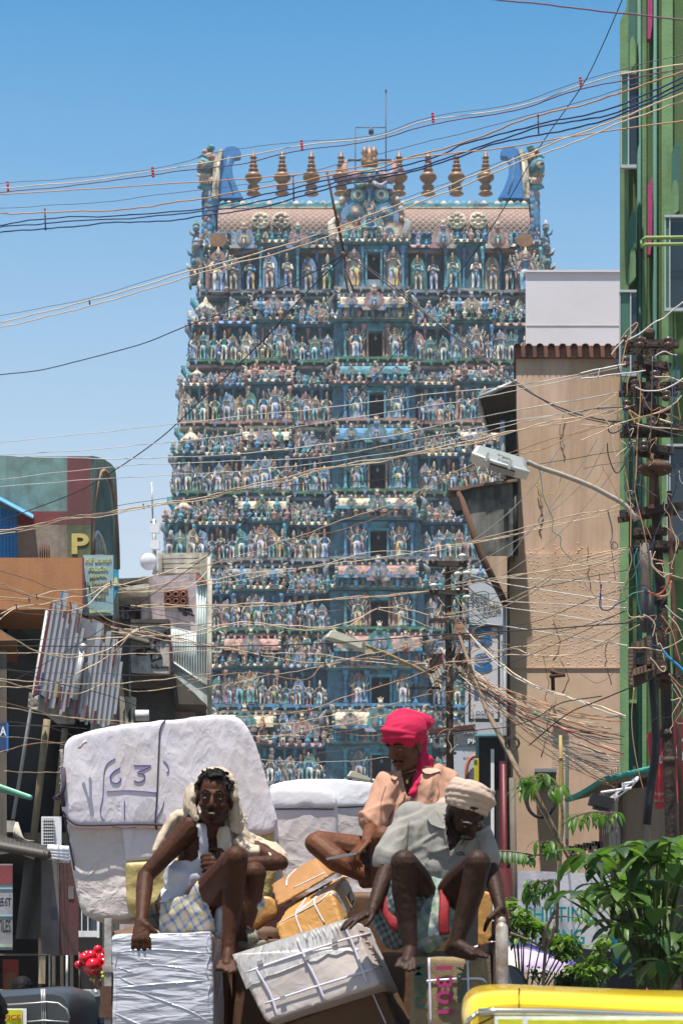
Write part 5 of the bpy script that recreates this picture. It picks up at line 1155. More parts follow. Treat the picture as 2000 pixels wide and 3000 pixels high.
# knot and hanging bar
wire([(-5,861),(90,850),(200,824),(330,788),(430,748),(520,715),(610,675),(700,635),(793,583)], 3.2, w_dark, 'black wire from the left edge up to the knot before the tower', Y0=20, Y1=18, wob=.2)
wire([(793,586),(700,675),(600,785),(445,935),(350,1020),(200,1118),(60,1175),(-5,1199)], 3.4, w_dark, 'black wire dropping steeply left from the knot', Y0=18, Y1=24, wob=.2)
wire([(793,583),(850,622),(950,700),(1080,800),(1190,885),(1300,942),(1420,972),(1500,985),(1600,1010)], 4.4, w_dark, 'thick black cable sagging right from the knot to the green building', Y0=18, Y1=14, wob=.3)
wire([(795,583),(850,616),(950,694),(1080,806),(1190,880),(1300,948),(1420,976),(1500,981),(1600,985)], 3, w_dark, 'second black cable twined with the thick one from the knot', Y0=18, Y1=14.1, wob=.3)
o = empty('hanging_bar', P(957,500,18), 'thin rusty bar hanging slantwise with frayed ends at the cable knot', 'bar')
b = MB(); b.tube([P(957,500,18), P(975,590,18), P(1007,738,18)], .012, 6); b.build('bar', m_rust, o)
b = MB(); b.tube([P(1007,738,18), P(1012,790,18), P(1024,822,18), P(1036,852,18)], .009, 6); b.tube([P(1010,742,18), P(1008,800,18), P(1018,850,18)], .008, 6); 
for i in range(4): b.ell(P(1004+i*4, 742+3*(i % 2), 17.98), (.025,.02,.02), 0, 6, 4)
b.build('frayed_tail', m_wood, o)
# --- lines across the middle of the tower
mid = [([(-5,1016),(180,998),(353,979),(600,951),(745,937),(990,905),(1215,881),(1420,838)],2.4,w_alu),
 ([(-5,1045),(180,1035),(353,1019),(600,992),(823,957),(1000,930),(1099,914),(1250,883),(1430,842)],2.4,w_alu),
 ([(-5,1047),(200,1053),(353,1052),(567,1041),(745,1020),(900,1000),(1060,965),(1215,937),(1420,902)],3,w_alu),
 ([(-5,1102),(200,1078),(353,1066),(567,1058),(745,1049),(900,1020),(1215,961),(1420,935)],2.2,w_alu),
 ([(-5,1118),(200,1102),(353,1093),(600,1078),(823,1051),(1000,1020),(1215,966),(1420,928)],2.2,w_alu),
 ([(-5,1236),(143,1190),(329,1152),(486,1132),(700,1112),(900,1100),(1215,1068),(1430,1034)],1.8,w_dark)]
for i, (p_, w_, m_) in enumerate(mid): wire(p_, w_, m_, 'thin twisted bare wire crossing the middle storeys of the tower, left to right', 'bare wires across the middle of the tower', 20, 15)
for d, w_ in ((0,3.2),(5,2.6),(9,3.2)):
 wire([(-5,1217+d),(70,1208+d*.9),(143,1191+d*.4),(240,1176+d),(329,1163+d*.4),(486,1137+d*.8),(533,1124+d*.4),(640,1100+d),(725,1078+d*.5),(840,1066-d*.8),(946,1042+d*.3),(1060,1016+d),(1159,994+d*.3),(1300,970-d),(1430,938+d)], w_, w_cream, 'cream cable of the triple strand crossing the tower at mid height', 'triple cream strand across the tower', 20, 15, wob=1.2)
wire([(431,1305),(499,1289),(600,1262),(701,1225),(800,1190),(881,1165),(994,1111),(1060,1078),(1117,1057),(1250,1030),(1340,985),(1430,960)], 2.8, w_cream, 'wavy cream cable climbing behind the nearer street lamp head', None, 20, 15, wob=1.2)
wire([(431,1315),(499,1293),(560,1285),(640,1258),(701,1232),(790,1215),(881,1183),(994,1118),(1117,1060),(1230,1020),(1430,965)], 2.4, w_orange, 'wavy tan cable climbing just under the cream one to the lamp head', None, 20, 15, wob=1.2)
low = [([(431,1341),(540,1322),(682,1305),(850,1285),(1019,1255),(1200,1225),(1430,1168)],2.4,w_cream),
 ([(270,1362),(431,1348),(560,1330),(682,1309),(860,1268),(1019,1262),(1250,1210),(1430,1178)],2,w_cream),
 ([(300,1391),(431,1390),(560,1388),(694,1382),(840,1370),(986,1358)],3,w_cream), ([(300,1396),(431,1394),(600,1392),(760,1378),(986,1362)],2.4,w_cream),
 ([(200,1470),(431,1455),(500,1438),(581,1429),(680,1440),(760,1440),(820,1420),(866,1399),(930,1400),(986,1413)],3.4,w_cream),
 ([(300,1450),(431,1462),(520,1440),(581,1433),(700,1448),(800,1435),(866,1402),(960,1430),(1010,1450)],2.6,w_cream),
 ([(254,1440),(431,1470),(520,1492),(596,1501),(701,1500),(806,1516),(986,1528),(1120,1520)],2.8,w_cream),
 ([(254,1450),(431,1478),(560,1497),(640,1512),(746,1525),(800,1513),(940,1520),(1040,1545)],2.6,w_cream),
 ([(431,1562),(560,1545),(700,1560),(746,1526),(860,1510),(1000,1470),(1150,1450)],2,w_orange),
 ([(431,1586),(600,1556),(746,1528),(900,1490),(1010,1465)],1.8,w_cream),
 ([(420,1665),(581,1647),(708,1630),(844,1585),(986,1540),(1100,1490)],3,w_orange), ([(560,1670),(708,1655),(860,1625),(1010,1590)],1.8,w_cream),
 ([(540,1690),(700,1690),(850,1672),(1010,1655)],1.8,w_cream), ([(600,1720),(760,1700),(900,1712),(1010,1700)],1.6,w_dark), ([(600,1745),(760,1752),(900,1740),(1010,1760)],1.6,w_alu), ([(560,1700),(700,1735),(860,1745),(1010,1720)],1.6,w_dark), ([(540,1672),(680,1660),(840,1690),(1010,1640)],1.6,w_orange), ([(600,1700),(760,1668),(900,1640),(1010,1622)],1.6,w_cream), ([(600,1760),(800,1720),(1010,1690)],1.4,w_grey)]
for p_, w_, m_ in low: wire(p_, w_, m_, 'wavy service cable before the lower tower, running to the second pole', 'service cables running to the second pole', 24, 26, wob=1.4)
wire([(-5,1484),(250,1485),(486,1485),(745,1478),(1019,1458),(1230,1446),(1439,1431),(1620,1410)], 3.6, w_dark, 'straight thick black cable spanning the whole street at mid height', None, 22, 16, wob=.1)
wire([(-5,1472),(120,1468),(300,1455),(500,1430),(800,1400)], 2, w_grey, 'thin dark wire just over the thick black cable at left', None, 24, 26, wob=.1)
left = [([(-5,1338),(50,1358),(84,1371),(150,1380),(205,1395),(254,1425),(330,1445),(486,1490)],3,w_cream), ([(-5,1310),(60,1328),(120,1352),(200,1372),(320,1400),(431,1430)],1.8,w_grey),
 ([(-5,1371),(66,1373),(120,1360),(205,1352),(320,1333),(420,1300),(486,1270)],3,w_cream), ([(-5,1379),(66,1384),(140,1400),(205,1425),(300,1448),(431,1470)],2.6,w_orange),
 ([(-5,1412),(37,1394),(100,1387),(160,1374),(205,1366),(254,1340),(330,1350),(431,1330)],3,w_cream), ([(-5,1428),(37,1397),(90,1397),(150,1404),(200,1390),(254,1344),(320,1360),(431,1350),(486,1300)],3,w_cream),
 ([(-5,1448),(40,1472),(90,1497),(161,1510),(230,1500),(280,1470),(319,1443),(380,1440),(431,1452)],3.4,w_cream), ([(-5,1579),(60,1578),(130,1565),(217,1528),(270,1490),(319,1445),(400,1434),(486,1440)],3.4,w_cream),
 ([(-5,1500),(140,1502),(280,1504),(431,1496),(486,1495)],2.6,w_cream), ([(-5,1560),(90,1567),(242,1572),(350,1562),(486,1548)],3,w_cream), ([(-5,1563),(80,1583),(180,1592),(242,1574),(330,1588),(486,1560)],2.8,w_cream),
 ([(-5,1530),(100,1560),(250,1600),(400,1650)],2,w_dark), ([(-5,1610),(120,1640),(300,1668)],1.8,w_orange), ([(-5,1623),(100,1640),(200,1652),(320,1662)],3,w_cream), ([(-5,1400),(120,1412),(300,1402),(431,1405)],1.6,w_grey), ([(-5,1350),(160,1395),(330,1465),(486,1480)],1.8,w_grey),
 ([(-5,1540),(200,1548),(431,1552)],1.6,w_grey), ([(-5,1655),(80,1664),(200,1675)],1.6,w_grey), ([(-5,1690),(90,1700),(150,1712)],1.8,w_cream), ([(-5,1668),(90,1668),(170,1690)],1.6,w_grey), ([(-5,1730),(60,1712),(150,1705)],2.6,w_orange), ([(10,1772),(80,1775),(145,1772)],2.2,w_cream)]
for i, (p_, w_, m_) in enumerate(left): wire(p_, w_, m_, 'drooping service cable criss-crossing in front of the left buildings', 'service cables before the left buildings', 20+.2*(i % 5), 23, wob=1.0)
for i, (x, y) in enumerate(((84,1371),(66,1378),(37,1394),(205,1352),(254,1340),(161,1388),(40,1500),(319,1444),(242,1573),(143,1191),(329,1163),(533,1124),(725,1079),(946,1042),(1159,994),(499,1289),(701,1228),(581,1430),(866,1400),(596,1501),(701,1499),(960,1510),(746,1526),(694,1382),(682,1307),(535,1564),(640,1670),(806,1395))):
 clip(x, y-5, y+5, 20, m_brownclip, 'tiny metal cable tie on the criss-crossing cables', 'tiny cable ties', 5)
for x, y in ((1018,1516),(936,1493),(708,1628),(608,1660)): clip(x-2, y-12, y+12, 22, mr_, 'thin red cable marker among the lower wires', 'thin red cable markers', 4)

# --- the tall dark pole at right
S = lot('utility_pole', 15, 1920, 'tall rusty black utility pole loaded with crossarms and cable tangles, before the green building', 'utility pole')
YP = 15
b = MB(); c = [(1903,985,11),(1905,1030,12),(1903,1110,12.5),(1905,1200,13),(1909,1300,13.5),(1916,1420,14),(1922,1500,14),(1926,1620,15),(1938,1760,16),(1944,1860,16),(1950,2010,17),(1955,2150,18),(1962,2300,19),(1966,2450,19),(1972,2700,20),(1978,3000,20),(1984,3560,21)]
b.tube([P(x, y, YP) for x, y, r in c], [r*1.0/F*YP for x, y, r in c], 10)
b.lathe([(.045,-.03),(.045,.0),(.05,.01),(.05,.04),(.03,.06)], P(1900,985,YP), 10); b.tube([P(1899,975,YP), P(1898,935,YP)], [.008,.002], 5)
for y in (1090, 1180, 1500, 1760, 2005, 2150, 2230): 
 xx = [q_[0] for q_ in c if q_[1] >= y][0]; b.tube([P(xx-3,y,YP)+Vector((0,0,.03)), P(xx-3,y,YP)-Vector((0,0,.03))], .055, 10)
b.build('shaft', m_pole, S)
def arm(pts, d=.055, Y=YP-.09, name='crossarm', m=m_pole):
 b = MB(); q_ = [P(*p, Y) for p in pts]; a_, b_ = q_
 dv = (b_-a_); L = dv.length; mid_ = (a_+b_)/2; ang = atan2(dv.z, dv.x)
 b.box(mid_, (L, .05, d), (0, -ang, 0)); b.box(mid_+Vector((0,.18,0)), (L*.96, .03, d*.8), (0,-ang,0))
 n = max(3, int(L/.09))
 for i in range(n): 
  p_ = a_.lerp(b_, (i+.5)/n); b.tube([p_+Vector((0,-.045,0)), p_+Vector((0,.2,0))], .008, 5)
  if i % 2: b.tube([p_+Vector((0,.0,d*.9)), p_-Vector((0,.0,d*.9))], .007, 5)
 return b.build(name, m, S)
for a_, b_ in (((380,312),(845,316)),((470,440),(775,520)),((350,685),(880,678)),((470,815),(770,915)),((360,1042),(875,1035)),((490,1200),(805,1240)),((340,1785),(880,1712)),((460,1935),(745,1932)),((470,2040),(880,2052))): arm([Z1b(*a_), Z1b(*b_)])
arm([Z2b(620,730), Z2b(780,725)], .04); arm([Z2b(640,1120), Z2b(880,1140)], .04)
b = MB(); c_ = P(*Z1b(640,1400),YP-.1); b.lathe([(.13,-.02),(.14,.0),(.13,.03),(.07,.05),(.05,.07)], c_, 14); b.tube([P(*Z1b(612,1360),YP-.16), P(*Z1b(605,1730),YP-.16)], .018, 6); b.tube([P(*Z1b(630,1360),YP-.16), P(*Z1b(622,1730),YP-.16)], .01, 6); b.box(P(*Z1b(605,1720),YP-.16), (.045,.04,.03)); b.tube([P(*Z1b(612,1370),YP-.16), P(*Z1b(618,1260),YP-.16)], .014, 6)
b.build('iron_bracket', m_rust, S)
for x, y in ((385,470),(395,845),(510,300),(755,300),(470,665),(640,590),(740,760),(610,980),(545,1190),(390,290)):
 b = MB(); b.lathe([(.02,-.04),(.035,-.03),(.035,-.01),(.02,0),(.035,.01),(.035,.03),(.015,.04)], P(*Z1b(x,y),YP-.17), 8); b.build('insulator', mat('brown_insulator', (.10,.06,.045), rough=.3), S)
# fuse board with wooden blocks
b = MB(); poly(b, zz(Z2b, [(430,850),(560,780),(612,745),(640,1120),(462,1205)]), YP-.35, .1); fb = b.build('fuse_board', mat('charred_board', (.05,.035,.028), **old), S)
b = MB(); pan(b, *Z2b(475,920), *Z2b(545,1020), YP-.42, .06); b.build('hole_shade_panel', m_black, fb)  # black plate painted in for the unlit hole in the board
b = MB()
for i, (x, y) in enumerate([(430,905+j*35) for j in range(9)]+[(590,790+j*32) for j in range(9)]+[(465+j*30,1085-j*9) for j in range(6)]+[(460+j*34,860-j*8) for j in range(3)]):
 b.box(P(*Z2b(x,y), YP-.42), (.032,.035,.024 if i < 18 else .05))
b.build('fuse_blocks', mat('brown_fuse_block', (.20,.12,.075), **old), fb)
b = MB(); poly(b, zz(Z2b, [(640,735),(745,720),(752,1070),(645,1110)]), YP-.15, .12); b.build('junction_box', m_pole, S)
b = MB(); b.tube([P(*Z2b(x,y), YP-.2) for x, y in ((590,380),(600,560),(610,900),(620,1180),(640,1440),(650,1680),(640,1850),(610,2020),(590,2200),(570,2400))], .032, 8); b.build('thick_drop_cable', m_black, S)
b = MB(); b.tube([P(*Z2b(x,y), YP-.1) for x, y in ((545,-20),(560,200),(560,500),(560,740))], .04, 8); b.build('conduit', m_wood, S)
b = MB(); b.tube([P(*Z1b(765,1585), YP-.1), P(*Z1b(780,2100), YP-.1), P(*Z2b(820,900), YP-.1), P(*Z2b(850,1700), YP-.1), P(*Z2b(880,2700), YP-.1)], .02, 7); b.build('thin_iron_upright', m_rust, S)
# looping loose cables on the pole: each one a cable
loops = [([(350,270),(400,200),(480,135),(485,170),(410,270),(370,420),(330,700),(318,900),(340,1150),(380,1400),(430,1700),(430,2100)],5,w_orange),
 ([(400,760),(405,640),(440,565),(490,570),(515,700),(510,900),(490,1100),(480,1400),(470,1600),(540,1900),(570,2050)],5,w_orange),
 ([(290,430),(345,590),(370,850),(420,1100),(460,1300),(450,1600),(465,1750)],5,w_blue), ([(800,400),(830,480),(815,600),(800,900),(780,1200),(830,1500)],4,w_blue),
 ([(280,1000),(240,1030),(250,1075),(300,1080),(360,1040),(350,990),(280,980)],6,w_dark), ([(230,1170),(240,1280),(290,1410),(340,1410),(410,1280),(430,1150),(410,1040)],5,w_dark),
 ([(410,280),(520,220),(640,130),(720,90),(800,20),(900,-60)],6,w_alu), ([(470,690),(550,720),(680,715),(800,670),(900,600)],6,w_alu), ([(640,600),(760,600),(880,640)],5,w_cream), ([(640,420),(720,380),(780,400),(830,410)],5,w_alu),
 ([(480,1000),(620,1030),(760,1045),(900,1055)],4,w_cream), ([(680,965),(760,990),(790,1000)],8,w_cream), ([(400,980),(560,940),(700,890),(820,820),(870,760)],4,w_cream), ([(420,975),(560,935),(700,900),(790,850)],3,w_orange),
 ([(740,430),(790,700),(780,1000),(800,1250)],4,w_grey), ([(620,420),(610,900),(600,1200)],4,w_wood if 0 else w_grey), ([(720,1400),(780,1460),(830,1440),(890,1440)],4,w_dark),
 ([(880,1330),(840,1420),(820,1560),(760,1700),(690,1850),(630,2000),(610,2120)],5,w_dark), ([(530,960),(440,900),(420,900),(470,1000)],7,w_orange), ([(200,1400),(240,1460),(310,1600),(340,1660)],3,w_orange), ([(80,1545),(140,1500),(195,1400),(180,1360)],3,w_orange),
 ([(230,1750),(265,1900),(270,2000),(255,2030),(290,2090),(320,2060),(290,2020),(265,2060),(270,2110),(300,2352)],3,w_grey), ([(165,850),(180,930),(240,1000),(265,1060)],4,w_cream), ([(0,1150),(90,1110),(180,1070),(300,1010),(400,985)],4,w_cream), ([(0,960),(120,930),(240,925),(340,880),(470,840)],3,w_cream), ([(0,1010),(200,1020),(380,1015)],3,w_cream),
 ([(0,570),(90,545),(160,530),(300,505),(390,490)],6,w_alu), ([(0,615),(140,600),(260,580),(420,565),(560,545)],6,w_alu), ([(150,600),(165,530)],5,w_alu), ([(265,410),(300,360),(345,310),(370,280)],6,w_alu), ([(30,1390),(160,1360),(300,1340),(540,1310)],2,w_dark), ([(0,900),(100,880),(290,860),(420,870)],4,w_dark), ([(0,960),(140,860),(300,750)],3,w_cream),
 ([(300,1300),(330,1260),(400,1200),(350,1150)],3,w_cream), ([(280,1100),(280,1200),(310,1300)],3,w_cream), ([(0,1800),(120,1770),(240,1740),(340,1700)],3,w_cream), ([(0,2190),(130,2150),(260,2120),(380,2090)],4,w_cream), ([(0,2160),(160,2120),(300,2090),(400,2070)],4,w_cream), ([(0,2230),(180,2200),(290,2200),(330,2150)],4,w_cream)]
for i, (p_, w_, m_) in enumerate(loops): wire(p_, w_*.75, m_, 'loose looping cable hanging around the crossarms of the tall black pole', 'loose cables on the tall black pole', 14.4-.05*(i % 8), conv=Z1b, wob=.5)
loops2 = [([(410,0),(440,120),(400,260),(380,350),(400,460)],4,w_orange), ([(490,20),(460,120),(480,260),(490,450),(520,600)],5,w_teal), ([(400,450),(450,410),(550,385)],5,w_teal), ([(180,330),(170,430),(170,530),(240,555),(320,500),(390,470)],5,w_blue), ([(160,230),(175,400),(180,540),(210,550)],3,w_blue),
 ([(580,390),(640,420),(700,400),(750,330),(770,240)],8,w_red), ([(620,400),(680,430),(760,410),(780,300)],7,w_orange), ([(600,40),(620,160),(680,220),(750,240),(790,240)],5,w_cream), ([(620,110),(700,130),(750,160),(790,130)],5,w_orange), ([(390,480),(420,600),(500,610),(560,600)],4,w_cream), ([(700,890),(760,960),(830,1020),(900,1090)],11,w_sky), ([(590,840),(640,860),(700,880)],6,w_blue), ([(555,350),(540,560),(600,650),(640,690)],5,w_blue),
 ([(410,880),(500,880),(560,875),(640,890),(700,900)],5,w_cream), ([(600,960),(640,1000),(680,1060),(720,1080),(730,1040),(690,1040)],5,w_cream), ([(700,890),(800,850),(880,800)],4,w_cream), ([(760,600),(830,680),(880,800)],4,w_cream), ([(730,510),(800,580),(880,640)],4,w_alu), ([(700,600),(780,720),(820,860),(860,1000)],4,w_orange), ([(780,1150),(830,1220),(880,1310)],5,w_cream), ([(760,1100),(850,1200),(900,1230)],5,w_orange), ([(840,540),(880,560),(900,600)],4,w_cream), ([(620,780),(640,680),(600,620),(540,590)],5,w_cream),
 ([(460,1220),(440,1450),(450,1650),(490,1900),(540,2100)],4,w_orange), ([(380,340),(310,350),(310,390),(360,400),(350,350),(310,270)],4,w_cream), ([(0,250),(60,350),(120,430),(140,450)],4,w_cream), ([(0,1100),(80,1150),(140,1180),(220,1150),(300,1090),(390,1070)],2,w_grey)]
for i, (p_, w_, m_) in enumerate(loops2): wire(p_, w_*.75, m_, 'loose looping cable hanging around the fuse board of the tall black pole', 'loose cables by the fuse board', 14.4-.05*(i % 8), conv=Z2b, wob=.5)
for i in range(36):   # thin tangle around the pole
 x = RW.uniform(1830,1990); y = RW.uniform(1050,2060); p_ = [(x, y)]
 for j in range(5): x += RW.uniform(-28,34); y += RW.uniform(-12,46); p_.append((min(x,2040), y))
 wire(p_, RW.choice([1.8,2.2,2.8]), RW.choice([w_grey,w_dark,w_cream,w_orange,w_dark,w_blue,w_alu]), 'thin curling wire end in the tangle on the tall black pole', 'thin tangle on the tall black pole', 14.6, conv=lambda a_, b_: (a_, b_), wob=2)
# --- straight white lines on the beige wall between the two poles
Zw = [(((350,880),(520,885),(1180,915))), (((160,860),(430,925),(1140,1035))), (((380,1035),(700,1050),(1190,1078))), (((400,1075),(760,1125),(1160,1195))), (((170,1170),(400,1198),(820,1265),(1200,1325)))]
for p_ in Zw: wire(p_, 3, w_alu, 'straight pale wire crossing the beige wall between the two poles', 'pale wires before the beige wall', 26, 18, conv=Z7, wob=.1)
dg = [((0,720),(240,600),(530,345),(780,0)), ((0,905),(430,660),(600,540),(880,170),(1010,-40)), ((60,930),(400,760),(570,560),(900,270),(1060,0)), ((380,870),(700,640),(980,350),(1240,0)), ((0,990),(320,985),(690,930),(1000,865),(1400,800)), ((0,1150),(500,1190),(1000,1010),(1400,900)), ((0,1590),(600,1290),(1000,1170),(1300,1060)), ((0,1620),(700,1330),(1180,1100))]
for i, p_ in enumerate(dg): wire(p_, 2.4 if i < 4 else 2, w_alu if i < 4 else w_dark, 'thin diagonal wire rising to the right across the beige wall', 'diagonal wires before the beige wall', 24, 16, conv=Z7, wob=.2)
cr = [((0,690),(340,600),(515,555),(800,480),(1075,435)), ((0,935),(400,870),(700,830),(1060,760),(1180,715)), ((0,950),(500,865),(790,810),(1100,740),(1190,700)), ((0,1120),(250,1080),(500,990),(730,850),(900,830),(1170,740)), ((0,1140),(300,1100),(460,1040),(600,960),(730,860)), ((100,1430),(440,1340),(700,1325),(880,1305),(1100,1210),(1290,1130)), ((120,1440),(440,1350),(560,1380),(830,1390),(1000,1330),(1200,1210)), ((0,1440),(300,1410),(440,1385),(700,1395),(930,1355),(1100,1290),(1280,1190))]
for p_ in cr: wire(p_, 3.2, w_cream, 'sagging cream cable between the second pole and the tall black pole', 'sagging cream cables between the poles', 25, 16, conv=Z7, wob=.7)
wire(((150,1230),(300,1380),(470,1520),(640,1600),(780,1650),(900,1690),(1020,1730),(1190,1790)), 5, w_cream, 'thick twisted pale cable running down right from the second pole', None, 25, 17, conv=Z7, wob=1)
wire(((160,1240),(300,1400),(480,1540),(640,1620),(800,1660),(1020,1745),(1190,1800)), 3.4, w_alu, 'second strand twisted round the pale cable down from the second pole', None, 25, 17, conv=Z7, wob=1)
wire(((560,1980),(800,1780),(1010,1690),(1250,1590)), 4, w_dark, 'dark cable rising right to the fuse board across the beige wall foot', None, 18, 15, conv=Z7, wob=.3)
wire(((0,1770),(480,1690),(760,1660),(1000,1580),(1240,1440),(1600,1380)), 3, w_dark, 'long dark wire crossing behind the head wrap towards the tall pole', None, 22, 15, conv=lambda x, y: (1250+x*.3189, 1600+y*.3189), wob=.2)
Z25 = lambda x, y: (1250+x*.3189, 1600+y*.3189)
for i in range(34):    # fan of cables leaving the second pole down to the right
 x0_, y0_ = RW.uniform(240,420), RW.uniform(1080,1330); x1_, y1_ = 1600+RW.uniform(-20,220), RW.uniform(1560,2260)
 mx_ = lerp(x0_, x1_, .45); my_ = lerp(y0_, y1_, .45)+RW.uniform(20,130)
 wire(((x0_,y0_),(lerp(x0_,mx_,.5),lerp(y0_,my_,.5)+RW.uniform(-10,40)),(mx_,my_),(lerp(mx_,x1_,.5),lerp(my_,y1_,.5)+RW.uniform(20,60)),(x1_,y1_)), RW.choice([2.4,3,3.4,2]), RW.choice([w_cream,w_cream,w_cream,w_orange,w_orange,w_red,w_dark,w_teal]), 'service cable in the fan spreading down right from the second pole', 'fan of service cables from the second pole', 26, 18, conv=Z25, wob=1.4)
for i in range(9): wire(((1150,1890+i*18),(1400,1905+i*19),(1800,1925+i*22)), 1.6, w_grey, 'thin level wire low on the beige wall', 'thin level wires low on the beige wall', 20, 17, conv=Z25, wob=.3)
# --- second pole
S2_ = lot('utility_pole', 26, 1310, 'slender brown utility pole with white insulators, standing before the tower and hotel signs', 'utility pole')
S = S2_; Y2 = 26
def p3(x, y, d=0): return P(*Z3b(x, y), Y2-d)
b = MB(); b.tube([p3(325,90), p3(330,600), p3(340,1200), p3(346,1900), p3(352,2600), P(1321,2900+1.75/Y2*F,Y2)], [.042,.045,.05,.053,.055,.06], 10); b.build('shaft', m_pole2, S)
b = MB(); b.tube([p3(443,200,.1), p3(437,640,.1)], .02, 7); b.build('thin_mast', m_pole, S)
for a_, b_, d_ in (((160,150),(495,156),.07),((165,395),(505,400),.06),((165,642),(370,640),.055),((275,790),(512,786),.06),((0,1225),(260,1222),.03),((255,1785),(400,1785),.03)): 
 b = MB(); A1, B1 = p3(*a_,.08), p3(*b_,.08); dv = B1-A1; b.box((A1+B1)/2, (dv.length,.05,d_), (0,-atan2(dv.z,dv.x),0)); b.build('crossarm', m_pole, S)
b = MB(); b.tube([p3(280,240,.1), p3(480,200,.1)], .016, 5); b.build('stay_iron', m_pole2, S); b = MB(); b.tube([p3(400,780,.1), p3(370,960,.1)], .02, 5); b.build('stay_iron', m_pole2, S)
for x, y in ((200,92),(453,85),(205,340),(490,232),(415,240),(490,440),(180,1440)):
 b = MB(); b.lathe([(.025,-.06),(.03,-.03),(.02,-.02),(.055,-.015),(.06,.0),(.045,.02),(.015,.03)], p3(x,y,.12), 10); b.tube([p3(x,y+10,.12), p3(x,y+60,.1)], .006, 4); b.build('insulator', m_porc, S)
b = MB(); poly(b, zz(Z3b, [(165,930),(290,925),(285,1080),(180,1190)]), Y2-.3, .1); b.build('fuse_box', m_pole, S); b = MB(); poly(b, zz(Z3b, [(380,925),(510,922),(510,1020),(480,1160),(400,1130)]), Y2-.3, .1); b.build('fuse_box', m_pole, S)
b = MB()
for i in range(5): b.box(p3(190+i*22, 1150-i*22, .4), (.035,.04,.10), (0,radians(-20),0))
b.build('fuse_blocks', m_cream, S); b = MB()
for i in range(5): b.box(p3(430+i*14, 1050+i*20, .4), (.03,.04,.05), (0,radians(20),0))
b.build('fuse_blocks', m_cream, S)
for i in range(44):
 x = 1235+RW.gauss(90,32); y = RW.uniform(1730,2160); p_ = [(x, y)]
 for j in range(5): x += RW.uniform(-20,22); y += RW.uniform(-16,34); p_.append((x, y))
 wire(p_, RW.choice([1.6,2,2.4]), RW.choice([w_grey,w_dark,w_cream,w_orange,w_dark,w_blue,w_teal,w_cream]), 'thin curling wire in the tangle on the slender brown pole', 'thin tangle on the slender brown pole', 25.7, conv=lambda a_, b_: (a_, b_), wob=2)
for k in range(7):
 cx, cy = Z3b(430+RW.uniform(-25,25), 690+RW.uniform(-30,40)); r_ = RW.uniform(8,16)
 wire([(cx+cos(a)*r_, cy+sin(a)*r_*1.1) for a in [i*pi/4 for i in range(11)]], 2.6, w_orange, 'small coil of orange wire near the head of the slender brown pole', 'small orange wire coils', 25.6, conv=lambda a_, b_: (a_, b_), wob=.5)
for i in range(26):    # mess between second pole and hotel signs
 x0_, y0_ = RW.uniform(330,480), RW.uniform(200,760); 
 wire(((x0_,y0_),(x0_+90,y0_+RW.uniform(20,120)),(x0_+190,y0_+RW.uniform(-10,160)),(x0_+RW.uniform(260,420),y0_+RW.uniform(-40,230))), RW.choice([1.6,2,2.4]), RW.choice([w_dark,w_blue,w_grey,w_cream,w_orange,w_teal]), 'slack thin wire drooping before the hotel signs', 'slack wires before the hotel signs', 26, 27, conv=Z3b, wob=3)
# leaning timber prop
b = MB(); b.tube([P(1346,1865,25.5), P(1385,1975,25), P(1425,2080,24), P(1470,2170,23), P(1520,2265,22), P(1565,2330,21), P(1620,2430,20), P(1665,2500,19.5), P(1720,2620,19)], [.02,.028,.032,.032,.032,.03,.028,.026,.02], 8)
tag(b.build('leaning_timber', mat('weathered_timber', (.17,.12,.075), streak=((.10,.07,.05), 4, .6))), 'long weathered timber prop leaning from the second pole down behind the leaves', 'timber prop')
def torus_cable(cx, cy, rx, ry, Y, n, lb, grp=None, thick=5):
 for i in range(n):
  wire([(cx+cos(a)*(rx-i*2.2), cy+sin(a)*(ry-i*2.2)+i) for a in [j*pi/6+.4 for j in range(14)]], thick, w_dark, lb, grp, Y, conv=lambda a_, b_: (a_, b_), wob=.2)
torus_cable(1584, 2342, 46, 56, 20.5, 5, 'turn of the big black cable coil hanging on the beige wall', 'turns of the big black coil', 4)
torus_cable(1500, 2178, 22, 20, 21.5, 3, 'turn of the small black cable coil on the leaning timber', 'turns of the small black coil', 2.6)
# bamboo upright with twig
b = MB(); b.tube([P(1641,2155,19), P(1643,2235,19), P(1644,2300,19), P(1640,2420,19), P(1637,2560,19), P(1630,2740,19), P(1626,2900,19)], [.016,.02,.022,.018,.022,.02,.02], 8); b.ell(P(1642,2222,19), (.028,.028,.012), 0, 8, 4); b.ell(P(1641,2340,19), (.026,.026,.012), 0, 8, 4)
tag(b.build('bamboo_pole', mat('yellow_bamboo', (.36,.26,.10))), 'thin yellow bamboo upright standing before the beige wall', 'pole')

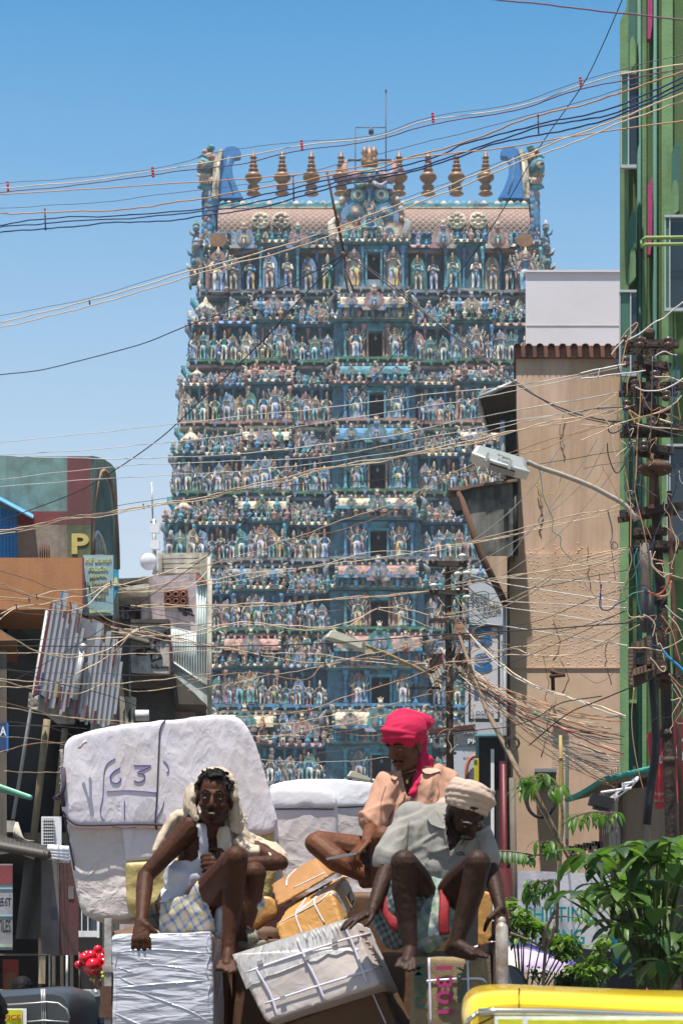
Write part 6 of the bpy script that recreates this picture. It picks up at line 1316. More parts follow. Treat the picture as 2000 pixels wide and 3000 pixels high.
# --- street lamps
m_lamp = mat('grey_lamp_housing', (.55,.58,.56), rough=.45, var=.06, bump=.05, stain=(.3,.3,.28), samt=.3)
def streetlamp(Z, hd, armp, Y, label, rad, m_arm, hm, thick):
 S = empty('street_lamp', P(*Z(*armp[-1]), Y), label, 'street lamp')
 vs = [P(*Z(*p), Y-thick/2) for p in hd]
 ar = sum(vs[i].x*vs[(i+1) % len(vs)].z - vs[(i+1) % len(vs)].x*vs[i].z for i in range(len(vs)))
 if ar < 0: vs = vs[::-1]
 b = MB(); c_ = sum(vs, Vector())/len(vs); n = len(vs)
 rings = [(.86,0),(1,thick*.18),(1,thick*.82),(.86,thick)]
 al = [c_.lerp(v_, k)+Vector((0,d_,0)) for k, d_ in rings for v_ in vs]
 b.add(al, [tuple(range(n))[::-1], tuple(range(3*n,4*n))]+[(r*n+i, r*n+(i+1) % n, (r+1)*n+(i+1) % n, (r+1)*n+i) for r in range(3) for i in range(n)], 0, False)
 b.build('lamp_housing', hm, S)
 b = MB(); pp = [P(*Z(*p), Y) for p in armp]; b.tube(spline(pp, 5), rad, 9); b.build('arm', m_arm, S)
 return S
S = streetlamp(Z7, [(180,62),(184,55),(213,5),(228,0),(400,48),(543,92),(548,150),(560,186),(500,172),(330,118)], [(545,118),(640,158),(780,205),(960,275),(1080,338),(1160,382),(1215,432),(1262,505)], 14.6, 'large pale street lamp on a long grey arm from the tall black pole', .019, mat('grey_lamp_arm', (.36,.33,.28), rough=.6, stain=(.12,.10,.08), samt=.5, sscale=6), m_lamp, .26)
b = MB(); b.tube([P(*Z7(182,62),14.45), P(*Z7(330,120),14.45), P(*Z7(560,188),14.45)], .012, 6); b.build('lamp_rim', m_lamp, S)
for x, y in ((282,90),(434,138)):
 b = MB(); b.box(P(*Z7(x,y),14.44), (.02,.03,.07), (0,radians(17),0)); b.box(P(*Z7(x,y+16),14.46), (.04,.04,.02), (0,radians(17),0)); b.build('latch', m_steel, S)
b = MB()
for i, (x, y, w_, h_) in enumerate(((355,66,3,12),(363,66,3,12),(359,74,7,3),(374,76,8,5),(386,82,4,14),(394,84,4,13),(402,86,4,12),(410,88,4,13),(420,92,4,12),(430,95,4,11),(380,92,14,2),(405,99,16,2),(428,102,10,2))): b.box(P(*Z7(x+w_/2,y+h_/2),14.462), (w_*.4464/F*14.6,.004,h_*.4464/F*14.6), (0,radians(15),0))
b.build('stencilled_marks', m_black, S)
b = MB(); b.box(P(*Z7(380,165),14.6), (.2,.14,.03), (0,radians(17),0)); b.build('lamp_glass', m_glass, S)
m_lamp2 = mat('yellowed_lamp_housing', (.52,.52,.42), rough=.5, var=.1)
S = streetlamp(Z5, [(845,762),(872,722),(905,722),(1088,798),(1086,845),(1060,838),(960,795)], [(1088,818),(1200,862),(1310,912),(1400,955),(1480,1002),(1560,1050)], 25.6, 'smaller yellowish street lamp reaching left from the slender brown pole', .022, mat('tan_lamp_arm', (.30,.20,.10), stain=(.12,.08,.05), samt=.5, sscale=5), m_lamp2, .3)
S = streetlamp(Z2, [(370,532),(396,495),(430,500),(548,552),(540,570),(500,560)], [(545,560),(600,586),(680,620),(760,700)], 40, 'small distant pale street lamp beside the pink head wrap', .035, m_lamp2, m_lamp2, .3)
# dangling coloured wires under the lamp
wire(((620,150),(640,250),(650,340),(690,440),(715,500),(712,575),(765,610),(770,680),(850,770)), 2.4, w_teal, 'thin green wire dangling from the large street lamp arm', None, 14.6, conv=Z7, wob=1)
wire(((780,180),(760,250),(725,320),(690,325),(650,350),(620,290),(598,270),(605,250),(625,262),(610,280)), 2.6, cw('yellow_wire', (.50,.38,.10)), 'short yellow wire curling under the large street lamp arm', None, 14.6, conv=Z7, wob=1)
wire(((845,790),(850,830),(930,890),(940,940),(990,1000)), 2.8, w_cream, 'loose pale wire hanging on the beige wall beneath the green one', None, 15.5, conv=Z7, wob=1)
wire(((1075,430),(1105,560),(1100,640),(1130,690),(1140,660),(1110,650),(1095,680),(1125,695)), 2.2, w_grey, 'curled grey wire end hanging beside the green building corner', None, 14.8, conv=Z7, wob=.5)
# ================================================================= the loaded truck
from mathutils.bvhtree import BVHTree
Z3c = zf(150, 2050, .4464); Z1c = zf(380, 2200, .3061); Z4b = zf(200, 2500, .5102); Z5b = zf(900, 2600, .7015)
def wrap_mat(name, col, rough=.32, scale=4, strength=.8, dist=.03, stretch=(1,1,1), spec=.5, tint=None):
 m = mat(name, col, rough=rough, var=.08, scale=3, bump=0, spec=spec, stain=tint, samt=.35, sscale=2.5); nt = m.node_tree; L = nt.links; b = nt.nodes['Principled BSDF']
 tc = node(nt, 'ShaderNodeTexCoord'); mp = node(nt, 'ShaderNodeMapping'); mp.inputs['Scale'].default_value = stretch; mp.inputs['Rotation'].default_value = (0, .5, 0); L.new(tc.outputs['Object'], mp.inputs[0])
 hs_ = []
 for k, (sc_, w_) in enumerate(((scale, 1.0), (scale*2.7, .4), (scale*8, .12))):
  n = node(nt, 'ShaderNodeTexNoise'); n.inputs['Scale'].default_value = sc_; n.inputs['Detail'].default_value = 2; n.inputs['Distortion'].default_value = .6; L.new(mp.outputs[0], n.inputs[0])
  a = node(nt, 'ShaderNodeMath', operation='SUBTRACT'); L.new(n.outputs['Fac'], a.inputs[0]); a.inputs[1].default_value = .5
  c = node(nt, 'ShaderNodeMath', operation='ABSOLUTE'); L.new(a.outputs[0], c.inputs[0])
  d = node(nt, 'ShaderNodeMath', operation='MULTIPLY'); L.new(c.outputs[0], d.inputs[0]); d.inputs[1].default_value = -w_; hs_.append(d.outputs[0])
 s1 = node(nt, 'ShaderNodeMath', operation='ADD'); L.new(hs_[0], s1.inputs[0]); L.new(hs_[1], s1.inputs[1])
 s2 = node(nt, 'ShaderNodeMath', operation='ADD'); L.new(s1.outputs[0], s2.inputs[0]); L.new(hs_[2], s2.inputs[1])
 bp = node(nt, 'ShaderNodeBump'); bp.inputs['Strength'].default_value = strength; bp.inputs['Distance'].default_value = dist*4; L.new(s2.outputs[0], bp.inputs['Height']); L.new(bp.outputs[0], b.inputs['Normal'])
 return m
def soften(mb, voxel, it, name, mats, parent, fn=None, keep=None):
 o = mb.build('tmp', mats); 
 m = o.modifiers.new('r', 'REMESH'); m.mode = 'VOXEL'; m.voxel_size = voxel; m.use_smooth_shade = True
 if it: m2 = o.modifiers.new('s', 'SMOOTH'); m2.factor = .5; m2.iterations = it
 me = eval_mesh(o, name); om = o.data; bpy.data.objects.remove(o); bpy.data.meshes.remove(om)
 if fn:
  ns = [v.normal.copy() for v in me.vertices]
  for v, n in zip(me.vertices, ns): v.co = v.co + n*fn(v.co, n)
 if keep:
  import bmesh
  bm = bmesh.new(); bm.from_mesh(me); dl = [f for f in bm.faces if not keep(f.calc_center_median())]
  bmesh.ops.delete(bm, geom=dl, context='FACES'); bm.to_mesh(me); bm.free()
 for p_ in me.polygons: p_.use_smooth = True
 if not me.materials: me.materials.append(mats if not isinstance(mats, list) else mats[0])
 o = bpy.data.objects.new(name, me); COL.objects.link(o)
 if parent is not None: link(o, parent)
 return o
def bvh(o): return BVHTree.FromPolygons([v.co.copy() for v in o.data.vertices], [list(p_.vertices) for p_ in o.data.polygons])
CAM = Vector((0, 0, CZ))
def cast(tr, px, py, lift=.004, default=None):
 d = (P(px, py, 1)-CAM).normalized(); h = tr.ray_cast(CAM, d)
 if h[0] is None: return default
 return h[0] - d*lift
def stroke_on(tr, pts, wpx, m, name, parent, conv, lift=.003, flat=True, n=6, mb=None):
 q = spline([(*conv(*p), 0) for p in pts], n) if len(pts) > 2 else [Vector((*conv(*pts[0]), 0)).lerp(Vector((*conv(*pts[1]), 0)), i/14) for i in range(15)]
 out = [c for c in (cast(tr, v.x, v.y, lift) for v in q) if c is not None]
 if len(out) < 2: return None
 own = mb is None; mb = mb or MB(); r = wpx/2/F*out[0].y
 mb.tube(out, (.0025, r) if flat else r, 6, flat=(0,-1,0) if flat else None) if not flat else mb.tube(out, [(.0025, r)]*len(out), 6, flat=(0,-1,0))
 return mb.build(name, m, parent) if own else None
def ridg(p, f, a, st=(1,1,1)):
 q = Vector((p.x*f*st[0], p.y*f*st[1], p.z*f*st[2])); w = noise.noise(q*.5)*1.2
 return a*(.5-abs(noise.noise(q+Vector((w,w,-w)))))
def outline(mb, pts, conv, Y, dep, mi=0, sh=True):
 poly(mb, [conv(*p) for p in pts], Y, dep, mi)
def hexa(mb, q, Ys, dv):
 v = [P(*p, Y) for p, Y in zip(q, Ys)]
 ar = sum(v[i].x*v[(i+1) % 4].z - v[(i+1) % 4].x*v[i].z for i in range(4))
 if ar < 0: v = v[::-1]
 mb.prism(v, dv)
m_bundle = wrap_mat('white_woven_plastic', (.60,.56,.61), rough=.36, scale=4.2, strength=.5, dist=.014, stretch=(1,1,.55), tint=(.45,.38,.30))
m_bundle2 = wrap_mat('cream_woven_sack', (.54,.485,.46), rough=.6, scale=3, strength=.5, dist=.03, tint=(.38,.36,.42))
m_yellowp = wrap_mat('yellow_plastic_sheet', (.42,.33,.12), rough=.5, scale=3, strength=.5, dist=.02)
m_film = wrap_mat('white_shrink_film', (.50,.50,.55), rough=.2, scale=3.2, strength=.8, dist=.022, stretch=(.28,1,1.5), spec=.8)
m_film2 = wrap_mat('matt_white_wrap', (.60,.57,.56), rough=.4, scale=7, strength=.4, dist=.02, stretch=(2.2,1,.4), tint=(.42,.36,.30))
m_card = wrap_mat('orange_brown_carton', (.46,.235,.065), rough=.42, scale=5, strength=.35, dist=.012)
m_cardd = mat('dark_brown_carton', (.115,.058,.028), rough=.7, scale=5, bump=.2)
m_whitebox = wrap_mat('white_lavender_wrap', (.56,.51,.51), rough=.4, scale=2.2, strength=.35, dist=.03, tint=(.50,.40,.34))
m_strap = mat('white_plastic_strap', (.60,.57,.66), rough=.3, bump=0, var=.05); m_rope = mat('dark_purple_rope', (.05,.035,.06), rough=.8, bump=.3, bscale=200)
m_ink = mat('violet_marker_ink', (.15,.10,.33), rough=.5, bump=0); m_jute = mat('burlap', (.27,.20,.11), rough=.95, bump=1, bscale=260, bdist=.006, var=.25, scale=30); m_inkg = mat('green_marker_ink', (.05,.12,.09), bump=0); m_inkm = mat('magenta_marker_ink', (.35,.03,.12), bump=0)

TR = empty('cargo_truck', (-.1, 9.5, 0), 'open goods truck with scuffed metal side posts, buried under the load of bales and cartons', 'truck')
b = MB(); b.bb(-1.25, .95, 7.75, 13.6, 1.0, 1.12); b.bb(-1.3, 1.0, 7.65, 7.74, .85, 1.16); b.build('flat_deck', mat('scuffed_truck_deck', (.13,.11,.10), **old), TR)
b = MB(); b.bb(-1.0, .7, 8.2, 15.0, .72, .9); b.build('chassis', m_black, TR)
for x_ in (-1.05, .75):
 for y_ in (8.9, 14.2):
  b = MB(); b.lathe([(.1,-.13),(.42,-.13),(.46,-.08),(.46,.08),(.42,.13),(.1,.13)], (x_, y_, .46), 22, rot=Matrix.Rotation(radians(90), 3, 'Y')); w_ = b.build('wheel', mat('tyre_rubber', (.02,.02,.02)), TR)
  b = MB(); b.lathe([(.02,-.15),(.22,-.14),(.24,.14),(.02,.15)], (x_, y_, .46), 16, rot=Matrix.Rotation(radians(90), 3, 'Y')); b.build('rim', m_steel, w_)
b = MB(); b.bb(-1.15, .85, 13.7, 15.4, .8, 2.2); b.bb(-1.05, .75, 13.9, 15.3, 2.2, 2.5); b.build('cab', mat('truck_cab_maroon', (.07,.02,.02), rough=.4), TR)
b = MB(); b.bb(-.9, .6, 13.66, 13.69, 1.5, 2.1); b.build('rear_window', m_glass, TR)
m_post = mat('scuffed_post_paint', (.40,.40,.38), rough=.5, stain=(.14,.08,.05), samt=.7, sscale=8, streak=((.16,.09,.05), 9, .5))
b = MB(); Yr = 7.95
b.tube([P(1468,2702,Yr)+Vector((0,.02,0)), P(1469,2720,Yr), P(1470,2900,Yr), P(1471,3100,Yr), Vector((P(1471,3100,Yr).x, Yr, 1.1))], [.018,.027,.028,.028,.028], 12); b.tube([P(1468,2706,Yr), P(1466,2640,Yr+.3), P(1459,2575,Yr+.6)], [.02,.018,.016], 9); b.box(P(1470,2890,Yr), (.06,.06,.015)); b.build('side_post', m_post, TR)
b = MB(); Yl_ = 8.6; b.box((P(318,0,Yl_).x, Yl_, 1.5), (.032,.05,1.14)); b.box(P(318,2840,Yl_), (.05,.06,.03)); b.build('side_post', m_post, TR)
b = MB(); b.box(P(312,2920,8.55), (.05,.05,.09)); b.box(P(312,2965,8.55), (.06,.05,.05)); b.build('post_hinge', m_rust, TR)
b = MB(); b.bb(P(1445,0,8.1).x, P(1453,0,8.1).x, 8.1, 12.5, 1.12, P(1445,2760,8.1).z); b.build('side_board', mat('rusty_side_board', (.09,.06,.045), **old), TR)
# hidden and half hidden brown cartons that carry the load
k = 0
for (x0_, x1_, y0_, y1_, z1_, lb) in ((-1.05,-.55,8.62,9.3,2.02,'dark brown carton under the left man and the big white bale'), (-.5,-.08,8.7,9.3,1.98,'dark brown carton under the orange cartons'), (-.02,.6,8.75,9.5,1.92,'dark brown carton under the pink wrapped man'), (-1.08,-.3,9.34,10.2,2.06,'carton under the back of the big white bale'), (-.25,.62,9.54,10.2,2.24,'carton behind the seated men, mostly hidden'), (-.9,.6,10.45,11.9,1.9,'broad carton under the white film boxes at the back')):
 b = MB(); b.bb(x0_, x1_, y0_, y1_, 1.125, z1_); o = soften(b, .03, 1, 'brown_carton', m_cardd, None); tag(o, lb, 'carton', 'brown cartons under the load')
# big bale
BL_ = empty('white_bale', P(480,2690,9.9), 'huge white wrinkled bale tied with dark rope and marked 63 in violet', 'bale')
b = MB(); outline(b, [(92,300),(112,262),(150,238),(300,203),(500,163),(700,138),(900,120),(1050,104),(1180,108),(1240,135),(1290,200),(1335,300),(1375,420),(1418,560),(1452,690),(1478,780),(1474,850),(1420,880),(1330,888),(1200,862),(1000,848),(680,838),(200,838),(120,815),(82,760),(72,690),(84,450)], Z3c, 9.55, .8)
f_ = lambda p, n: ridg(p, 2.2, .014, (1.4,1,.6)) + ridg(p+Vector((3,0,0)), 6, .008, (1.5,1,.6)) + .008*noise.noise(p*2)
up = soften(b, .013, 9, 'upper_wrap', m_bundle, BL_, f_); tu = bvh(up)
b = MB(); outline(b, [(95,790),(1470,835),(1466,1000),(1460,1150),(1430,1290),(1340,1310),(800,1385),(640,1405),(540,1425),(470,1440),(350,1440),(270,1430),(205,1400),(175,1300),(140,1120),(112,960)], Z3c, 9.60, .75)
lo = soften(b, .016, 8, 'lower_sack', m_bundle2, BL_, lambda p, n: ridg(p, 2.5, .014, (1.4,1,.6)) + .01*noise.noise(p*3))
b = MB(); outline(b, [(488,1072),(900,1040),(1360,980),(1400,870),(1462,860),(1472,1140),(1436,1290),(1340,1318),(800,1392),(640,1410),(548,1428),(500,1380)], Z3c, 9.57, .1)
soften(b, .014, 3, 'yellow_sheet', m_yellowp, BL_, lambda p, n: ridg(p, 5, .012))
b = MB(); outline(b, [(462,836),(700,838),(1000,850),(1000,1040),(700,1050),(486,1062)], Z3c, 9.585, .08)
soften(b, .014, 3, 'lavender_patch', m_bundle, BL_, lambda p, n: ridg(p, 5, .01))
stroke_on(tu, [(753,132),(728,160),(712,210),(707,300),(702,420),(698,520),(692,650),(684,760),(682,822)], 4.2, m_rope, 'rope', BL_, Z3c, .006, False)
tl = bvh(lo); b = MB()
for pts in ([(76,735),(100,775),(135,806),(180,824),(300,826),(420,822),(560,820),(690,822),(760,828)], [(684,826),(695,870),(704,930)], [(88,770),(100,860),(130,1000),(152,1120)]):
 out = [cast(tu, *Z3c(*p), .01) or cast(tl, *Z3c(*p), .01) for p in [(v.x, v.y) for v in spline([(x, y, 0) for x, y in pts], 4)]]
 out = [o_ for o_ in out if o_ is not None]
 if len(out) > 1: b.tube(out, .005, 6)
b.build('rope', m_rope, BL_)
b = MB(); kx = P(*Z3c(30,640), 9.6)
for i in range(9): b.tube([P(*Z3c(75,600+i*6), 9.6), P(*Z3c(45+RW.uniform(-10,10),625+i*4), 9.55), P(*Z3c(8+RW.uniform(0,20),640+RW.uniform(-20,20)), 9.55)], .004, 4)
b.tube([P(*Z3c(78,450),9.55), P(*Z3c(84,560),9.52), P(*Z3c(72,620),9.52), P(*Z3c(82,700),9.55)], .012, 6); b.build('frayed_tie', m_rope, BL_)
b = MB()
for i in range(8): b.tube([P(*Z3c(185+RW.uniform(-8,8),320),9.5), P(*Z3c(205+i*3,290-i*2),9.46), P(*Z3c(228+RW.uniform(-8,8),268+i*3),9.5)], .004, 4)
for i in range(30):
 b.tube([P(*Z3c(76,330+i*12+RW.uniform(-4,4)),9.6), P(*Z3c(62+RW.uniform(-8,6),336+i*12),9.58)], .003, 4)
b.build('frayed_corner', m_bundle2, BL_)
mk = MB()
for pts, w_ in (([(450,448),(415,470),(388,505),(398,540),(428,548),(452,535),(455,512)],7), ([(543,432),(600,432),(652,434),(612,456),(568,478),(600,486),(614,505),(602,532),(568,540),(543,530)],7), ([(420,385),(370,420),(348,470),(342,560),(338,640),(322,720),(330,770),(350,792)],3.5), ([(365,604),(470,597),(580,600),(690,612)],4.5), ([(480,662),(480,790)],4.5), ([(738,665),(728,710),(700,765),(690,790)],3), ([(735,400),(760,425),(772,460),(765,478)],4), ([(765,440),(772,465),(756,480)],4), ([(395,835),(470,845),(560,840)],2.5)):
 stroke_on(tu, pts, w_*.62, m_ink, 'x', None, Z3c, .003, True, 6, mk)
mk.build('marker_writing', m_ink, BL_)
# two boxes in white film behind
for nm, pts, Y_, lb in (('a', [(-160,645),(-130,628),(200,632),(262,642),(288,690),(298,800),(312,1400),(-160,1400)], 10.3, 'white film wrapped box with a sagging lid left of the peach shirt, nearer one'), ('b', [(-170,610),(-60,578),(80,563),(300,562),(480,582),(640,606),(645,1400),(-170,1400)], 10.9, 'broad white film wrapped box behind the nearer one, top blazing in the sun')):
 E_ = empty('film_wrapped_box', P(860,2530,Y_+.3), lb, 'box')
 b = MB(); outline(b, pts, Z2, Y_, .6); o = soften(b, .016, 4, 'wrapping', m_whitebox, E_, lambda p, n: ridg(p, 2.5, .016, (1.2,1,.9)) + ridg(p, 8, .003)); tr = bvh(o)
 stroke_on(tr, [(-150,764),(100,762),(280,764)] if nm == 'a' else [(300,752),(400,750),(520,742)], 3.5, m_rope, 'seam_cord', E_, Z2, .004, True)
 b = MB()
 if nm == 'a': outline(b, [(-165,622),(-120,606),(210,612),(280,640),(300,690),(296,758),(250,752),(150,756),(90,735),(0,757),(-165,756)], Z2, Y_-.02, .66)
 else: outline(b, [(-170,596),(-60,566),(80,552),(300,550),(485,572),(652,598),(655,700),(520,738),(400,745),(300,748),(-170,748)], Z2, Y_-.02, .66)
 soften(b, .016, 3, 'film_lid', wrap_mat('film_painted_sunlit', (.72,.70,.72), rough=.35, scale=2.5, strength=.3, dist=.015), E_, lambda p, n: ridg(p, 3, .008, (.7,1,1.2)))  # lid film coloured paler to carry the sun glare on top
# orange-brown cartons
def carton(lb, q, Ys, dv, m_, grp=None, conv=Z2, it=2, vox=.012, amp=.004, name='carton'):
 E_ = empty(name, P(*conv(*q[3]), Ys[3]), lb, 'carton', grp)
 b = MB(); hexa(b, [conv(*p) for p in q], Ys, dv); o = soften(b, vox, it, 'box', m_, E_, lambda p, n: ridg(p, 7, amp) + amp*2*noise.noise(p*5)); return E_, bvh(o)
E1, t1 = carton('dark brown strapped carton at the back, under the bent knee of the pink wrapped man', [(-165,1292),(148,1116),(252,1236),(-120,1450)], [9.1,9.1,8.95,8.95], (.12,.35,.10), mat('deep_brown_carton', (.33,.16,.05), rough=.6, scale=5, bump=.2))  # plain brown, deeper than the orange carton
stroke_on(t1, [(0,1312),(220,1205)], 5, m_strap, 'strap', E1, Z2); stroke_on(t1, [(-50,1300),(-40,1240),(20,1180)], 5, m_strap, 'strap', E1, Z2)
E2, t2 = carton('bright orange brown carton with crossed white straps in the middle of the load', [(-135,1578),(272,1342),(345,1570),(-60,1810)], [8.75,8.72,8.66,8.68], P(*Z2(372,1198), 9.05)-P(*Z2(272,1342), 8.72), m_card)
for pts in ([(-110,1565),(60,1472),(180,1405),(240,1350),(262,1345),(320,1400),(375,1495)], [(25,1480),(140,1390),(215,1290),(350,1240),(380,1250),(440,1330),(500,1430)], [(60,1640),(15,1500),(60,1420),(110,1345)], [(215,1560),(145,1420),(180,1350),(235,1290)], [(380,1500),(330,1400),(250,1345),(0,1475)]): stroke_on(t2, pts, 5, m_strap, 'strap', E2, Z2)
mk = MB()
for pts in ([(385,1350),(395,1420),(380,1370),(400,1340)], [(400,1420),(420,1400),(400,1460)], [(425,1440),(440,1470),(455,1430)], [(395,1450),(425,1490),(405,1480)]): stroke_on(t2, pts, 2.5, m_inkg, 'x', None, Z2, .003, True, 5, mk)
if mk.v: mk.build('marker_writing', m_inkg, E2)
E5, t5 = carton('pale white wrapped carton tilted in front, with violet straps and torn tape', [(682,2801),(1030,2691),(1115,2885),(777,2997)], [8.02,8.0,7.95,7.98], P(1086,2722,8.28)-P(1030,2691,8.0), wrap_mat('pinkish_white_carton', (.50,.43,.40), rough=.5, scale=4, strength=.3, dist=.012), conv=lambda x, y: (x, y), it=1, amp=.003)
b = MB(); up_ = [(680,2798),(1030,2688),(1064,2768),(1040,2790),(1015,2785),(985,2800),(960,2795),(930,2815),(890,2822),(850,2838),(815,2852),(780,2862),(760,2880),(740,2885),(722,2900)]
ws = [cast(t5, x, y, .006) or P(x, y, 8.0) for x, y in up_]; b.prism(ws, (0,.004,0)); b.build('torn_white_tape', m_film2, E5)
b = MB()
for i in range(26):
 t = (i+RW.uniform(-.7,.7))/25.8; a_ = (lerp(686,1028,t), lerp(2803,2695,t)); l_ = RW.uniform(18,40); q0, q1 = cast(t5, *a_, .009), cast(t5, a_[0]+l_*.42, a_[1]+l_, .009)
 if q0 and q1: b.tube([q0, q1], [.0022,.001], 5)
b.build('tape_wrinkles', m_film2, E5)
ctr = lambda x, y: (x, y)
for pts in ([(735,2782),(745,2830),(790,2910),(815,2985)], [(868,2742),(890,2800),(925,2870),(955,2940)], [(700,2858),(830,2812),(1000,2757),(1085,2735)], [(750,2950),(900,2900),(1010,2866),(1105,2835)], [(1000,2700),(1030,2760),(1075,2880)]): stroke_on(t5, pts, 8, m_strap, 'strap', E5, ctr, .010)
b = MB()
for x, y in ((762,2820),(898,2808),(980,2755),(828,2925)):
 c_ = cast(t5, x, y, .014)
 if c_: b.box(c_, (.022,.01,.016), (0,-.3,0))
b.build('strap_buckle', m_steel, E5)
mk = MB()
for i in range(7):
 y = 2728+i*17; x = 1052+i*9; stroke_on(t5, [(x,y),(x+14,y+2),(x+8,y+8)], 2, m_inkm, 'x', None, ctr, .004, True, 4, mk)
if mk.v: mk.build('faint_red_print', mat('faint_red_print', (.42,.14,.10)), E5)
E6, t6 = carton('dark brown carton with a faint strap beneath the tilted white one', [(800,3012),(1120,2895),(1200,3070),(860,3200)], [8.1]*4, (.06,.4,.02), m_cardd, conv=ctr)
stroke_on(t6, [(1090,2910),(1130,3000)], 5, m_strap, 'strap', E6, ctr)
# film wrapped carton front left
E8, t8 = carton('upright carton in glossy white film, gripped on its top edge by the left man', [(328,2741),(618,2730),(632,3190),(334,3190)], [8.06,8.05,8.05,8.06], P(650,2752,8.5)-P(618,2730,8.05), m_film, conv=ctr, it=2, amp=.004)
b = MB()
for pts, r_ in (([(332,2745),(440,2740),(540,2738),(614,2734)],.006), ([(345,2790),(430,2782),(540,2788),(600,2794)],.007), ([(336,2896),(420,2888),(520,2880),(618,2872)],.010), ([(612,2740),(604,2770),(614,2800),(604,2840),(616,2880),(608,2930),(620,3000)],.011), ([(338,2745),(344,2790),(336,2840),(342,2900),(338,2990)],.008), ([(396,2904),(470,2930),(560,2965),(618,3000)],.007), ([(440,2828),(520,2835),(600,2858)],.005), ([(345,2860),(380,2880),(420,2895)],.006), ([(336,2970),(400,3000),(440,3020)],.012), ([(410,2810),(470,2812)],.004), ([(345,2835),(390,2850)],.004)):
 q = [cast(t8, v.x, v.y, .000) for v in spline([(x, y, 0) for x, y in pts], 6)]; q = [c_ for c_ in q if c_]
 n = len(q); b.tube(q, [r_*.45*(.3+.7*sin(pi*i/(n-1))) for i in range(n)], 7)
b.build('film_folds', m_film, E8)
# burlap pack
E7, t7 = carton('burlap covered pack with straps and big magenta figures 1301', [(1201,2806),(1417,2812),(1440,3120),(1203,3120)], [7.9]*4, (.05,.34,.04), m_jute, conv=ctr, it=3, amp=.005, name='burlap_pack')
for pts in ([(1256,2808),(1262,3000)], [(1368,2808),(1374,2990)], [(1203,2880),(1300,2872),(1400,2868),(1425,2880)]): stroke_on(t7, pts, 8, m_strap, 'strap', E7, ctr, .006)
def rot_text(tx, x, y, wpx, hpx, m_, tr):
 Yt = 7.885; text_mesh(tx, hpx/F*Yt, wpx/F*Yt, P(x, y, Yt), m_, 'lettering', E7, xdir=(.03,0,-1), zdir=(1,0,.03), bold=.02, depth=.004)
rot_text('MDU', 1212, 2826, 34, 130, m_inkg, t7); rot_text('1301', 1276, 2832, 48, 140, m_inkm, t7); rot_text('76726', 1335, 2830, 30, 110, m_inkg, t7)
b = MB(); outline(b, [(1416,2790),(1436,2800),(1448,3100),(1425,3100)], ctr, 8.05, .4); o = soften(b, .012, 2, 'sack', mat('brown_gunny_sack', (.22,.15,.09), rough=.9, bump=.5, bscale=100), None); tag(o, 'brown gunny sack squeezed between the burlap pack and the metal post', 'sack')
b = MB(); outline(b, [(1285,1325),(1388,1345),(1372,1715),(1280,1725)], Z2, 8.9, .4); o = soften(b, .012, 2, 'carton', m_card, None); tag(o, 'ochre carton upright behind the grey shirted man', 'carton')
b = MB(); outline(b, [(1160,1400),(1330,1390),(1400,1440),(1425,1570),(1300,1640),(1180,1720),(1100,1640)], Z1c, 9.0, .3); o = soften(b, .014, 6, 'sack', m_card, None, lambda p, n: ridg(p, 6, .01)); tag(o, 'small rounded tan sack between the left man and the orange carton', 'sack')
# ================================================================= the three seated men
def cap(mb, a, ra, b_, rb, seg=12, mi=0):
 a, b_ = Vector(a), Vector(b_); mb.tube([a, a.lerp(b_, .5), b_], [ra, (ra+rb)/2, rb], seg, mi); mb.ell(a, ra, mi, seg, 8); mb.ell(b_, rb, mi, seg, 8)
def chain(mb, pts, seg=12):
 for (a, ra), (b_, rb) in zip(pts[:-1], pts[1:]): cap(mb, a, ra, b_, rb, seg)
def frame(f, u):
 f = Vector(f).normalized(); x = f.cross(Vector(u)).normalized(); z = x.cross(f); return Matrix((x, f, z)).transposed()
def head(mb, c, Rm, s=1.0):
 H = lambda x, y, z: Vector(c) + Rm @ (Vector((x, y, z))*s)
 E_ = lambda p, r: mb.ell(H(*p), tuple(k*s for k in r), 0, 16, 12, Rm)
 C_ = lambda a, ra, b_, rb: cap(mb, H(*a), ra*s, H(*b_), rb*s, 8)
 E_((0,-.012,.042), (.074,.094,.086)); E_((0,.022,-.005), (.062,.072,.088)); E_((0,.030,-.068), (.048,.048,.042)); E_((0,.066,-.098), (.022,.018,.016))
 for k in (-1, 1):
  E_((k*.042,.062,-.022), (.021,.020,.018)); C_((k*.012,.090,.030), .010, (k*.048,.074,.030), .009); E_((k*.078,-.004,-.006), (.010,.020,.032)); E_((k*.013,.100,-.030), (.010,.011,.009)); C_((k*.046,.02,-.075), .018, (k*.02,.06,-.092), .015)
  E_((k*.031,.074,.006), (.017,.012,.012))
 C_((0,.088,.022), .009, (0,.112,-.024), .012)
 C_((-.020,.088,-.052), .0055, (.020,.088,-.052), .0055); C_((-.018,.086,-.066), .007, (.018,.086,-.066), .007)
 return H
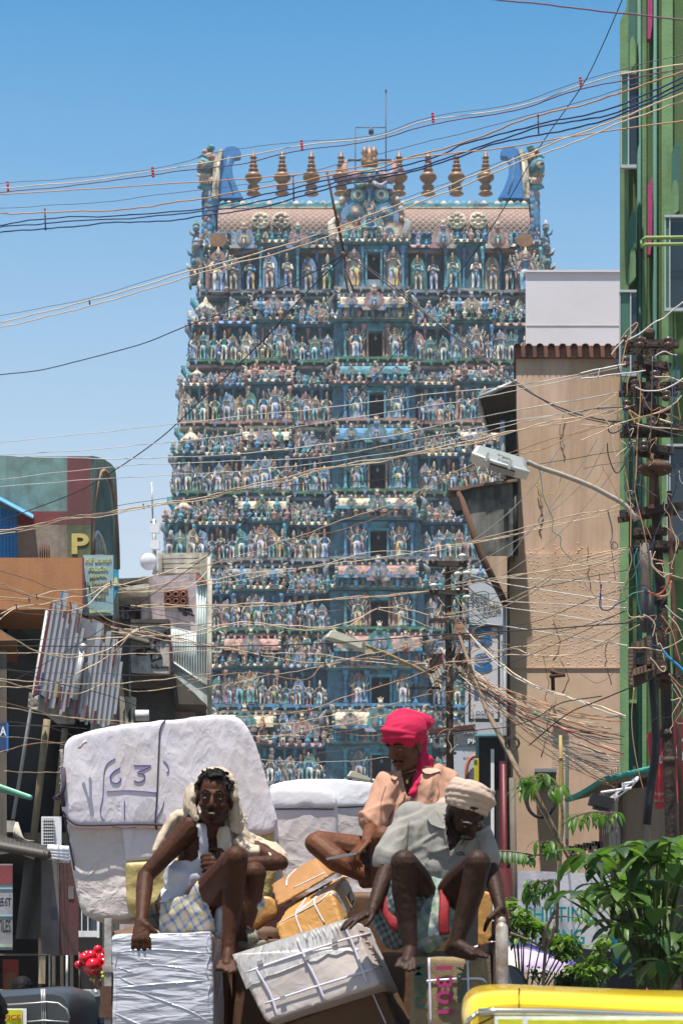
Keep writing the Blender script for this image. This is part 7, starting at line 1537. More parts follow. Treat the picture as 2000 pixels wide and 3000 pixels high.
def hand(mb, w, d, n, thumb=1, curl=(.3,.3,.35,.4), spread=.05, s=1.0, tcurl=.2):
 """w wrist, d towards the knuckles, n back-of-hand normal, thumb = +1/-1 side"""
 d = Vector(d).normalized(); n = Vector(n); n = (n - d*n.dot(d)).normalized(); sd_ = d.cross(n)*thumb
 w = Vector(w); L = (.92,1.0,.95,.76)
 for i in range(4):
  off = (1.5-i)*.0215
  k = w + d*.082*s + sd_*off*s + n*(-.004*abs(i-1.5))*s
  cap(mb, w + sd_*off*.45*s, .0135*s, k, .0115*s, 8)
  p = k; dv = (d + sd_*spread*(1.5-i)).normalized(); ang = 0
  for j, (l_, r0, r1) in enumerate(((.040,.0098,.0090),(.025,.0090,.0082),(.021,.0082,.0068))):
   ang = curl[i]*(1, 1.3, .8)[j]; dv = (dv*cos(ang) - n*sin(ang)).normalized() if j == 0 else None or dv
   if j: 
    nn = (n - dv*n.dot(dv)); nn = nn.normalized() if nn.length > 1e-4 else n
    dv = (dv*cos(ang) - nn*sin(ang)).normalized()
   q = p + dv*l_*L[i]*s; cap(mb, p, r0*s, q, r1*s, 8); p = q
 t0 = w + d*.022*s + sd_*.028*s; t1_ = t0 + (d*.6 + sd_*.75 - n*.25).normalized()*.042*s; t2_ = t1_ + (d*.85 + sd_*.35*(1-tcurl) - n*(.3+tcurl)).normalized()*.030*s; t3 = t2_ + (d*.95 - n*(.35+tcurl)).normalized()*.024*s
 cap(mb, w, .016*s, t0, .017*s, 8); cap(mb, t0, .015*s, t1_, .012*s, 8); cap(mb, t1_, .0115*s, t2_, .0105*s, 8); cap(mb, t2_, .0105*s, t3, .008*s, 8)
def strands(mb, pts, k=5, sp=.62, rr=.26, seed=1, ax=(1,0,.2)):
 r = random.Random(seed); ax = Vector(ax)
 for j in range(k):
  ps = spline([p for p, r_ in pts], 4); n = len(ps); out = []; rs = []
  for i, p in enumerate(ps):
   t = i/(n-1)*(len(pts)-1); a = min(int(t), len(pts)-2); R_ = lerp(pts[a][1], pts[a+1][1], t-a)
   d = (ps[min(i+1,n-1)]-ps[max(i-1,0)]).normalized(); sd_ = d.cross(Vector((0,1,0))); sd_ = sd_.normalized() if sd_.length > .1 else ax
   out.append(p + sd_*((j-(k-1)/2)*R_*sp*2/k*1.15) + Vector((0,1,0))*(r.uniform(-.12,.12)*R_ + abs(j-(k-1)/2)*R_*.25)); rs.append(R_*rr*(1+.12*sin(i*.9+j*2)))
  mb.tube(out, rs, 8)
def foot(mb, an, toe, r=.03):
 an, toe = Vector(an), Vector(toe); d = (toe-an).normalized(); heel = an - d*.03 + Vector((0,0,-.03))
 side = d.cross(Vector((0,0,1))).normalized() if abs(d.z) < .95 else Vector((1,0,0))
 cap(mb, an, r, heel, .028); cap(mb, an, r*.95, an.lerp(toe,.6), .024); cap(mb, heel, .026, an.lerp(toe,.62)+Vector((0,0,-.012)), .022)
 for i in range(5):
  o_ = side*(i-2)*.0185; cap(mb, an.lerp(toe,.55)+o_*.7, .017, an.lerp(toe,.82)+o_, .011 if i else .013, 8); cap(mb, an.lerp(toe,.82)+o_, .010, toe+o_-d*.012*abs(i-1), .008 if i else .0105, 8)
def crease(p, f, a, ang=0.0, k=5.0, seed=0.0):
 """narrow raised folds running along one direction of the cloth"""
 u, w = p.x*cos(ang)+p.z*sin(ang), -p.x*sin(ang)+p.z*cos(ang)
 q = Vector((u*f*.28+seed, p.y*f*.4, w*f)); n = abs(noise.noise(q + Vector((noise.noise(q*.7)*.8,)*3)))
 return a*max(0.0, 1-n*k)
def shirtfold(p, n): return crease(p, 9, .010, 1.25, 4, 1) + crease(p, 8, .009, .55, 4.5, 7) + crease(p, 8, .008, -.7, 4.5, 13) + crease(p, 22, .003, 1.3, 3, 4) + ridg(p, 3, .012, (2,1,.6))
def patch(tr, pts, conv, m_, name, S, lift=.010, th=.006):
 q = [cast(tr, *conv(*p), lift) for p in pts]; q = [c for c in q if c is not None]
 if len(q) > 2: b = MB(); b.prism(q, (0,th,0)); b.build(name, m_, S)
def px_of(c): return (1000 + c.x/c.y*F, HOR - (c.z-CZ)/c.y*F)
def inpoly(x, y, pl):
 r = False; j = len(pl)-1
 for i in range(len(pl)):
  if (pl[i][1] > y) != (pl[j][1] > y) and x < (pl[j][0]-pl[i][0])*(y-pl[i][1])/(pl[j][1]-pl[i][1])+pl[i][0]: r = not r
  j = i
 return r
def skin(name, c): return mat(name, c, rough=.58, var=.3, scale=11, bump=.35, bscale=70, bdist=.003, spec=.18, trans=.0)
def plaid(name, base, cols, sc=14):
 """woven check cloth: stripes across x and z of the cloth"""
 m = bpy.data.materials.new(name); m.use_nodes = True; nt = m.node_tree; L = nt.links; b = nt.nodes['Principled BSDF']; b.inputs['Roughness'].default_value = .85
 tc = node(nt, 'ShaderNodeTexCoord'); nz = node(nt, 'ShaderNodeTexNoise'); nz.inputs['Scale'].default_value = 5; L.new(tc.outputs['Object'], nz.inputs[0])
 mp = node(nt, 'ShaderNodeMapping'); mp.inputs['Rotation'].default_value = (.2,.45,.1); L.new(tc.outputs['Object'], mp.inputs[0])
 ad = node(nt, 'ShaderNodeVectorMath', operation='MULTIPLY_ADD'); L.new(nz.outputs['Color'], ad.inputs[0]); ad.inputs[1].default_value = (.05,.05,.05); L.new(mp.outputs[0], ad.inputs[2])
 sp = node(nt, 'ShaderNodeSeparateXYZ'); L.new(ad.outputs[0], sp.inputs[0]); cur = None
 for ax, k in ((0, 1.0), (2, .83)):
  mu = node(nt, 'ShaderNodeMath', operation='MULTIPLY'); L.new(sp.outputs[ax], mu.inputs[0]); mu.inputs[1].default_value = sc*k
  fr = node(nt, 'ShaderNodeMath', operation='FRACT'); L.new(mu.outputs[0], fr.inputs[0])
  r_ = ramp(nt, [(i/len(cols), c) for i, c in enumerate(cols)], True); L.new(fr.outputs[0], r_.inputs[0])
  if cur is None: cur = r_.outputs[0]
  else:
   mx_ = node(nt, 'ShaderNodeMixRGB'); mx_.inputs[0].default_value = .5; L.new(cur, mx_.inputs[1]); L.new(r_.outputs[0], mx_.inputs[2]); cur = mx_.outputs[0]
 L.new(cur, b.inputs['Base Color']); n2 = node(nt, 'ShaderNodeTexNoise'); n2.inputs['Scale'].default_value = 18; L.new(tc.outputs['Object'], n2.inputs[0])
 bp = node(nt, 'ShaderNodeBump'); bp.inputs['Strength'].default_value = .6; bp.inputs['Distance'].default_value = .02; L.new(n2.outputs['Fac'], bp.inputs['Height']); L.new(bp.outputs[0], b.inputs['Normal']); return m
def cloth(name, c, rough=.85, folds=.5): 
 return mat(name, c, rough=rough, var=.12, scale=5, bump=folds*.4, bscale=240, bdist=.002, spec=.15)
sk_dark = skin('dark_brown_skin', (.055,.019,.009)); sk_mid = skin('brown_skin', (.125,.046,.021)); sk_grey = skin('very_dark_skin', (.036,.017,.011))
m_hair = mat('black_hair', (.006,.005,.005), spec=.15, rough=.6, bump=.3, bscale=150); m_eye = mat('eye_white', (.55,.50,.45), rough=.2, bump=0); m_iris = mat('dark_iris', (.01,.006,.004), rough=.1, bump=0); m_teeth = mat('teeth', (.62,.56,.40), rough=.3, bump=0)
def eyes(H, S, Rm, gz=.5, r=.0108):
 for k in (-1, 1):
  b = MB(); b.ell(H(k*.031,.0775,.005), (r, r*.9, r*gz), 0, 12, 8, Rm); e = b.build('eye', m_eye, S); b = MB(); b.ell(H(k*.031,.0855,.004), (.0045,.003,.0045*gz*1.6), 0, 8, 6, Rm); b.build('iris', m_iris, e)
def tufts(mb, H, rnd, n, keep, r0=.0035, ln=.03, cen=(0,-.012,.042), rad=(.078,.098,.09)):
 for i in range(n*3):
  u, v = rnd.uniform(-1,1), rnd.uniform(0,2*pi); s_ = sqrt(1-u*u); d = Vector((s_*cos(v), s_*sin(v), u))
  if not keep(d): continue
  p = Vector((cen[0]+d.x*rad[0], cen[1]+d.y*rad[1], cen[2]+d.z*rad[2])); q = p + Vector((d.x*.4+rnd.uniform(-.5,.5), d.y*.5+rnd.uniform(-.3,.6), d.z*.5+rnd.uniform(-.6,.3)))*ln
  mb.tube([H(*p), H(*((p+q)/2+d*.006)), H(*q)], [r0, r0*.8, .0008], 4)
def body(name, mb, m_, S, vox=.0048, it=2): return soften(mb, vox, it, name, m_, S, lambda p, n: .0012*noise.noise(p*60))
RP = random.Random(9)
# ---------------------------------------------------------------- left man
YL = 8.45
J = lambda x, y, d=0: P(*Z1c(x, y), YL+d)
ML = empty('person', J(520,1720), 'man in white vest with cream towel over his head, grimacing at the camera', 'person')
b = MB(); Rh = frame((-.02,-1,-.05), (.06,.0,1)); H = head(b, J(805,478,-.15), Rh, .97)
sh_r, el_r, wr_r = J(590,730,-.12), J(150,1200,-.16), J(112,1640,-.36); sh_l, el_l, wr_l = J(1040,850,.06), J(1440,1075,-.12), J(960,1085,-.20)
cap(b, H(0,-.02,-.06), .052, J(770,800,-.09), .058); cap(b, J(770,800,-.08), .06, sh_r, .052); cap(b, J(800,810,-.06), .06, sh_l, .05)
b.ell(J(740,960,-.04), (.125,.095,.15), 0, 16, 12, Matrix.Rotation(radians(22), 3, 'Y')); b.ell(J(620,1230,-.02), (.108,.09,.13), 0, 16, 12, Matrix.Rotation(radians(22), 3, 'Y')); b.ell(J(540,1500,0), (.13,.11,.11), 0, 16, 12)
b.ell(J(640,900,-.09), (.055,.045,.07), 0, 12, 8)
chain(b, [(sh_r,.054),(sh_r.lerp(el_r,.35),.046),(el_r,.036),(el_r.lerp(wr_r,.3),.037),(wr_r,.025)]); chain(b, [(sh_l,.052),(el_l,.036),(el_l.lerp(wr_l,.35),.034),(wr_l,.025)])
hand(b, wr_r+Vector((.0,-.01,0)), (.03,-.42,-.95), (0,-.95,.45), -1, (.45,.5,.5,.45), .10, 1.0, .4)
hand(b, wr_l, (-.9,-.1,.12), (-.1,-.9,.3), 1, (.5,.6,.6,.7), .0, 1.0)
chain(b, [(J(600,1540,-.05),.085),(J(800,1330,-.22),.078),(J(985,1080,-.40),.058),(J(1015,1030,-.42),.052)]); chain(b, [(J(1015,1040,-.41),.052),(J(1000,1240,-.38),.049),(J(985,1480,-.36),.046),(J(955,1760,-.38),.033),(J(945,1920,-.40),.028)])
foot(b, J(945,1930,-.40), J(915,2130,-.52), .03)
chain(b, [(J(700,1560,.02),.085),(J(1000,1380,-.12),.075),(J(1190,1180,-.26),.054)]); chain(b, [(J(1190,1180,-.26),.052),(J(1170,1400,-.24),.046),(J(1100,1720,-.24),.03)])
foot(b, J(1100,1740,-.25), J(1250,1810,-.36), .03)
body('body', b, sk_dark, ML)
eyes(H, ML, Rh, .42)
b = MB(); tufts(b, H, RP, 420, lambda d: d.z > .05 and not (d.y > .55 and d.z < .62), .004, .034); b.ell(H(0,-.018,.052), (.076*.97,.092*.97,.086), 0, 16, 10, Rh)
soften(b, .005, 0, 'hair', m_hair, ML, keep=lambda c: True)
b = MB()
for i in range(50): k = RP.uniform(-1,1); p = (k*.032, .094-abs(k)*.016, -.043-abs(k)*.008+RP.uniform(-.002,.002)); b.tube([H(*p), H(p[0]+k*.006, p[1]+.003, p[2]-.011)], [.0028,.001], 4)
for i in range(90): k = RP.uniform(-1,1); p = (k*.040, .084-abs(k)*.030, -.078-RP.uniform(0,.028)); b.tube([H(*p), H(p[0], p[1]+.004, p[2]-.006)], [.0016,.0008], 4)
b.build('moustache_and_stubble', m_hair, ML)
b = MB()
for k in (-1, 1): b.tube([H(k*.014,.104,.034), H(k*.032,.100,.040), H(k*.050,.086,.032)], [.004,.0055,.002], 5)
b.build('eyebrows', m_hair, ML)
b = MB()
for i in range(7): b.box(H((i-3)*.0052, .0925-abs(i-3)*.0014, -.0592), (.0048,.004,.0068), Rh)
b.build('teeth', m_teeth, ML)
# vest
vb = MB(); vb.ell(J(740,960,-.04), (.137,.107,.16), 0, 16, 12, Matrix.Rotation(radians(22), 3, 'Y')); vb.ell(J(610,1230,-.02), (.128,.104,.14), 0, 16, 12, Matrix.Rotation(radians(22), 3, 'Y')); vb.ell(J(520,1470,0), (.135,.115,.10), 0, 16, 12)
cap(vb, J(730,880,-.10), .055, J(660,740,-.12), .045); cap(vb, J(850,880,-.08), .06, J(900,800,-.02), .06); cap(vb, J(560,1300,.02), .10, J(500,1480,.03), .10)
vp = [Z1c(*p) for p in [(640,690),(735,700),(745,850),(760,980),(830,1000),(850,860),(860,740),(1000,780),(1090,1000),(1060,1200),(900,1400),(640,1420),(500,1480),(300,1560),(295,1150),(345,1060),(420,1045),(600,1060),(655,1020),(668,880)]]
soften(vb, .006, 3, 'vest', cloth('white_cotton_vest', (.46,.46,.50), .8, .6), ML, lambda p, n: crease(p, 9, .008, .5, 4) + crease(p, 9, .006, -.6, 4, 5), keep=lambda c: inpoly(*px_of(c), vp) or c.y > YL+.03)
# checked lungi
lb = MB(); lb.ell(J(520,1580,0), (.165,.13,.095), 0, 16, 12); chain(lb, [(J(560,1570,-.04),.115),(J(700,1500,-.14),.105),(J(760,1560,-.16),.10)]); cap(lb, J(460,1640,.0), .09, J(760,1680,-.12), .06); cap(lb, J(690,1400,-.16), .085, J(760,1350,-.2), .075)
lp = [Z1c(*p) for p in [(290,1440),(560,1380),(640,1250),(680,1245),(760,1500),(830,1720),(830,1800),(280,1800)]]
m_lungi = plaid('blue_yellow_check_cotton', None, [(.50,.42,.22),(.42,.38,.34),(.06,.12,.28),(.45,.40,.34),(.55,.44,.18),(.12,.20,.36),(.36,.33,.33)], 13)
soften(lb, .006, 3, 'lungi', m_lungi, ML, lambda p, n: ridg(p, 7, .012, (1.8,1,.45)), keep=lambda c: inpoly(*px_of(c), lp) or c.y > YL)
lb = MB(); cap(lb, J(1100,1300,-.2), .05, J(1150,1450,-.2), .06); cap(lb, J(1150,1450,-.22), .055, J(1060,1620,-.2), .045); cap(lb, J(1100,1270,-.2), .03, J(1070,1240,-.18), .02)
soften(lb, .006, 2, 'lungi_end', m_lungi, ML, lambda p, n: ridg(p, 14, .016, (1.4,1,.5)))
lb = MB(); cap(lb, J(880,1530,-.2), .025, J(840,1720,-.18), .03); soften(lb, .006, 2, 'white_underlayer', cloth('white_cotton_vest', (.46,.46,.50)), ML, lambda p, n: ridg(p, 14, .008))
# towel over head and shoulders
m_towel = cloth('cream_cotton_towel', (.46,.37,.28), .9, .9)
tb = MB(); tb.ell(H(0,-.050,.066), (.088,.080,.084), 0, 16, 12, Rh)
hd = lambda x, y, z: H(x, y, z)
for (a_, ra, c_, rc) in ((( .0,-.03,.125),.022,(-.07,-.02,.09),.016), ((-.07,-.02,.09),.016,(-.092,0,.02),.016), ((.0,-.03,.125),.016,(.065,-.03,.10),.014), ((.065,-.03,.10),.014,(.088,-.02,.03),.014)):
 cap(tb, hd(*[-a_[0] if 0 else a_[0], a_[1], a_[2]]), ra, hd(*c_), rc)
for k in range(5):
 cap(tb, hd(-.05+.02*k,-.07,.10), .03, hd(-.05+.02*k,-.10,0), .035)
strands(tb, [(J(640,330,-.13),.018),(J(605,420,-.16),.026),(J(592,520,-.16),.028),(J(625,620,-.17),.026),(J(655,670,-.17),.016)]); strands(tb, [(J(620,330,-.1),.02),(J(560,450,-.1),.03),(J(560,560,-.1),.03),(J(560,620,-.08),.025)])
strands(tb, [(J(930,310,-.12),.018),(J(985,420,-.13),.022),(J(1005,560,-.13),.030),(J(1020,680,-.12),.036),(J(1000,780,-.12),.034)]); strands(tb, [(J(940,400,-.06),.02),(J(960,600,-.06),.04),(J(920,740,-.09),.04)])
strands(tb, [(J(880,740,-.14),.03),(J(900,880,-.16),.035),(J(880,980,-.17),.025)]); strands(tb, [(J(1000,780,-.08),.05),(J(1120,880,-.05),.055),(J(1240,930,-.04),.052),(J(1370,960,-.08),.045),(J(1440,1020,-.10),.036),(J(1480,1090,-.1),.02)])
strands(tb, [(J(1000,860,-.12),.045),(J(1120,960,-.11),.04),(J(1230,970,-.12),.03)])
strands(tb, [(J(620,660,.0),.03),(J(500,620,.02),.035),(J(420,660,.02),.03),(J(330,800,.02),.028),(J(260,930,.0),.02),(J(225,975,0),.01)])
strands(tb, [(J(560,640,.06),.05),(J(800,740,.1),.06),(J(1000,800,.1),.06)])
soften(tb, .005, 1, 'towel', m_towel, ML, lambda p, n: ridg(p, 9, .011, (1.8,1,.35)) + ridg(p, 24, .004, (1.8,1,.4)))
b = MB()
for i in range(26):
 x, y = RP.choice([(1060,560),(1090,640),(1080,700),(1010,800),(1030,450)]); p = J(x+RP.uniform(-15,25), y+RP.uniform(-40,40), -.14); b.tube([p, p+Vector((RP.uniform(-.005,.02), -.01, RP.uniform(-.03,0)))], [.003,.001], 4)
for i in range(20): p = J(1330+i*8, 975+i*7+RP.uniform(-8,8), -.13); b.tube([p, p+Vector((RP.uniform(-.01,.01), -.01, -.03)), p+Vector((RP.uniform(0,.02), -.01, -.06))], [.003,.002,.001], 4)
b.build('towel_fringe', m_towel, ML)['kind'] = 'stuff'
b = MB()
for k in range(3): b.tube([J(1130+k*28,1730,-.33), J(1150+k*30,1790,-.40), J(1150+k*30,1850,-.36)], .012, 6)
b.tube([J(1060,1850,-.3), J(1180,1870,-.36), J(1290,1840,-.42)], .014, 6); b.build('sandal', mat('striped_sandal', (.16,.15,.11), rough=.6), ML)

# ---------------------------------------------------------------- man with the pink head wrap
YP2 = 9.0
K = lambda x, y, d=0: P(*Z2(x, y), YP2+d)
MP = empty('person', K(740,1240), 'man in peach shirt and bright pink head wrap looking down', 'person')
b = MB(); Rp = frame((-.62,-.72,-.34), (-.05,-.1,1)); H = head(b, K(778,330,-.05), Rp, .97)
cap(b, H(0,-.02,-.07), .052, K(815,545,.02), .058)
shr, elr, wrr = K(660,610,-.05), K(545,885,-.16), K(508,995,-.36); shl, ell_ = K(1040,600,.10), K(1110,860,.12)
cap(b, K(815,545,.02), .06, shr, .055); cap(b, K(830,550,.03), .06, shl, .055)
b.ell(K(830,740,.03), (.155,.11,.17), 0, 16, 12); b.ell(K(800,980,.03), (.13,.105,.15), 0, 16, 12); b.ell(K(770,1160,.03), (.15,.12,.10), 0, 16, 12)
chain(b, [(shr,.05),(elr,.037),(elr.lerp(wrr,.3),.036),(wrr,.026)]); chain(b, [(shl,.05),(ell_,.04),(K(1000,1000,-.1),.03)])
hand(b, wrr, (-.62,-.35,-.55), (-.5,-.3,.8), 1, (.7,.75,.8,.8), .02, 1.0, .5)
chain(b, [(K(690,1130,0),.085),(K(420,1050,-.1),.074),(K(180,995,-.14),.056),(K(150,1000,-.15),.05)]); chain(b, [(K(155,1005,-.16),.05),(K(300,1120,-.22),.055),(K(520,1235,-.25),.034)]); foot(b, K(530,1240,-.25), K(680,1280,-.3), .03)
chain(b, [(K(780,1150,0),.085),(K(690,1040,-.2),.074),(K(622,965,-.38),.056)]); chain(b, [(K(620,965,-.38),.054),(K(605,1080,-.34),.05),(K(590,1290,-.3),.034)])
body('body', b, sk_mid, MP); eyes(H, MP, Rp, .16)
b = MB(); b.ell(H(0,.084,.012), (.05,.012,.006), 0, 10, 5, Rp)
b = MB()
for k in (-1, 1): b.tube([H(k*.014,.104,.034), H(k*.032,.100,.039), H(k*.050,.086,.031)], [.004,.005,.002], 5)
b.build('eyebrows', m_hair, MP)
b = MB()
for i in range(60): k = RP.uniform(-1,1); p = (k*.030, .097-abs(k)*.014, -.043-abs(k)*.007+RP.uniform(-.002,.002)); b.tube([H(*p), H(p[0]+k*.006, p[1]+.002, p[2]-.007)], [.0022,.0008], 4)
for i in range(40): k = RP.uniform(-1,1); p = (k*.028, .078-abs(k)*.02, -.098-RP.uniform(0,.012)); b.tube([H(*p), H(p[0], p[1]+.003, p[2]-.005)], [.0015,.0008], 4)
b.build('moustache', m_hair, MP)
# shirt
m_peach = cloth('peach_cotton', (.43,.235,.16), .8, .8)
sb = MB(); sb.ell(K(835,750,.03), (.185,.135,.20), 0, 16, 12); sb.ell(K(800,980,.03), (.165,.13,.17), 0, 16, 12); cap(sb, K(790,565,.03), .062, shr, .064); cap(sb, K(840,570,.04), .07, shl, .078); chain(sb, [(shr,.064),(K(600,730,-.1),.058),(K(545,845,-.15),.056)]); chain(sb, [(shl,.075),(ell_,.07)]); cap(sb, K(700,700,-.02), .09, K(690,950,-.02), .09); cap(sb, K(960,700,.05), .1, K(950,950,.05), .1)
nk = K(800,500,-.04)
def keep_p(c):
 x, y = px_of(c); u, v = (x-860)/.4209, (y-2050)/.4209
 if inpoly(u, v, [(750,520),(850,495),(885,520),(812,672),(792,672),(770,600)]) and c.y < YP2+.0: return False
 return not (v > 905 and u < 560)
so_ = soften(sb, .0055, 14, 'shirt', m_peach, MP, shirtfold, keep=keep_p)
ts = bvh(so_); m_seam_p = mat('dark_peach_seam', (.30,.15,.10), bump=0)  # seam strokes use a darker tone of the peach cloth
patch(ts, [(893,470),(925,462),(985,478),(1026,494),(990,506),(950,517),(918,515),(896,500)], Z2, mat('peach_collar_painted_sunlit', (.50,.30,.22), bump=0), 'collar_wing', MP, .022, .012)  # this wing is coloured lighter, sunlight put into the cloth
patch(ts, [(742,492),(700,508),(676,540),(690,556),(708,560),(735,530),(752,508)], Z2, m_peach, 'collar_wing', MP, .018, .010)
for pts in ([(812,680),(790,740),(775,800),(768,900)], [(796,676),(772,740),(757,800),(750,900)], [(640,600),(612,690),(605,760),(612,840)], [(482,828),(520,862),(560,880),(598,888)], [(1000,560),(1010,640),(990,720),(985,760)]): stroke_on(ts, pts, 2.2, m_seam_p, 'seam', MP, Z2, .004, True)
b = MB()
for x, y in ((764,748),(770,690)): b.ell(K(x,y,-.11), (.006,.003,.006), 0, 8, 4)
b.build('shirt_button', m_white, MP)
b = MB(); q = [cast(ts, *Z2(x,y), .006) for x, y in ((835,682),(965,690),(960,800),(840,800))]
if all(q): b.prism([q[0],q[1],q[2],q[3]], (0,.004,0)); b.build('breast_pocket', m_peach, MP)
b = MB(); b.tube([H(-.04,.02,-.12), K(790,560,-.07), K(785,575,-.075)], .002, 5); b.lathe([(.004,-.014),(.008,-.008),(.008,.006),(.003,.012)], K(789,572,-.08), 10, sy=.5); b.build('gold_pendant', mat('gold', (.6,.38,.10), rough=.3, metal=.9, bump=0), MP)
b = MB(); b.tube([K(486,978,-.30)+Vector((cos(a)*.030,sin(a)*.03,sin(a)*.004+.01*cos(a))) + (wrr-K(486,978,-.30))*.9 for a in [i*pi/5 for i in range(11)]], .004, 5); b.build('red_wrist_thread', mat('red_thread', (.45,.02,.02)), MP)
b = MB(); cap(b, K(690,1130,0), .10, K(520,1090,-.06), .088); cap(b, K(770,1160,.02), .14, K(700,1200,0), .12); cap(b, K(760,1130,-.02), .1, K(690,1050,-.18), .084)
soften(b, .007, 2, 'shorts', plaid('dark_blue_check', None, [(.02,.04,.09),(.05,.08,.13),(.02,.03,.05),(.10,.13,.17)], 22), MP, lambda p, n: ridg(p, 12, .01))
# pink wrap
m_pinkc = cloth('bright_pink_cotton', (.46,.018,.065), .85, .8)
tb = MB(); tb.ell(H(0,-.018,.068), (.097,.118,.092), 0, 18, 14, Rp)
tb.tube(spline([H(-.088,.03,.045),H(-.06,.075,.062),H(0,.097,.07),H(.06,.078,.06),H(.088,.02,.04),H(.09,-.05,.01),H(.06,-.10,-.02)],4), .013, 8)
tb.tube(spline([H(-.088,.02,.06),H(-.05,.08,.09),H(.02,.092,.105),H(.075,.05,.10),H(.095,-.03,.06)],4), .012, 8); tb.ell(H(.02,-.04,.10), (.085,.095,.075), 0, 16, 12, Rp); cap(tb, H(.0,-.03,.13), .05, K(880,165,.0), .05)
strands(tb, [(K(800,150,-.02),.04),(K(870,150,.0),.045),(K(930,150,.02),.036),(K(965,170,.03),.026)]); strands(tb, [(K(930,135,.02),.03),(K(955,180,.02),.02)])
strands(tb, [(K(880,250,.0),.045),(K(885,330,.0),.036),(K(880,400,-.04),.026)]); strands(tb, [(K(880,380,-.04),.024),(K(892,460,-.06),.032),(K(870,560,-.10),.030),(K(830,640,-.12),.02),(K(800,668,-.12),.008)]); strands(tb, [(K(880,380,-.03),.022),(K(930,420,-.02),.036),(K(930,460,-.02),.03),(K(910,520,-.06),.02)]); strands(tb, [(K(870,520,-.08),.03),(K(845,620,-.12),.018),(K(838,690,-.12),.006)])
soften(tb, .005, 1, 'head_wrap', m_pinkc, MP, lambda p, n: ridg(p, 9, .006, (.8,.8,1.8)))
T_ = empty('metal_tool', K(330,1085,-.40), 'thin flat metal blade held by the pink wrapped man', 'tool')
b = MB(); b.prism([K(440,1062,-.42), K(440,1078,-.42), K(260,1112,-.42), K(225,1118,-.42), K(228,1104,-.42), K(290,1088,-.42)], (0,.006,0)); b.build('blade', mat('dull_steel_blade', (.30,.30,.32), rough=.3, metal=.7, bump=0), T_)
b = MB(); b.tube([K(440,1070,-.41), K(500,1060,-.40)], .011, 8); b.build('handle', m_black, T_)

# ---------------------------------------------------------------- man in the grey polo shirt
YG2 = 8.2
N_ = lambda x, y, d=0: P(*Z2(x, y), YG2+d)
MG = empty('person', N_(960,1600), 'older man in grey polo shirt and cream turban crouching with bent head', 'person')
b = MB(); Rg = frame((.26,-.62,-.66), (.10,-.55,.8)); H = head(b, N_(1195,800,-.10), Rg, .98)
cap(b, H(0,-.05,-.05), .055, N_(1070,850,.0), .062)
shr, elr, wrr = N_(820,850,.02), N_(640,1200,-.14), N_(548,1470,-.28); shl, ell_, wrl = N_(1275,985,.0), N_(1385,1230,-.08), N_(1440,1460,-.2)
cap(b, N_(1060,860,.02), .065, shr, .056); cap(b, N_(1080,880,.02), .065, shl, .056)
cap(b, N_(1130,900,-.03), .055, N_(1090,1010,-.04), .07); cap(b, N_(1030,850,.0), .066, N_(1150,890,-.02), .06); b.ell(N_(1020,1000,.02), (.17,.11,.15), 0, 16, 12); b.ell(N_(985,1230,.02), (.13,.10,.13), 0, 16, 12); b.ell(N_(960,1450,.02), (.15,.12,.10), 0, 16, 12)
chain(b, [(shr,.052),(elr,.036),(elr.lerp(wrr,.3),.036),(wrr,.025)]); chain(b, [(shl,.052),(ell_,.036),(ell_.lerp(wrl,.3),.035),(wrl,.025)])
hand(b, wrr, (-.72,-.45,-.30), (-.25,-.2,.95), -1, (.12,.15,.2,.25), .16, 1.02, .1)
hand(b, wrl, (.10,-.35,-.85), (.5,-.8,.2), 1, (.55,.6,.6,.6), .04, 1.0, .5)
chain(b, [(N_(900,1450,-.05),.085),(N_(830,1260,-.25),.076),(N_(766,1140,-.42),.056)]); chain(b, [(N_(765,1140,-.42),.054),(N_(768,1330,-.40),.052),(N_(790,1550,-.39),.042),(N_(812,1730,-.40),.030)]); foot(b, N_(812,1740,-.4), N_(770,1890,-.52), .03)
chain(b, [(N_(1050,1450,-.05),.085),(N_(1180,1270,-.25),.076),(N_(1280,1140,-.42),.056)]); chain(b, [(N_(1280,1140,-.42),.054),(N_(1245,1320,-.40),.052),(N_(1180,1540,-.39),.042),(N_(1130,1700,-.40),.030)]); foot(b, N_(1128,1710,-.40), N_(1320,1795,-.50), .032)
body('body', b, sk_grey, MG); eyes(H, MG, Rg, .16)
m_greyh = mat('grey_beard_hair', (.12,.105,.095), rough=.7, bump=0)
b = MB()
for i in range(70): k = RP.uniform(-1,1); p = (k*.032, .095-abs(k)*.016, -.043-abs(k)*.008+RP.uniform(-.002,.002)); b.tube([H(*p), H(p[0]+k*.008, p[1]+.004, p[2]-.011)], [.0026,.001], 4)
for i in range(160): k = RP.uniform(-1,1); p = (k*.045, .082-abs(k)*.034, -.076-RP.uniform(0,.032)); b.tube([H(*p), H(p[0], p[1]+.005, p[2]-.008)], [.0016,.0008], 4)
b.build('grey_beard', m_greyh, MG)
b = MB()
for k in (-1, 1): b.tube([H(k*.014,.104,.034), H(k*.032,.100,.040), H(k*.050,.086,.032)], [.003,.005,.002], 5)
b.build('eyebrows', m_greyh, MG)
m_turban = cloth('cream_turban_cotton', (.42,.32,.26), .85, .7)
tb = MB(); tc_ = N_(1232,672,-.10); Rt = Matrix.Rotation(radians(18), 3, 'Y')
tb.ell(tc_, (.100,.112,.066), 0, 18, 14, Rt)
for k in range(7):
 pts = []
 for i in range(17):
  a = i*2*pi/16 + k*.5; pts.append((tc_ + Rt @ Vector((cos(a)*(.101-.006*abs(k-3)), sin(a)*(.113-.006*abs(k-3)), -.052+k*.016+.010*sin(a*1+k))), .013))
 tb.tube([p for p, r_ in pts], .013, 7)
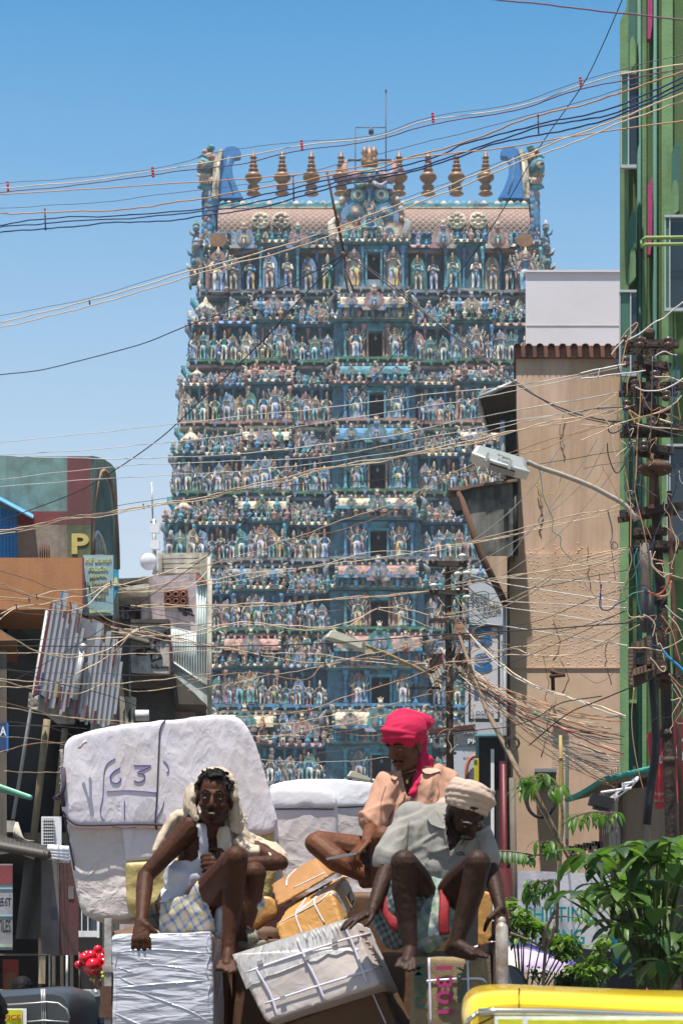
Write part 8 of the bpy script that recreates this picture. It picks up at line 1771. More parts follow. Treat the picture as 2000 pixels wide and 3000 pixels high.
cap(tb, N_(1080,740,-.0), .026, N_(1020,745,.02), .026); cap(tb, N_(1040,720,.02), .022, N_(1000,770,.03), .014)
soften(tb, .005, 1, 'turban', m_turban, MG, lambda p, n: ridg(p, 26, .003, (1,1,2)))
m_greyc = cloth('grey_green_polo_cotton', (.245,.232,.212), .85, .8)
sb = MB(); sb.ell(N_(1020,1000,.02), (.19,.13,.165), 0, 16, 12); sb.ell(N_(980,1210,.02), (.155,.125,.14), 0, 16, 12); cap(sb, N_(1040,870,.03), .078, shr, .07); cap(sb, N_(1080,890,.02), .07, shl, .068); chain(sb, [(shr,.062),(N_(725,1010,-.05),.058),(N_(660,1130,-.10),.058)]); chain(sb, [(shl,.066),(N_(1330,1100,-.04),.062)]); cap(sb, N_(880,950,.0), .1, N_(880,1180,0), .10); cap(sb, N_(1180,1020,.0), .09, N_(1110,1220,0), .08)
nk = N_(1140,860,-.05)
def keep_g(c):
 x, y = px_of(c); u, v = (x-860)/.4209, (y-2050)/.4209
 if inpoly(u, v, [(1045,800),(1240,860),(1180,960),(1090,1060),(1065,980)]) and c.y < YG2+.02: return False
 return v < 1345 and not (v > 1165 and u < 690)
so_ = soften(sb, .0055, 16, 'polo_shirt', m_greyc, MG, shirtfold, keep=keep_g)
tg = bvh(so_); m_seam_g = mat('dark_grey_seam', (.15,.15,.13), bump=0)  # stitch lines take a deeper grey than the polo cloth
patch(tg, [(985,768),(1002,790),(1045,882),(1050,900),(1000,888),(955,868),(928,830),(935,785)], Z2, m_greyc, 'collar_wing', MG, .020, .012)
patch(tg, [(1250,905),(1290,915),(1275,945),(1225,985),(1180,1015),(1190,985)], Z2, m_greyc, 'collar_wing', MG, .020, .012)
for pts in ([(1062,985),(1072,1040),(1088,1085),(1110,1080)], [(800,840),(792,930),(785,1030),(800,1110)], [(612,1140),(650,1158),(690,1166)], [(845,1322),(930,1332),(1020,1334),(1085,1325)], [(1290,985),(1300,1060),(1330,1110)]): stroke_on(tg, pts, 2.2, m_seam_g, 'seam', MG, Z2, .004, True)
mk = MB()
for pts in ([(1130,1075),(1165,1062),(1190,1075)], [(1140,1085),(1170,1078),(1190,1088)]): stroke_on(tg, pts, 3, m_ink, 'x', None, Z2, .002, True, 4, mk)
if mk.v: mk.build('chest_mark', m_black, MG)
lb = MB(); chain(lb, [(N_(880,1380,-.08),.10),(N_(900,1500,-.16),.10),(N_(920,1640,-.22),.075)]); chain(lb, [(N_(1000,1380,-.08),.09),(N_(980,1560,-.2),.08),(N_(930,1680,-.24),.05)]); lb.ell(N_(955,1450,.0), (.17,.13,.10), 0, 14, 10)
soften(lb, .006, 2, 'lungi', plaid('pale_green_check_cotton', None, [(.24,.27,.22),(.10,.17,.13),(.26,.27,.28),(.06,.10,.15),(.20,.25,.17)], 9), MG, lambda p, n: ridg(p, 8, .014, (1.8,1,.4)))
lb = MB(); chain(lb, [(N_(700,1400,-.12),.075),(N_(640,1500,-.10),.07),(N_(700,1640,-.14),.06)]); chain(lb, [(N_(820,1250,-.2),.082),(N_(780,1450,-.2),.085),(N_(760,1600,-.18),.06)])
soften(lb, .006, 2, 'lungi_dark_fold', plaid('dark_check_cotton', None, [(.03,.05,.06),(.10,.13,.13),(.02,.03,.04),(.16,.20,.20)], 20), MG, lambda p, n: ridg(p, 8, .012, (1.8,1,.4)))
m_redtrim = mat('red_printed_trim', (.24,.008,.012), var=.5, scale=60)
for q in ([(642,1260,-.16),(618,1330,-.20),(625,1420,-.23),(660,1500,-.25),(700,1560,-.27),(728,1600,-.27)], [(1050,1330,-.22),(1048,1430,-.26),(1042,1540,-.28),(1050,1640,-.28)]):
 b = MB(); b.tube(spline([N_(*p) for p in q], 4), [(.006,.022)]*((len(q)-1)*4+1), 8, flat=(0,-1,0)); b.build('red_border', m_redtrim, MG)
# ================================================================= plants
def leaf_mat(name, pal, tr=.35, rough=.45):
 m = mat(name, (0,0,0), palette=pal, rough=rough, var=.2, scale=20, bump=.15, bscale=90, bdist=.003, spec=.4); nt = m.node_tree; L = nt.links; b = nt.nodes['Principled BSDF']; out = [n for n in nt.nodes if n.type == 'OUTPUT_MATERIAL'][0]
 src = b.inputs['Base Color'].links[0].from_socket; t = node(nt, 'ShaderNodeBsdfTranslucent'); mu = node(nt, 'ShaderNodeMixRGB', blend_type='MULTIPLY'); mu.inputs[0].default_value = 1; L.new(src, mu.inputs[1]); mu.inputs[2].default_value = (2.2,2.4,.9,1); L.new(mu.outputs[0], t.inputs[0])
 ms = node(nt, 'ShaderNodeMixShader'); ms.inputs[0].default_value = tr; L.new(b.outputs[0], ms.inputs[1]); L.new(t.outputs[0], ms.inputs[2]); L.new(ms.outputs[0], out.inputs[0]); return m
def leaf(mb, base, d, up, L_, W_, droop=.3, fold=.25, n=6, wave=0, shape=1.0):
 """one leaf: grid folded on its midrib, drooping towards its tip"""
 d = Vector(d).normalized(); up = Vector(up); sd_ = d.cross(up); sd_ = sd_.normalized() if sd_.length > 1e-4 else Vector((1,0,0)); nn = sd_.cross(d).normalized()
 vs = []; p = Vector(base); ang = 0
 for i in range(n+1):
  t = i/n; w = W_/2*(sin(pi*min(1, t**shape*1.0))**.8 if 0 < t < 1 else .03)
  k = (1 if i % 2 else -1)*wave
  for s_ in (-1, -.5, 0, .5, 1): vs.append(p + sd_*w*s_ + nn*(abs(s_)*w*fold + k*abs(s_)*w))
  ang = droop/n; d2 = (d*cos(ang*2) - Vector((0,0,1))*sin(ang*2)).normalized(); d = d2; nn = sd_.cross(d).normalized(); p = p + d*L_/n
 mb.add(vs, [(i*5+j, i*5+j+1, (i+1)*5+j+1, (i+1)*5+j) for i in range(n) for j in range(4)], 0, True)
RL = random.Random(31)
m_bark = mat('grey_brown_bark', (.15,.11,.075), scale=10, bump=.6, bscale=30); m_stem = mat('green_stem', (.09,.12,.04))
big = leaf_mat('broad_leaf_green', [(.05,.105,.022),(.075,.145,.032),(.035,.08,.02),(.095,.165,.04),(.028,.06,.018)], .3, .45)
T_ = lot('broad_leaf_tree', 10, 1900, 'low tree with large broad veined leaves filling the lower right corner', 'tree')
fb_ = MB(); st = MB(); YT = 10
wh = [(840,930,1),(790,990,1),(1075,880,1),(1020,1010,1.2),(1130,930,1),(1160,1080,1),(1240,960,1),(1370,990,1.2),(1400,900,1),(1290,860,1),(1470,830,1),(1540,860,1),(1568,930,1.1),(1480,990,1),(1080,1150,1.1),(960,1180,1),(760,1230,1.1),(690,1270,1),(900,1290,1),(1240,1160,1),(1350,1130,1),(1450,1100,1.1),(1560,1060,1),(1620,950,1.1),(1650,820,1)]
for i in range(18): wh.append((RL.uniform(1020,1680), RL.uniform(1180,1560), 1))
for i in range(20): wh.append((RL.uniform(1180,1700), RL.uniform(1500,1820), 1))
root = P(1900, 3300, 10.6)
for i, (x, y, sc_) in enumerate(wh):
 low_ = y > 1250; Y = RL.uniform(9.3, 10.6) if not low_ else RL.uniform(9.7, 11.4); c = P(*Z7r(x, y), Y)
 n = RL.randint(4, 6); a0 = RL.uniform(0, 6.28)
 for j in range(n):
  a = a0 + j*2*pi/n + RL.uniform(-.3,.3); el = RL.uniform(-.05,.5); d = Vector((cos(a)*cos(el), sin(a)*cos(el)*.9, sin(el)*.8))
  ln_ = RL.uniform(.13,.21)*sc_; q = c + d*.02; st.tube([c, q], .0025, 4); leaf(fb_, q, d, (0,0,1), ln_, ln_*RL.uniform(.42,.55), RL.uniform(.3,1.0), RL.uniform(.1,.3), 14, .03, .85)
 hub = P(*Z7r(lerp(x, 1350, .45), lerp(y, 1800, .45)), 10.4); st.tube([c, c.lerp(hub,.5)+Vector((0,0,.02)), hub], [.005,.008,.012], 5)
 if i % 3 == 0: st.tube([hub, P(*Z7r(1400, 2100), 10.5), P(1925, 3000, 10.5), Vector((root.x, 10.5, 0))], [.012,.02,.025,.035], 6)
fb_.build('crown', big, T_); st.build('trunk', m_stem, T_)
narrow = leaf_mat('narrow_leaf_green', [(.050,.120,.018),(.070,.150,.020),(.035,.085,.018),(.085,.165,.022),(.05,.10,.03)], .35)
T_ = lot('slender_tree', 13.5, 1630, 'thin branched tree with bunches of long drooping leaves before the beige wall', 'tree')
fb_ = MB(); st = MB()
def bunch(x, y, rx, ry, n, ln_, Y, droop=.9, wd=.24):
 for i in range(n):
  px_, py_ = x+RL.uniform(-rx,rx), y+RL.uniform(-ry,ry)*.5; c = P(*Z7r(px_, py_), Y+RL.uniform(-.3,.3)); a = RL.uniform(0,6.28)
  d = Vector((cos(a)*.7, sin(a)*.7, RL.uniform(-.5,.15))); leaf(fb_, c, d, (0,0,1), ln_*RL.uniform(.75,1.2), ln_*wd, droop*RL.uniform(.6,1.4), .25, 6, 0, .8)
  st.tube([c, P(*Z7r(x, y-ry*.2), Y)], .002, 4)
for q in ((400,350,90,60,20,.14,13.2),(490,320,60,50,16,.13,13.3),(590,410,80,60,14,.13,13.2),(350,400,50,60,12,.13,13.4),(860,620,110,50,26,.12,14.2),(990,620,80,50,16,.12,14.2),(740,640,50,50,12,.12,14.0),(520,840,80,50,22,.12,13.2),(570,880,50,40,10,.12,13.2),(480,1150,110,80,40,.12,13.4),(420,1220,60,70,18,.12,13.4)): bunch(*q)
for x0_, y0_, x1_, y1_ in ((90,900,410,930),(410,930,640,965)):
 pts = [P(*Z7r(lerp(x0_,x1_,i/16), lerp(y0_,y1_,i/16)-14*sin(i/16*pi)), 13.3) for i in range(17)]; st.tube(pts, .006, 5)
 if x0_ < 200:
  for i, p_ in enumerate(pts):
   for s_ in (-1, 1): leaf(fb_, p_, (RL.uniform(-.2,.3), s_*.6, -.75 if i % 2 else -.5), (0,0,1), .105*RL.uniform(.8,1.1), .032, .5, .2, 5)
for pts, r_ in (([(420,420),(470,520),(560,690),(640,850),(700,960)],.022), ([(600,1530),(606,1300),(620,1050),(632,850),(648,650),(620,480),(540,400),(480,350)],.014), ([(500,1640),(505,1560),(530,1470),(600,1330),(612,1240)],.016), ([(235,1525),(330,1560),(440,1610),(520,1680)],.010), ([(540,1420),(650,1402),(760,1410)],.006), ([(600,1450),(560,1560),(520,1650),(500,1900),(500,2200)],.016), ([(645,700),(720,640),(860,600),(990,600)],.006), ([(625,900),(560,850),(500,830)],.006), ([(615,1180),(560,1130),(490,1120)],.006)):
 q = spline([P(*Z7r(*p), 13.5) for p in pts], 4); st.tube(q, [lerp(r_, r_*.6, i/len(q)) for i in range(len(q))], 7)
st.tube([P(*Z7r(500,2100),13.5), Vector((P(*Z7r(510,0),13.5).x, 13.5, 0))], .02, 7)
for x, y in ((610,900),(600,920),(590,1110),(290,1415),(320,1410),(660,510)): leaf(fb_, P(*Z7r(x,y),13.1), (RL.uniform(-1,1),-.2,-.6), (0,0,1), .07, .02, .3)
fb_.build('crown', narrow, T_); st.build('trunk', m_bark, T_)
small = leaf_mat('small_leaf_yellow_green', [(.08,.15,.016),(.11,.19,.02),(.05,.10,.018),(.035,.075,.015),(.12,.20,.03)], .35)
def shrub(px0, Y, blobs, label, ln_, m_, name='leafy_shrub', dens=.62):
 T_ = lot(name, Y, px0, label, 'shrub'); fb_ = MB(); st = MB(); r0 = Vector((P(px0,0,Y).x, Y, 0))
 for x, y, rx, ry, n in blobs:
  hub = P(*Z7r(x, y+ry*.6), Y); st.tube([hub, P(px0, 3000, Y), r0], [.004,.010,.016], 5)
  for i in range(int(n*dens)):
   t = RL.uniform(0,2*pi); k = sqrt(RL.random()); c = P(*Z7r(x+cos(t)*rx*k, y+sin(t)*ry*k), Y+RL.uniform(-.25,.25))
   if i % 5 == 0: st.tube([c, c.lerp(hub,.4)+Vector((0,0,.02)), hub], [.0015,.003,.004], 4)
   for q_ in range(3):
    a = RL.uniform(0,6.28); leaf(fb_, c+Vector((RL.uniform(-.03,.03),RL.uniform(-.03,.03),RL.uniform(-.02,.02))), (cos(a), sin(a)*.8, RL.uniform(-.5,.6)), (0,0,1), ln_*RL.uniform(.7,1.2), ln_*.55, .6, .2, 4)
 fb_.build('foliage', m_, T_); st.build('stems', m_stem, T_)
shrub(1530, 14.5, [(290,1450,70,60,40),(350,1400,60,50,30),(420,1480,80,60,50),(330,1540,60,50,30),(500,1500,60,40,26),(240,1280,20,40,10),(290,1330,50,30,14),(580,1590,90,60,60),(660,1570,80,40,40),(700,1650,90,50,50),(640,1680,80,40,36),(800,1400,60,40,10)], 'yellow green small leaved bush in front of the white sign board', .075, small)
shrub(1720, 14.2, [(960,1590,60,40,24),(990,1560,40,30,14),(930,1620,50,30,12),(930,1720,60,30,22),(1000,1770,30,30,10),(860,1800,110,60,60),(780,1790,80,40,40)], 'bright thin vine with small leaves right of the white sign board', .075, small)
dkivy = leaf_mat('dark_ivy_green', [(.03,.07,.015),(.045,.10,.02),(.02,.05,.012)], .2)
shrub(1690, 14.6, [(780,1850,160,90,150),(700,1900,100,60,60),(880,1900,90,60,60),(640,1900,60,60,30),(430,1850,60,60,20)], 'dense dark ivy mound under the umbrella and white sign board', .055, dkivy)

# ================================================================= vehicles and street clutter at the bottom edge
U = empty('parasol', P(1480, 2900, 15.6), 'open lavender and cream sun umbrella with a violet tip right of the metal post', 'umbrella')
cU = P(1478, 2748, 15.6); rU = .64; hU = .235; cols_ = [m_l1 := mat('lavender_umbrella_cloth', (.46,.36,.52), rough=.7, trans=0), m_l2 := mat('cream_umbrella_cloth', (.60,.50,.44), rough=.7)]
for k in range(8):
 b = MB(); a0, a1 = k*pi/4+.1, (k+1)*pi/4+.1; vs = []
 for i in range(7):
  t = i/6
  for j in range(6):
   a = lerp(a0, a1, j/5); sag = .06*sin(pi*j/5)*t; r_ = rU*t*(1-sag*.9); vs.append(cU + Vector((cos(a)*r_, sin(a)*r_, -hU*(t**1.25)+sag*.3)))
 n0 = 7*6
 for j in range(6): v_ = vs[36+j]; vs.append(v_ + Vector((0,0,-.075 + .012*(j % 2))))
 fs = [(i*6+j, i*6+j+1, (i+1)*6+j+1, (i+1)*6+j) for i in range(6) for j in range(5)] + [(36+j, 37+j, 43+j, 42+j) for j in range(5)]
 b.add(vs, fs, 0, True); b.build('canopy_panel', mat('violet_umbrella_cloth', (.18,.12,.55)) if k == 7 else cols_[k % 2], U)
b = MB(); b.tube([cU+Vector((0,0,.06)), Vector((cU.x, cU.y, 0))], .016, 8)
for k in range(8): a = k*pi/4+.1; b.tube([cU, cU+Vector((cos(a)*rU*.98, sin(a)*rU*.98, -hU))], .005, 4)
b.build('pole', m_steel, U)
# yellow auto rickshaw roof in the foreground
m_yel = mat('glossy_yellow_paint', (.78,.52,.004), rough=.22, var=.04, bump=0, spec=.6, coat=.6, stain=(.62,.42,.01), samt=.4)
AR = empty('auto_rickshaw', (1.2, 5.2, 0), 'bright yellow auto rickshaw roof close to the camera in the lower right corner', 'auto rickshaw')
Ya = 4.55
prof = [(1352,3010),(1351,2975),(1356,2950),(1368,2930),(1386,2915),(1410,2906),(1445,2901),(1500,2899),(1560,2901),(1700,2907),(1850,2914),(2000,2920),(2300,2925),(2700,2925),(2850,2935),(2910,2960),(2920,3010)]
b = MB(); rows = []
for (dy, sc_, dz) in ((0,.965,-.035),(.05,.99,-.008),(.12,1,0),(1.0,1,.015),(1.9,1,0),(2.1,.97,-.04)):
 rows.append([Vector((lerp(P(2136,0,Ya).x, P(x,y,Ya).x, sc_)+dy*.064, Ya+dy, P(x,y,Ya).z+(dz if y < 2990 else 0))) for x, y in prof])
vs = [v_ for r_ in rows for v_ in r_]; n = len(prof)
b.add(vs, [(i*n+j, i*n+j+1, (i+1)*n+j+1, (i+1)*n+j) for i in range(len(rows)-1) for j in range(n-1)], 0, True); b.add(rows[0][::-1], [tuple(range(n))], 0, False)
b.build('roof', m_yel, AR)
b = MB(); b.tube([P(x, y+62-(x-1380)*.0, Ya-.01) for x, y in ((1400,2906),(1450,2903),(1600,2904),(1800,2911),(2000,2920),(2300,2925),(2700,2925))], .010, 8)
b.tube([P(1367,3010,Ya-.012), P(1372,2990,Ya-.012), P(1400,2968,Ya-.012)], .006, 6)
b.build('chrome_trim', mat('chrome', (.55,.52,.42), rough=.15, metal=.9, bump=0), AR)
b = MB(); b.tube([Vector((P(1520,0,Ya).x, Ya+.02+t*.1, P(0,2899+.5,Ya).z+.002)) for t in range(1)] + [P(1521,2899,Ya+.10)+Vector((0,0,.0)), P(1519,2925,Ya-.004), P(1520,2962,Ya-.006)], .0022, 6); b.build('seam', mat('dark_yellow_seam', (.35,.22,.01)), AR)  # seam drawn as a thin tube in darker yellow
b = MB(); pan(b, 1448, 2978, 2700, 3130, Ya-.02, .02); fr_ = b.build('front_board', m_white, AR)
b = MB(); pan(b, 1458, 2988, 1530, 3120, Ya-.03, .008); pan(b, 1545, 2990, 2650, 3120, Ya-.03, .008); b.build('yellow_panel', mat('sticker_yellow', (.60,.60,.02)), fr_)
x0_, x1_ = P(1375,0,Ya).x, P(2900,0,Ya).x
b = MB(); b.bb(x0_, x1_, Ya+.05, Ya+.10, .55, 1.62); b.bb(x0_, x0_+.05, Ya+.1, Ya+2.0, .4, 1.6); b.bb(x1_-.05, x1_, Ya+.1, Ya+2.0, .4, 1.6); b.bb(x0_, x1_, Ya+.1, Ya+2.0, .3, .6); b.build('body', m_black, AR)
b = MB(); b.bb(x0_+.1, x1_-.1, Ya+.03, Ya+.045, .95, 1.5); b.build('windscreen', m_glass, AR)
for x_ in (x0_+.15, x1_-.15):
 b = MB(); b.lathe([(.05,-.05),(.2,-.05),(.22,0),(.2,.05),(.05,.05)], (x_, Ya+1.6, .22), 18, rot=Matrix.Rotation(radians(90), 3, 'Y')); b.build('wheel', mat('tyre_rubber', (.02,.02,.02)), AR)
# black rickshaw at lower left
m_canvas = mat('black_vinyl_hood', (.045,.05,.055), rough=.28, var=.2, bump=.1, bscale=6, bdist=.02, spec=.6)
BR = empty('auto_rickshaw', (P(60,0,12).x, 12.5, 0), 'black hooded auto rickshaw with a yellow SERVICE sticker in the lower left corner', 'auto rickshaw')
prof = [(-300,2925),(-150,2913),(0,2909),(120,2900),(160,2900),(185,2906),(200,2920),(207,2940),(210,2965),(211,3000),(212,3060),(213,3150)]
b = MB(); rows = []
for dy, k, dz in ((0,.97,-.03),(.06,1,0),(.7,1,.02),(1.25,1,0),(1.32,.97,-.04)): rows.append([Vector((lerp(P(-40,0,12).x, P(x,y,12).x, k), 12+dy, P(x,y,12).z+(dz if y < 2960 else 0))) for x, y in prof])
n = len(prof); b.add([v_ for r_ in rows for v_ in r_], [(i*n+j, i*n+j+1, (i+1)*n+j+1, (i+1)*n+j) for i in range(4) for j in range(n-1)], 0, True)
b.add([*rows[0], P(-300,3150,12)][::-1], [tuple(range(n+1))], 0, False); b.build('hood', m_canvas, BR)
b = MB()
for x_ in (121,126,131): b.tube([P(x_,2900,12.3), P(x_,2899.5,11.99), P(x_+1,2935,11.98), P(x_+3,2990,11.98), P(x_+3,3050,11.98)], .004, 5)
b.tube([P(20,2945,11.97), P(105,2940,11.97), P(135,2937,11.97), P(170,2940,11.97), P(195,2958,11.97), P(205,2985,11.97)], .006, 5); b.tube([P(60,2997,11.97), P(130,2991,11.97), P(200,2996,11.97)], .006, 5)
b.build('chrome_piping', m_steel, BR)
b = MB(); pan(b, -60, 2956, 78, 3020, 11.96, .012); st_ = b.build('sticker', m_white, BR)
b = MB(); pan(b, -60, 2960, 65, 3020, 11.95, .008); b.build('yellow_sticker', mat('sticker_yellow', (.60,.60,.02)), st_)
text_mesh('SERVICE', 92/F*11.94, 13/F*11.94, P(-31, 2988, 11.945), mat('sticker_red', (.45,.03,.02)), 'lettering', st_, bold=.03)
b = MB(); xa_, xb_ = P(-300,0,12).x, P(208,0,12).x; b.bb(xa_, xb_, 12.05, 13.3, .35, 1.2); b.build('body', m_black, BR)
for x_ in (xa_+.3, xb_-.3):
 b = MB(); b.lathe([(.05,-.05),(.2,-.05),(.22,0),(.2,.05),(.05,.05)], (x_, 12.1, .22), 18, rot=Matrix.Rotation(radians(90), 3, 'X')); b.build('wheel', mat('tyre_rubber', (.02,.02,.02)), BR)
# dark car behind the left post
m_carp = mat('dark_grey_car_paint', (.03,.035,.04), rough=.2, bump=0, spec=.6, coat=.7)
CR_ = empty('parked_car', (P(300,0,14).x, 15, 0), 'dark grey car with tinted window partly hidden behind the left truck post', 'car')
sec_ = [(228,3060),(236,3000),(248,2950),(262,2920),(280,2905),(300,2901),(420,2900),(470,2906),(500,2940),(520,3000),(530,3060)]
b = MB(); rows = []
for dy, k, dz in ((0,.93,-.10),(.4,.98,-.02),(1.0,1,0),(2.4,1,0),(3.0,.95,-.08)): rows.append([Vector((lerp(P(380,0,14).x, P(x,y,14).x, k), 14+dy, P(x,y,14).z+(dz if y < 3000 else 0))) for x, y in sec_])
n = len(sec_); b.add([v_ for r_ in rows for v_ in r_], [(i*n+j, i*n+j+1, (i+1)*n+j+1, (i+1)*n+j) for i in range(4) for j in range(n-1)], 0, True); b.add(rows[0][::-1], [tuple(range(n))])
b.bb(P(226,0,14).x, P(532,0,14).x, 13.2, 17.6, .35, P(0,3055,14).z); b.build('body', m_carp, CR_)
b = MB(); poly(b, [(272,2922),(306,2918),(420,2918),(440,3000),(262,3000),(258,2985)], 13.95, .03); b.build('windscreen', m_glass, CR_)
b = MB(); poly(b, [(272,2914),(278,2914),(262,2970),(252,3010),(246,3010),(256,2965)], 13.9, .03); b.tube([P(278,2902,13.9), P(282,2910,13.85)], .012, 6); b.build('door_pillar_trim', m_steel, CR_)
for x_ in (P(250,0,14).x, P(510,0,14).x):
 for y_ in (13.9, 16.8): b = MB(); b.lathe([(.05,-.09),(.28,-.09),(.31,0),(.28,.09),(.05,.09)], (x_, y_, .31), 18, rot=Matrix.Rotation(radians(90), 3, 'Y')); b.build('wheel', mat('tyre_rubber', (.02,.02,.02)), CR_)
# dark vehicle under the umbrella
C2 = empty('parked_car', (P(1500,0,14).x, 15.4, 0), 'dark vehicle with a rounded windscreen under the umbrella edge', 'car')
b = MB(); poly(b, [(1400,2840),(1470,2832),(1494,2828),(1515,2836),(1532,2854),(1545,2880),(1555,2905),(1556,3300),(1400,3300)], 14.4, 3); b.build('body', m_carp, C2)
b = MB(); poly(b, [(1405,2842),(1472,2837),(1492,2834),(1512,2842),(1528,2862),(1540,2895),(1480,2897),(1405,2897)], 14.38, .03); b.build('windscreen', mat('windscreen_glass', (.10,.12,.15), rough=.12, bump=0), C2)
# small white box and lattice behind the rickshaw roof
b = MB(); pan(b, 1752, 2897, 1788, 3400, 13.6, .5); tag(b.build('concrete_block', m_white), 'small bright white block top just above the yellow roof', 'block')
S = lot('wire_fence', 14.9, 1620, 'low white topped wire mesh fence behind the yellow rickshaw roof', 'fence'); b = MB(); pan(b, 1600, 2896, 1752, 2904, 14.9, .06); b.build('top_rail', m_white, S)
b = MB()
for i in range(34): b.tube([P(1545+i*6,2838,14.9), P(1557+i*6,2905,14.9), Vector((P(1557+i*6,2905,14.9).x,14.9,0))], .002, 4); b.tube([P(1557+i*6,2838,14.9), P(1545+i*6,2905,14.9)], .002, 4)
b.build('mesh', m_steel, S)
# shop goods at right
S = lot('shop_placard', 13, 1880, 'narrow white placard ending in blue letters RO in the dark shop', 'sign')
b = MB(); pan(b, 1870, 2780, 1887, 2878, 13, .03); b.build('board', m_cream, S); text_mesh('RO', 15/F*12.98, 13/F*12.98, P(1871, 2872, 12.98), m_blueletter, 'lettering', S, bold=.02)
for i, (x, y, sx, sy_, c_, lb) in enumerate(((1838,2765,11,26,(.50,.22,.05),'orange soft toy hanging under the big leaves at right'),(1843,2780,8,12,(.55,.5,.45),'pale soft toy tucked beside the orange one'),(1850,2830,15,40,(.02,.02,.025),'black soft toy hanging below the pale and orange ones'),(1802,2760,12,58,(.01,.14,.20),'teal cloth hanging at the left edge of the dark shop'),(1900,2910,22,12,(.35,.12,.10),'striped reddish bundle at the foot of the dark shop'))):
 b = MB(); c = P(x, y, 13.1); k = 13.1/F; b.ell(c, (sx*k, .06, sy_*k), 0, 12, 8); b.ell(c+Vector((sx*k*.2,-.03,sy_*k*.8)), (sx*k*.7,.05,sx*k*.7), 0, 10, 7); b.ell(c+Vector((-sx*k*.4,-.02,-sy_*k*.8)), (sx*k*.4,.04,sy_*k*.35), 0, 8, 6); b.ell(c+Vector((sx*k*.5,-.02,-sy_*k*.8)), (sx*k*.4,.04,sy_*k*.35), 0, 8, 6)
 o = soften(b, .008, 1, 'hanging_cloth' if i == 3 else ('cloth_bundle' if i == 4 else 'soft_toy'), mat('toy_fabric_%s' % 'abcde'[i], c_, rough=.9, bump=.5, bscale=60), None); tag(o, lb, 'cloth' if i > 2 else 'soft toy')
# balloons
m_red = mat('red_balloon_rubber', (.62,.004,.02), rough=.18, bump=0, var=.05, spec=.7)
RBn = random.Random(4)
for i, (x, y, r_) in enumerate(((570,1925,24),(612,1878,34),(636,1915,38),(660,1862,34),(672,1930,44),(708,1812,24),(700,1880,34),(742,1872,28),(752,1912,36),(772,1830,26),(650,1958,34),(690,1905,36),(765,1945,26),(628,1850,22))):
 c = P(*Z6(x, y), 14.5+RBn.uniform(-.12,.12)); k = r_*.404/F*14.5*1.25
 b = MB(); b.lathe([(.03*k,-1.22*k),(.10*k,-1.16*k),(.05*k,-1.12*k),(.3*k,-1.0*k),(.62*k,-.75*k),(.88*k,-.4*k),(1.0*k,.02*k),(.93*k,.4*k),(.7*k,.75*k),(.38*k,.95*k),(.02*k,1.02*k)], c, 18); b.tube([c-Vector((0,0,1.2*k)), P(*Z6(715,2010),14.5), P(*Z6(735,2120),14.5)], .0025, 4)
 tag(b.build('balloon', m_red), 'shiny red balloon in the bunch left of the truck post', 'balloon', 'red balloons in the bunch')
for i, (x, y, r_, c_) in enumerate(((662,2030,12,(.5,.42,.2)),(684,2038,13,(.55,.55,.02)),(742,1985,13,(.55,.6,.02)),(745,2012,13,(.45,.55,.02)),(710,2056,11,(.55,.08,.2)),(690,2062,10,(.5,.1,.04)),(725,2040,11,(.4,.2,.08)))):
 b = MB(); c = P(*Z6(x,y), 14.4); k = r_*.404/F*14.4; b.ell(c, (k,k,k*1.1), 0, 12, 8); b.tube([c, P(*Z6(735,2120),14.5)], .002, 4); tag(b.build('toy_balloon', mat('balloon_rubber_%d' % i if 0 else 'balloon_rubber_%s' % 'abcdefg'[i], c_, rough=.2, bump=0)), ['small cream','small yellow lower','small lime upper','small lime second','small pink','small orange','small brown'][i]+' ball under the red balloons', 'balloon', 'small balls under the red balloons')
b = MB(); b.tube([P(*Z6(700,1960),14.5), P(*Z6(735,2120),14.5), P(300,3200,14.5)], .01, 6); tag(b.build('balloon_stick', m_wood), 'thin stick holding the bunch of balloons', 'stick')
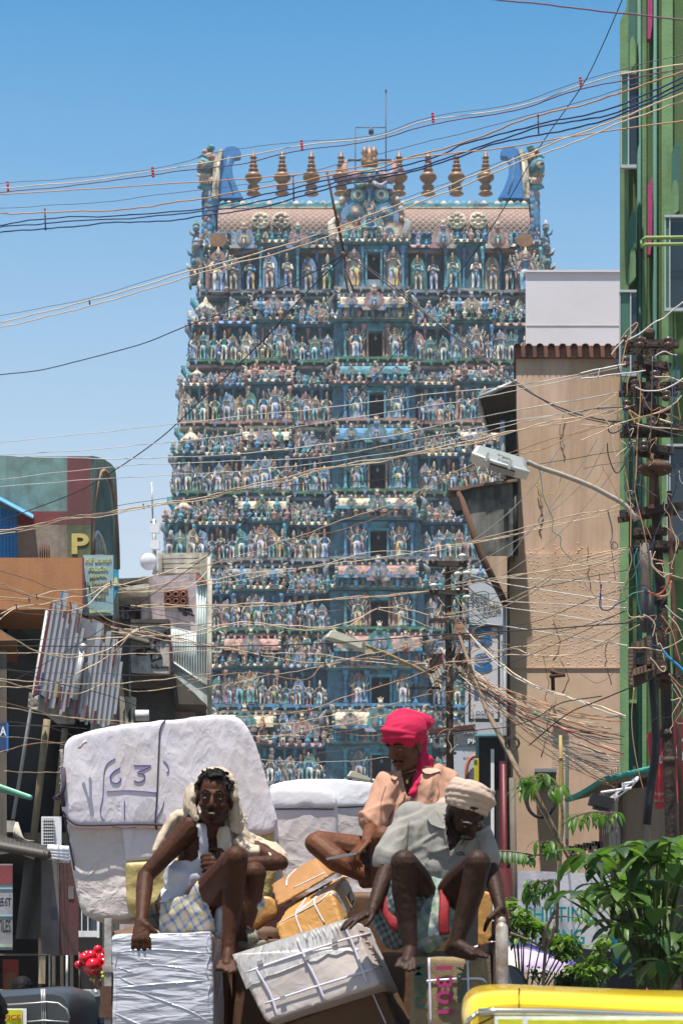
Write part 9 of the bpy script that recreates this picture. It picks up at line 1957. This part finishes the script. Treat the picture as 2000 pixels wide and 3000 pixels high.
# bystanders
def bystander(px, py, Y, hc, shirt, lb, look=(0,1,0), vox=.009):
 S = empty('person', (P(px,0,Y).x, Y, 0), lb, 'person'); c = P(px, py, Y); b = MB(); Rm = frame(look, (0,0,1)); H = head(b, c, Rm)
 g = c.copy(); top = c.z; cap(b, H(0,-.01,-.08), .05, g-Vector((0,0,.22)), .055)
 sh_ = g.z-.27; X = Rm @ Vector((1,0,0))
 b.ell((g.x, g.y, sh_-.14), (.18,.12,.2), 0, 14, 10); b.ell((g.x, g.y, sh_-.45), (.15,.11,.2), 0, 14, 10)
 for s_ in (-1, 1):
  S0 = Vector((g.x, g.y, sh_-.03))+X*.18*s_; b1 = S0+X*.06*s_-Vector((0,0,.3)); b2 = b1-Vector((0,0,.25))+Rm @ Vector((0,.06,0)); chain(b, [(S0,.05),(b1,.038),(b2,.027)]); hand(b, b2, (0,0,-1), X*s_, 1, (.3,.3,.3,.3))
  h0 = Vector((g.x, g.y, sh_-.58))+X*.09*s_; k0 = Vector((h0.x, h0.y, max(.45, h0.z*.52))); chain(b, [(h0,.085),(k0,.055),(Vector((k0.x,k0.y,.09)),.036)]); foot(b, (k0.x,k0.y,.08), Vector((k0.x,k0.y,.03))+Rm @ Vector((0,.17,0)))
 soften(b, vox, 1, 'body', sk_dark, S)
 b = MB(); b.ell(H(0,-.016,.052), (.083,.103,.092), 0, 14, 10, Rm); tufts(b, H, RP, 160, lambda d: d.z > -.1 and d.y < .6, .005, .03); soften(b, .007, 0, 'hair', m_hair, S, keep=lambda q: (Rm.transposed() @ (q-c)).z > .02 or (Rm.transposed() @ (q-c)).y < .03)
 b = MB(); b.ell((g.x, g.y, sh_-.14), (.205,.145,.22), 0, 14, 10); b.ell((g.x, g.y, sh_-.45), (.18,.14,.2), 0, 14, 10)
 for s_ in (-1, 1): S0 = Vector((g.x, g.y, sh_-.03))+X*.18*s_; cap(b, S0, .066, S0+X*.05*s_-Vector((0,0,.2)), .06)
 soften(b, .009, 2, 'shirt', shirt, S, lambda p, n: ridg(p, 6, .01))
 b = MB(); b.ell((g.x, g.y, sh_-.62), (.18,.14,.12), 0, 14, 10)
 for s_ in (-1, 1): h0 = Vector((g.x, g.y, sh_-.58))+X*.09*s_; chain(b, [(h0,.1),(Vector((h0.x,h0.y,.5)),.075),(Vector((h0.x,h0.y,.12)),.06)])
 soften(b, .01, 2, 'trousers', cloth('dark_trousers', (.03,.03,.04)), S)
bystander(-58, 3012, 6.2, None, cloth('dark_shirt', (.05,.05,.07)), 'passer-by with thick black hair close at the lower left corner')
bystander(67, 2912, 15.5, None, cloth('brown_shirt', (.12,.07,.05)), 'passer-by whose dark hair shows over the black rickshaw roof')
bystander(207, 2950, 15, None, cloth('pale_checked_shirt', (.50,.45,.36)), 'small distant passer-by in a pale shirt right of the black rickshaw', (.3,-1,0))
b = MB(); b.bb(-60, 60, -8, 175, -1, 62); hz_ = b.build('haze', None if 0 else bpy.data.materials.new('thin_haze')); m = hz_.data.materials[0]; m.use_nodes = True; nt = m.node_tree; nt.nodes.clear()
o_ = node(nt, 'ShaderNodeOutputMaterial'); v_ = node(nt, 'ShaderNodeVolumePrincipled'); v_.inputs['Color'].default_value = (.82,.90,1,1); v_.inputs['Density'].default_value = .0003; nt.links.new(v_.outputs[0], o_.inputs['Volume']); tag(hz_, kind='stuff')
# ---------------------------------------------------------------- each cable of a bundle gets its own place in words
def rank_labels(group, fn):
 obs = [o for o in COL.objects if o.get('group') == group]; ctr_ = lambda o: sum((Vector(c) for c in o.bound_box), Vector())/8
 obs.sort(key=lambda o: -(ctr_(o).z-CZ)/ctr_(o).y)
 od = 'second third fourth fifth sixth seventh eighth ninth tenth eleventh twelfth thirteenth fourteenth fifteenth sixteenth seventeenth eighteenth nineteenth twentieth'.split()
 words = ['topmost'] + [w+' highest' for w in od]; lows = ['lowest'] + [w+' lowest' for w in od]
 n = len(obs)
 for i, o in enumerate(obs):
  w_ = words[i] if i <= n/2 and i < 20 else (lows[n-1-i] if n-1-i < 20 else 'one in the middle')
  c = o.data.materials[0].name.replace('_cable','').replace('_wire','').replace('_',' ')
  o['label'] = fn(w_, c)
rank_labels('service cables running to the second pole', lambda w_, c: f'{c} service cable before the lower tower, {w_} of its bundle')
rank_labels('bare wires across the middle of the tower', lambda w_, c: f'thin {c} wire across the middle of the tower, {w_} of six')
rank_labels('service cables before the left buildings', lambda w_, c: f'{c} cable drooping before the left buildings, {w_} of its bundle')
rank_labels('triple cream strand across the tower', lambda w_, c: f'{c} cable of the triple strand across the tower, {w_} of three')
rank_labels('pale wires before the beige wall', lambda w_, c: f'straight pale wire before the beige wall, {w_} of five')
rank_labels('diagonal wires before the beige wall', lambda w_, c: f'diagonal {c} wire rising across the beige wall, {w_} of eight')
rank_labels('sagging cream cables between the poles', lambda w_, c: f'sagging cream cable between the two poles, {w_} of eight')
rank_labels('loose cables on the tall black pole', lambda w_, c: f'loose {c} cable on the tall black pole, {w_} of the loops')
rank_labels('loose cables by the fuse board', lambda w_, c: f'loose {c} cable near the fuse board, {w_} of the loops')
rank_labels('fan of service cables from the second pole', lambda w_, c: f'{c} cable fanning down right from the second pole, {w_}')
rank_labels('turns of the big black coil', lambda w_, c: f'turn of the big black cable coil, {w_} of five')
rank_labels('thin tangle on the tall black pole', lambda w_, c: f'thin curling {c} wire end tangled on the tall black pole, {w_}')
rank_labels('thin tangle on the slender brown pole', lambda w_, c: f'thin curling {c} wire tangled on the slender brown pole, {w_}')
rank_labels('slack wires before the hotel signs', lambda w_, c: f'slack thin {c} wire drooping before the hotel signs, {w_}')
rank_labels('thin level wires low on the beige wall', lambda w_, c: f'thin level wire low on the beige wall, {w_} of nine')
rank_labels('small orange wire coils', lambda w_, c: f'small coil of orange wire on the slender brown pole, {w_} of seven')
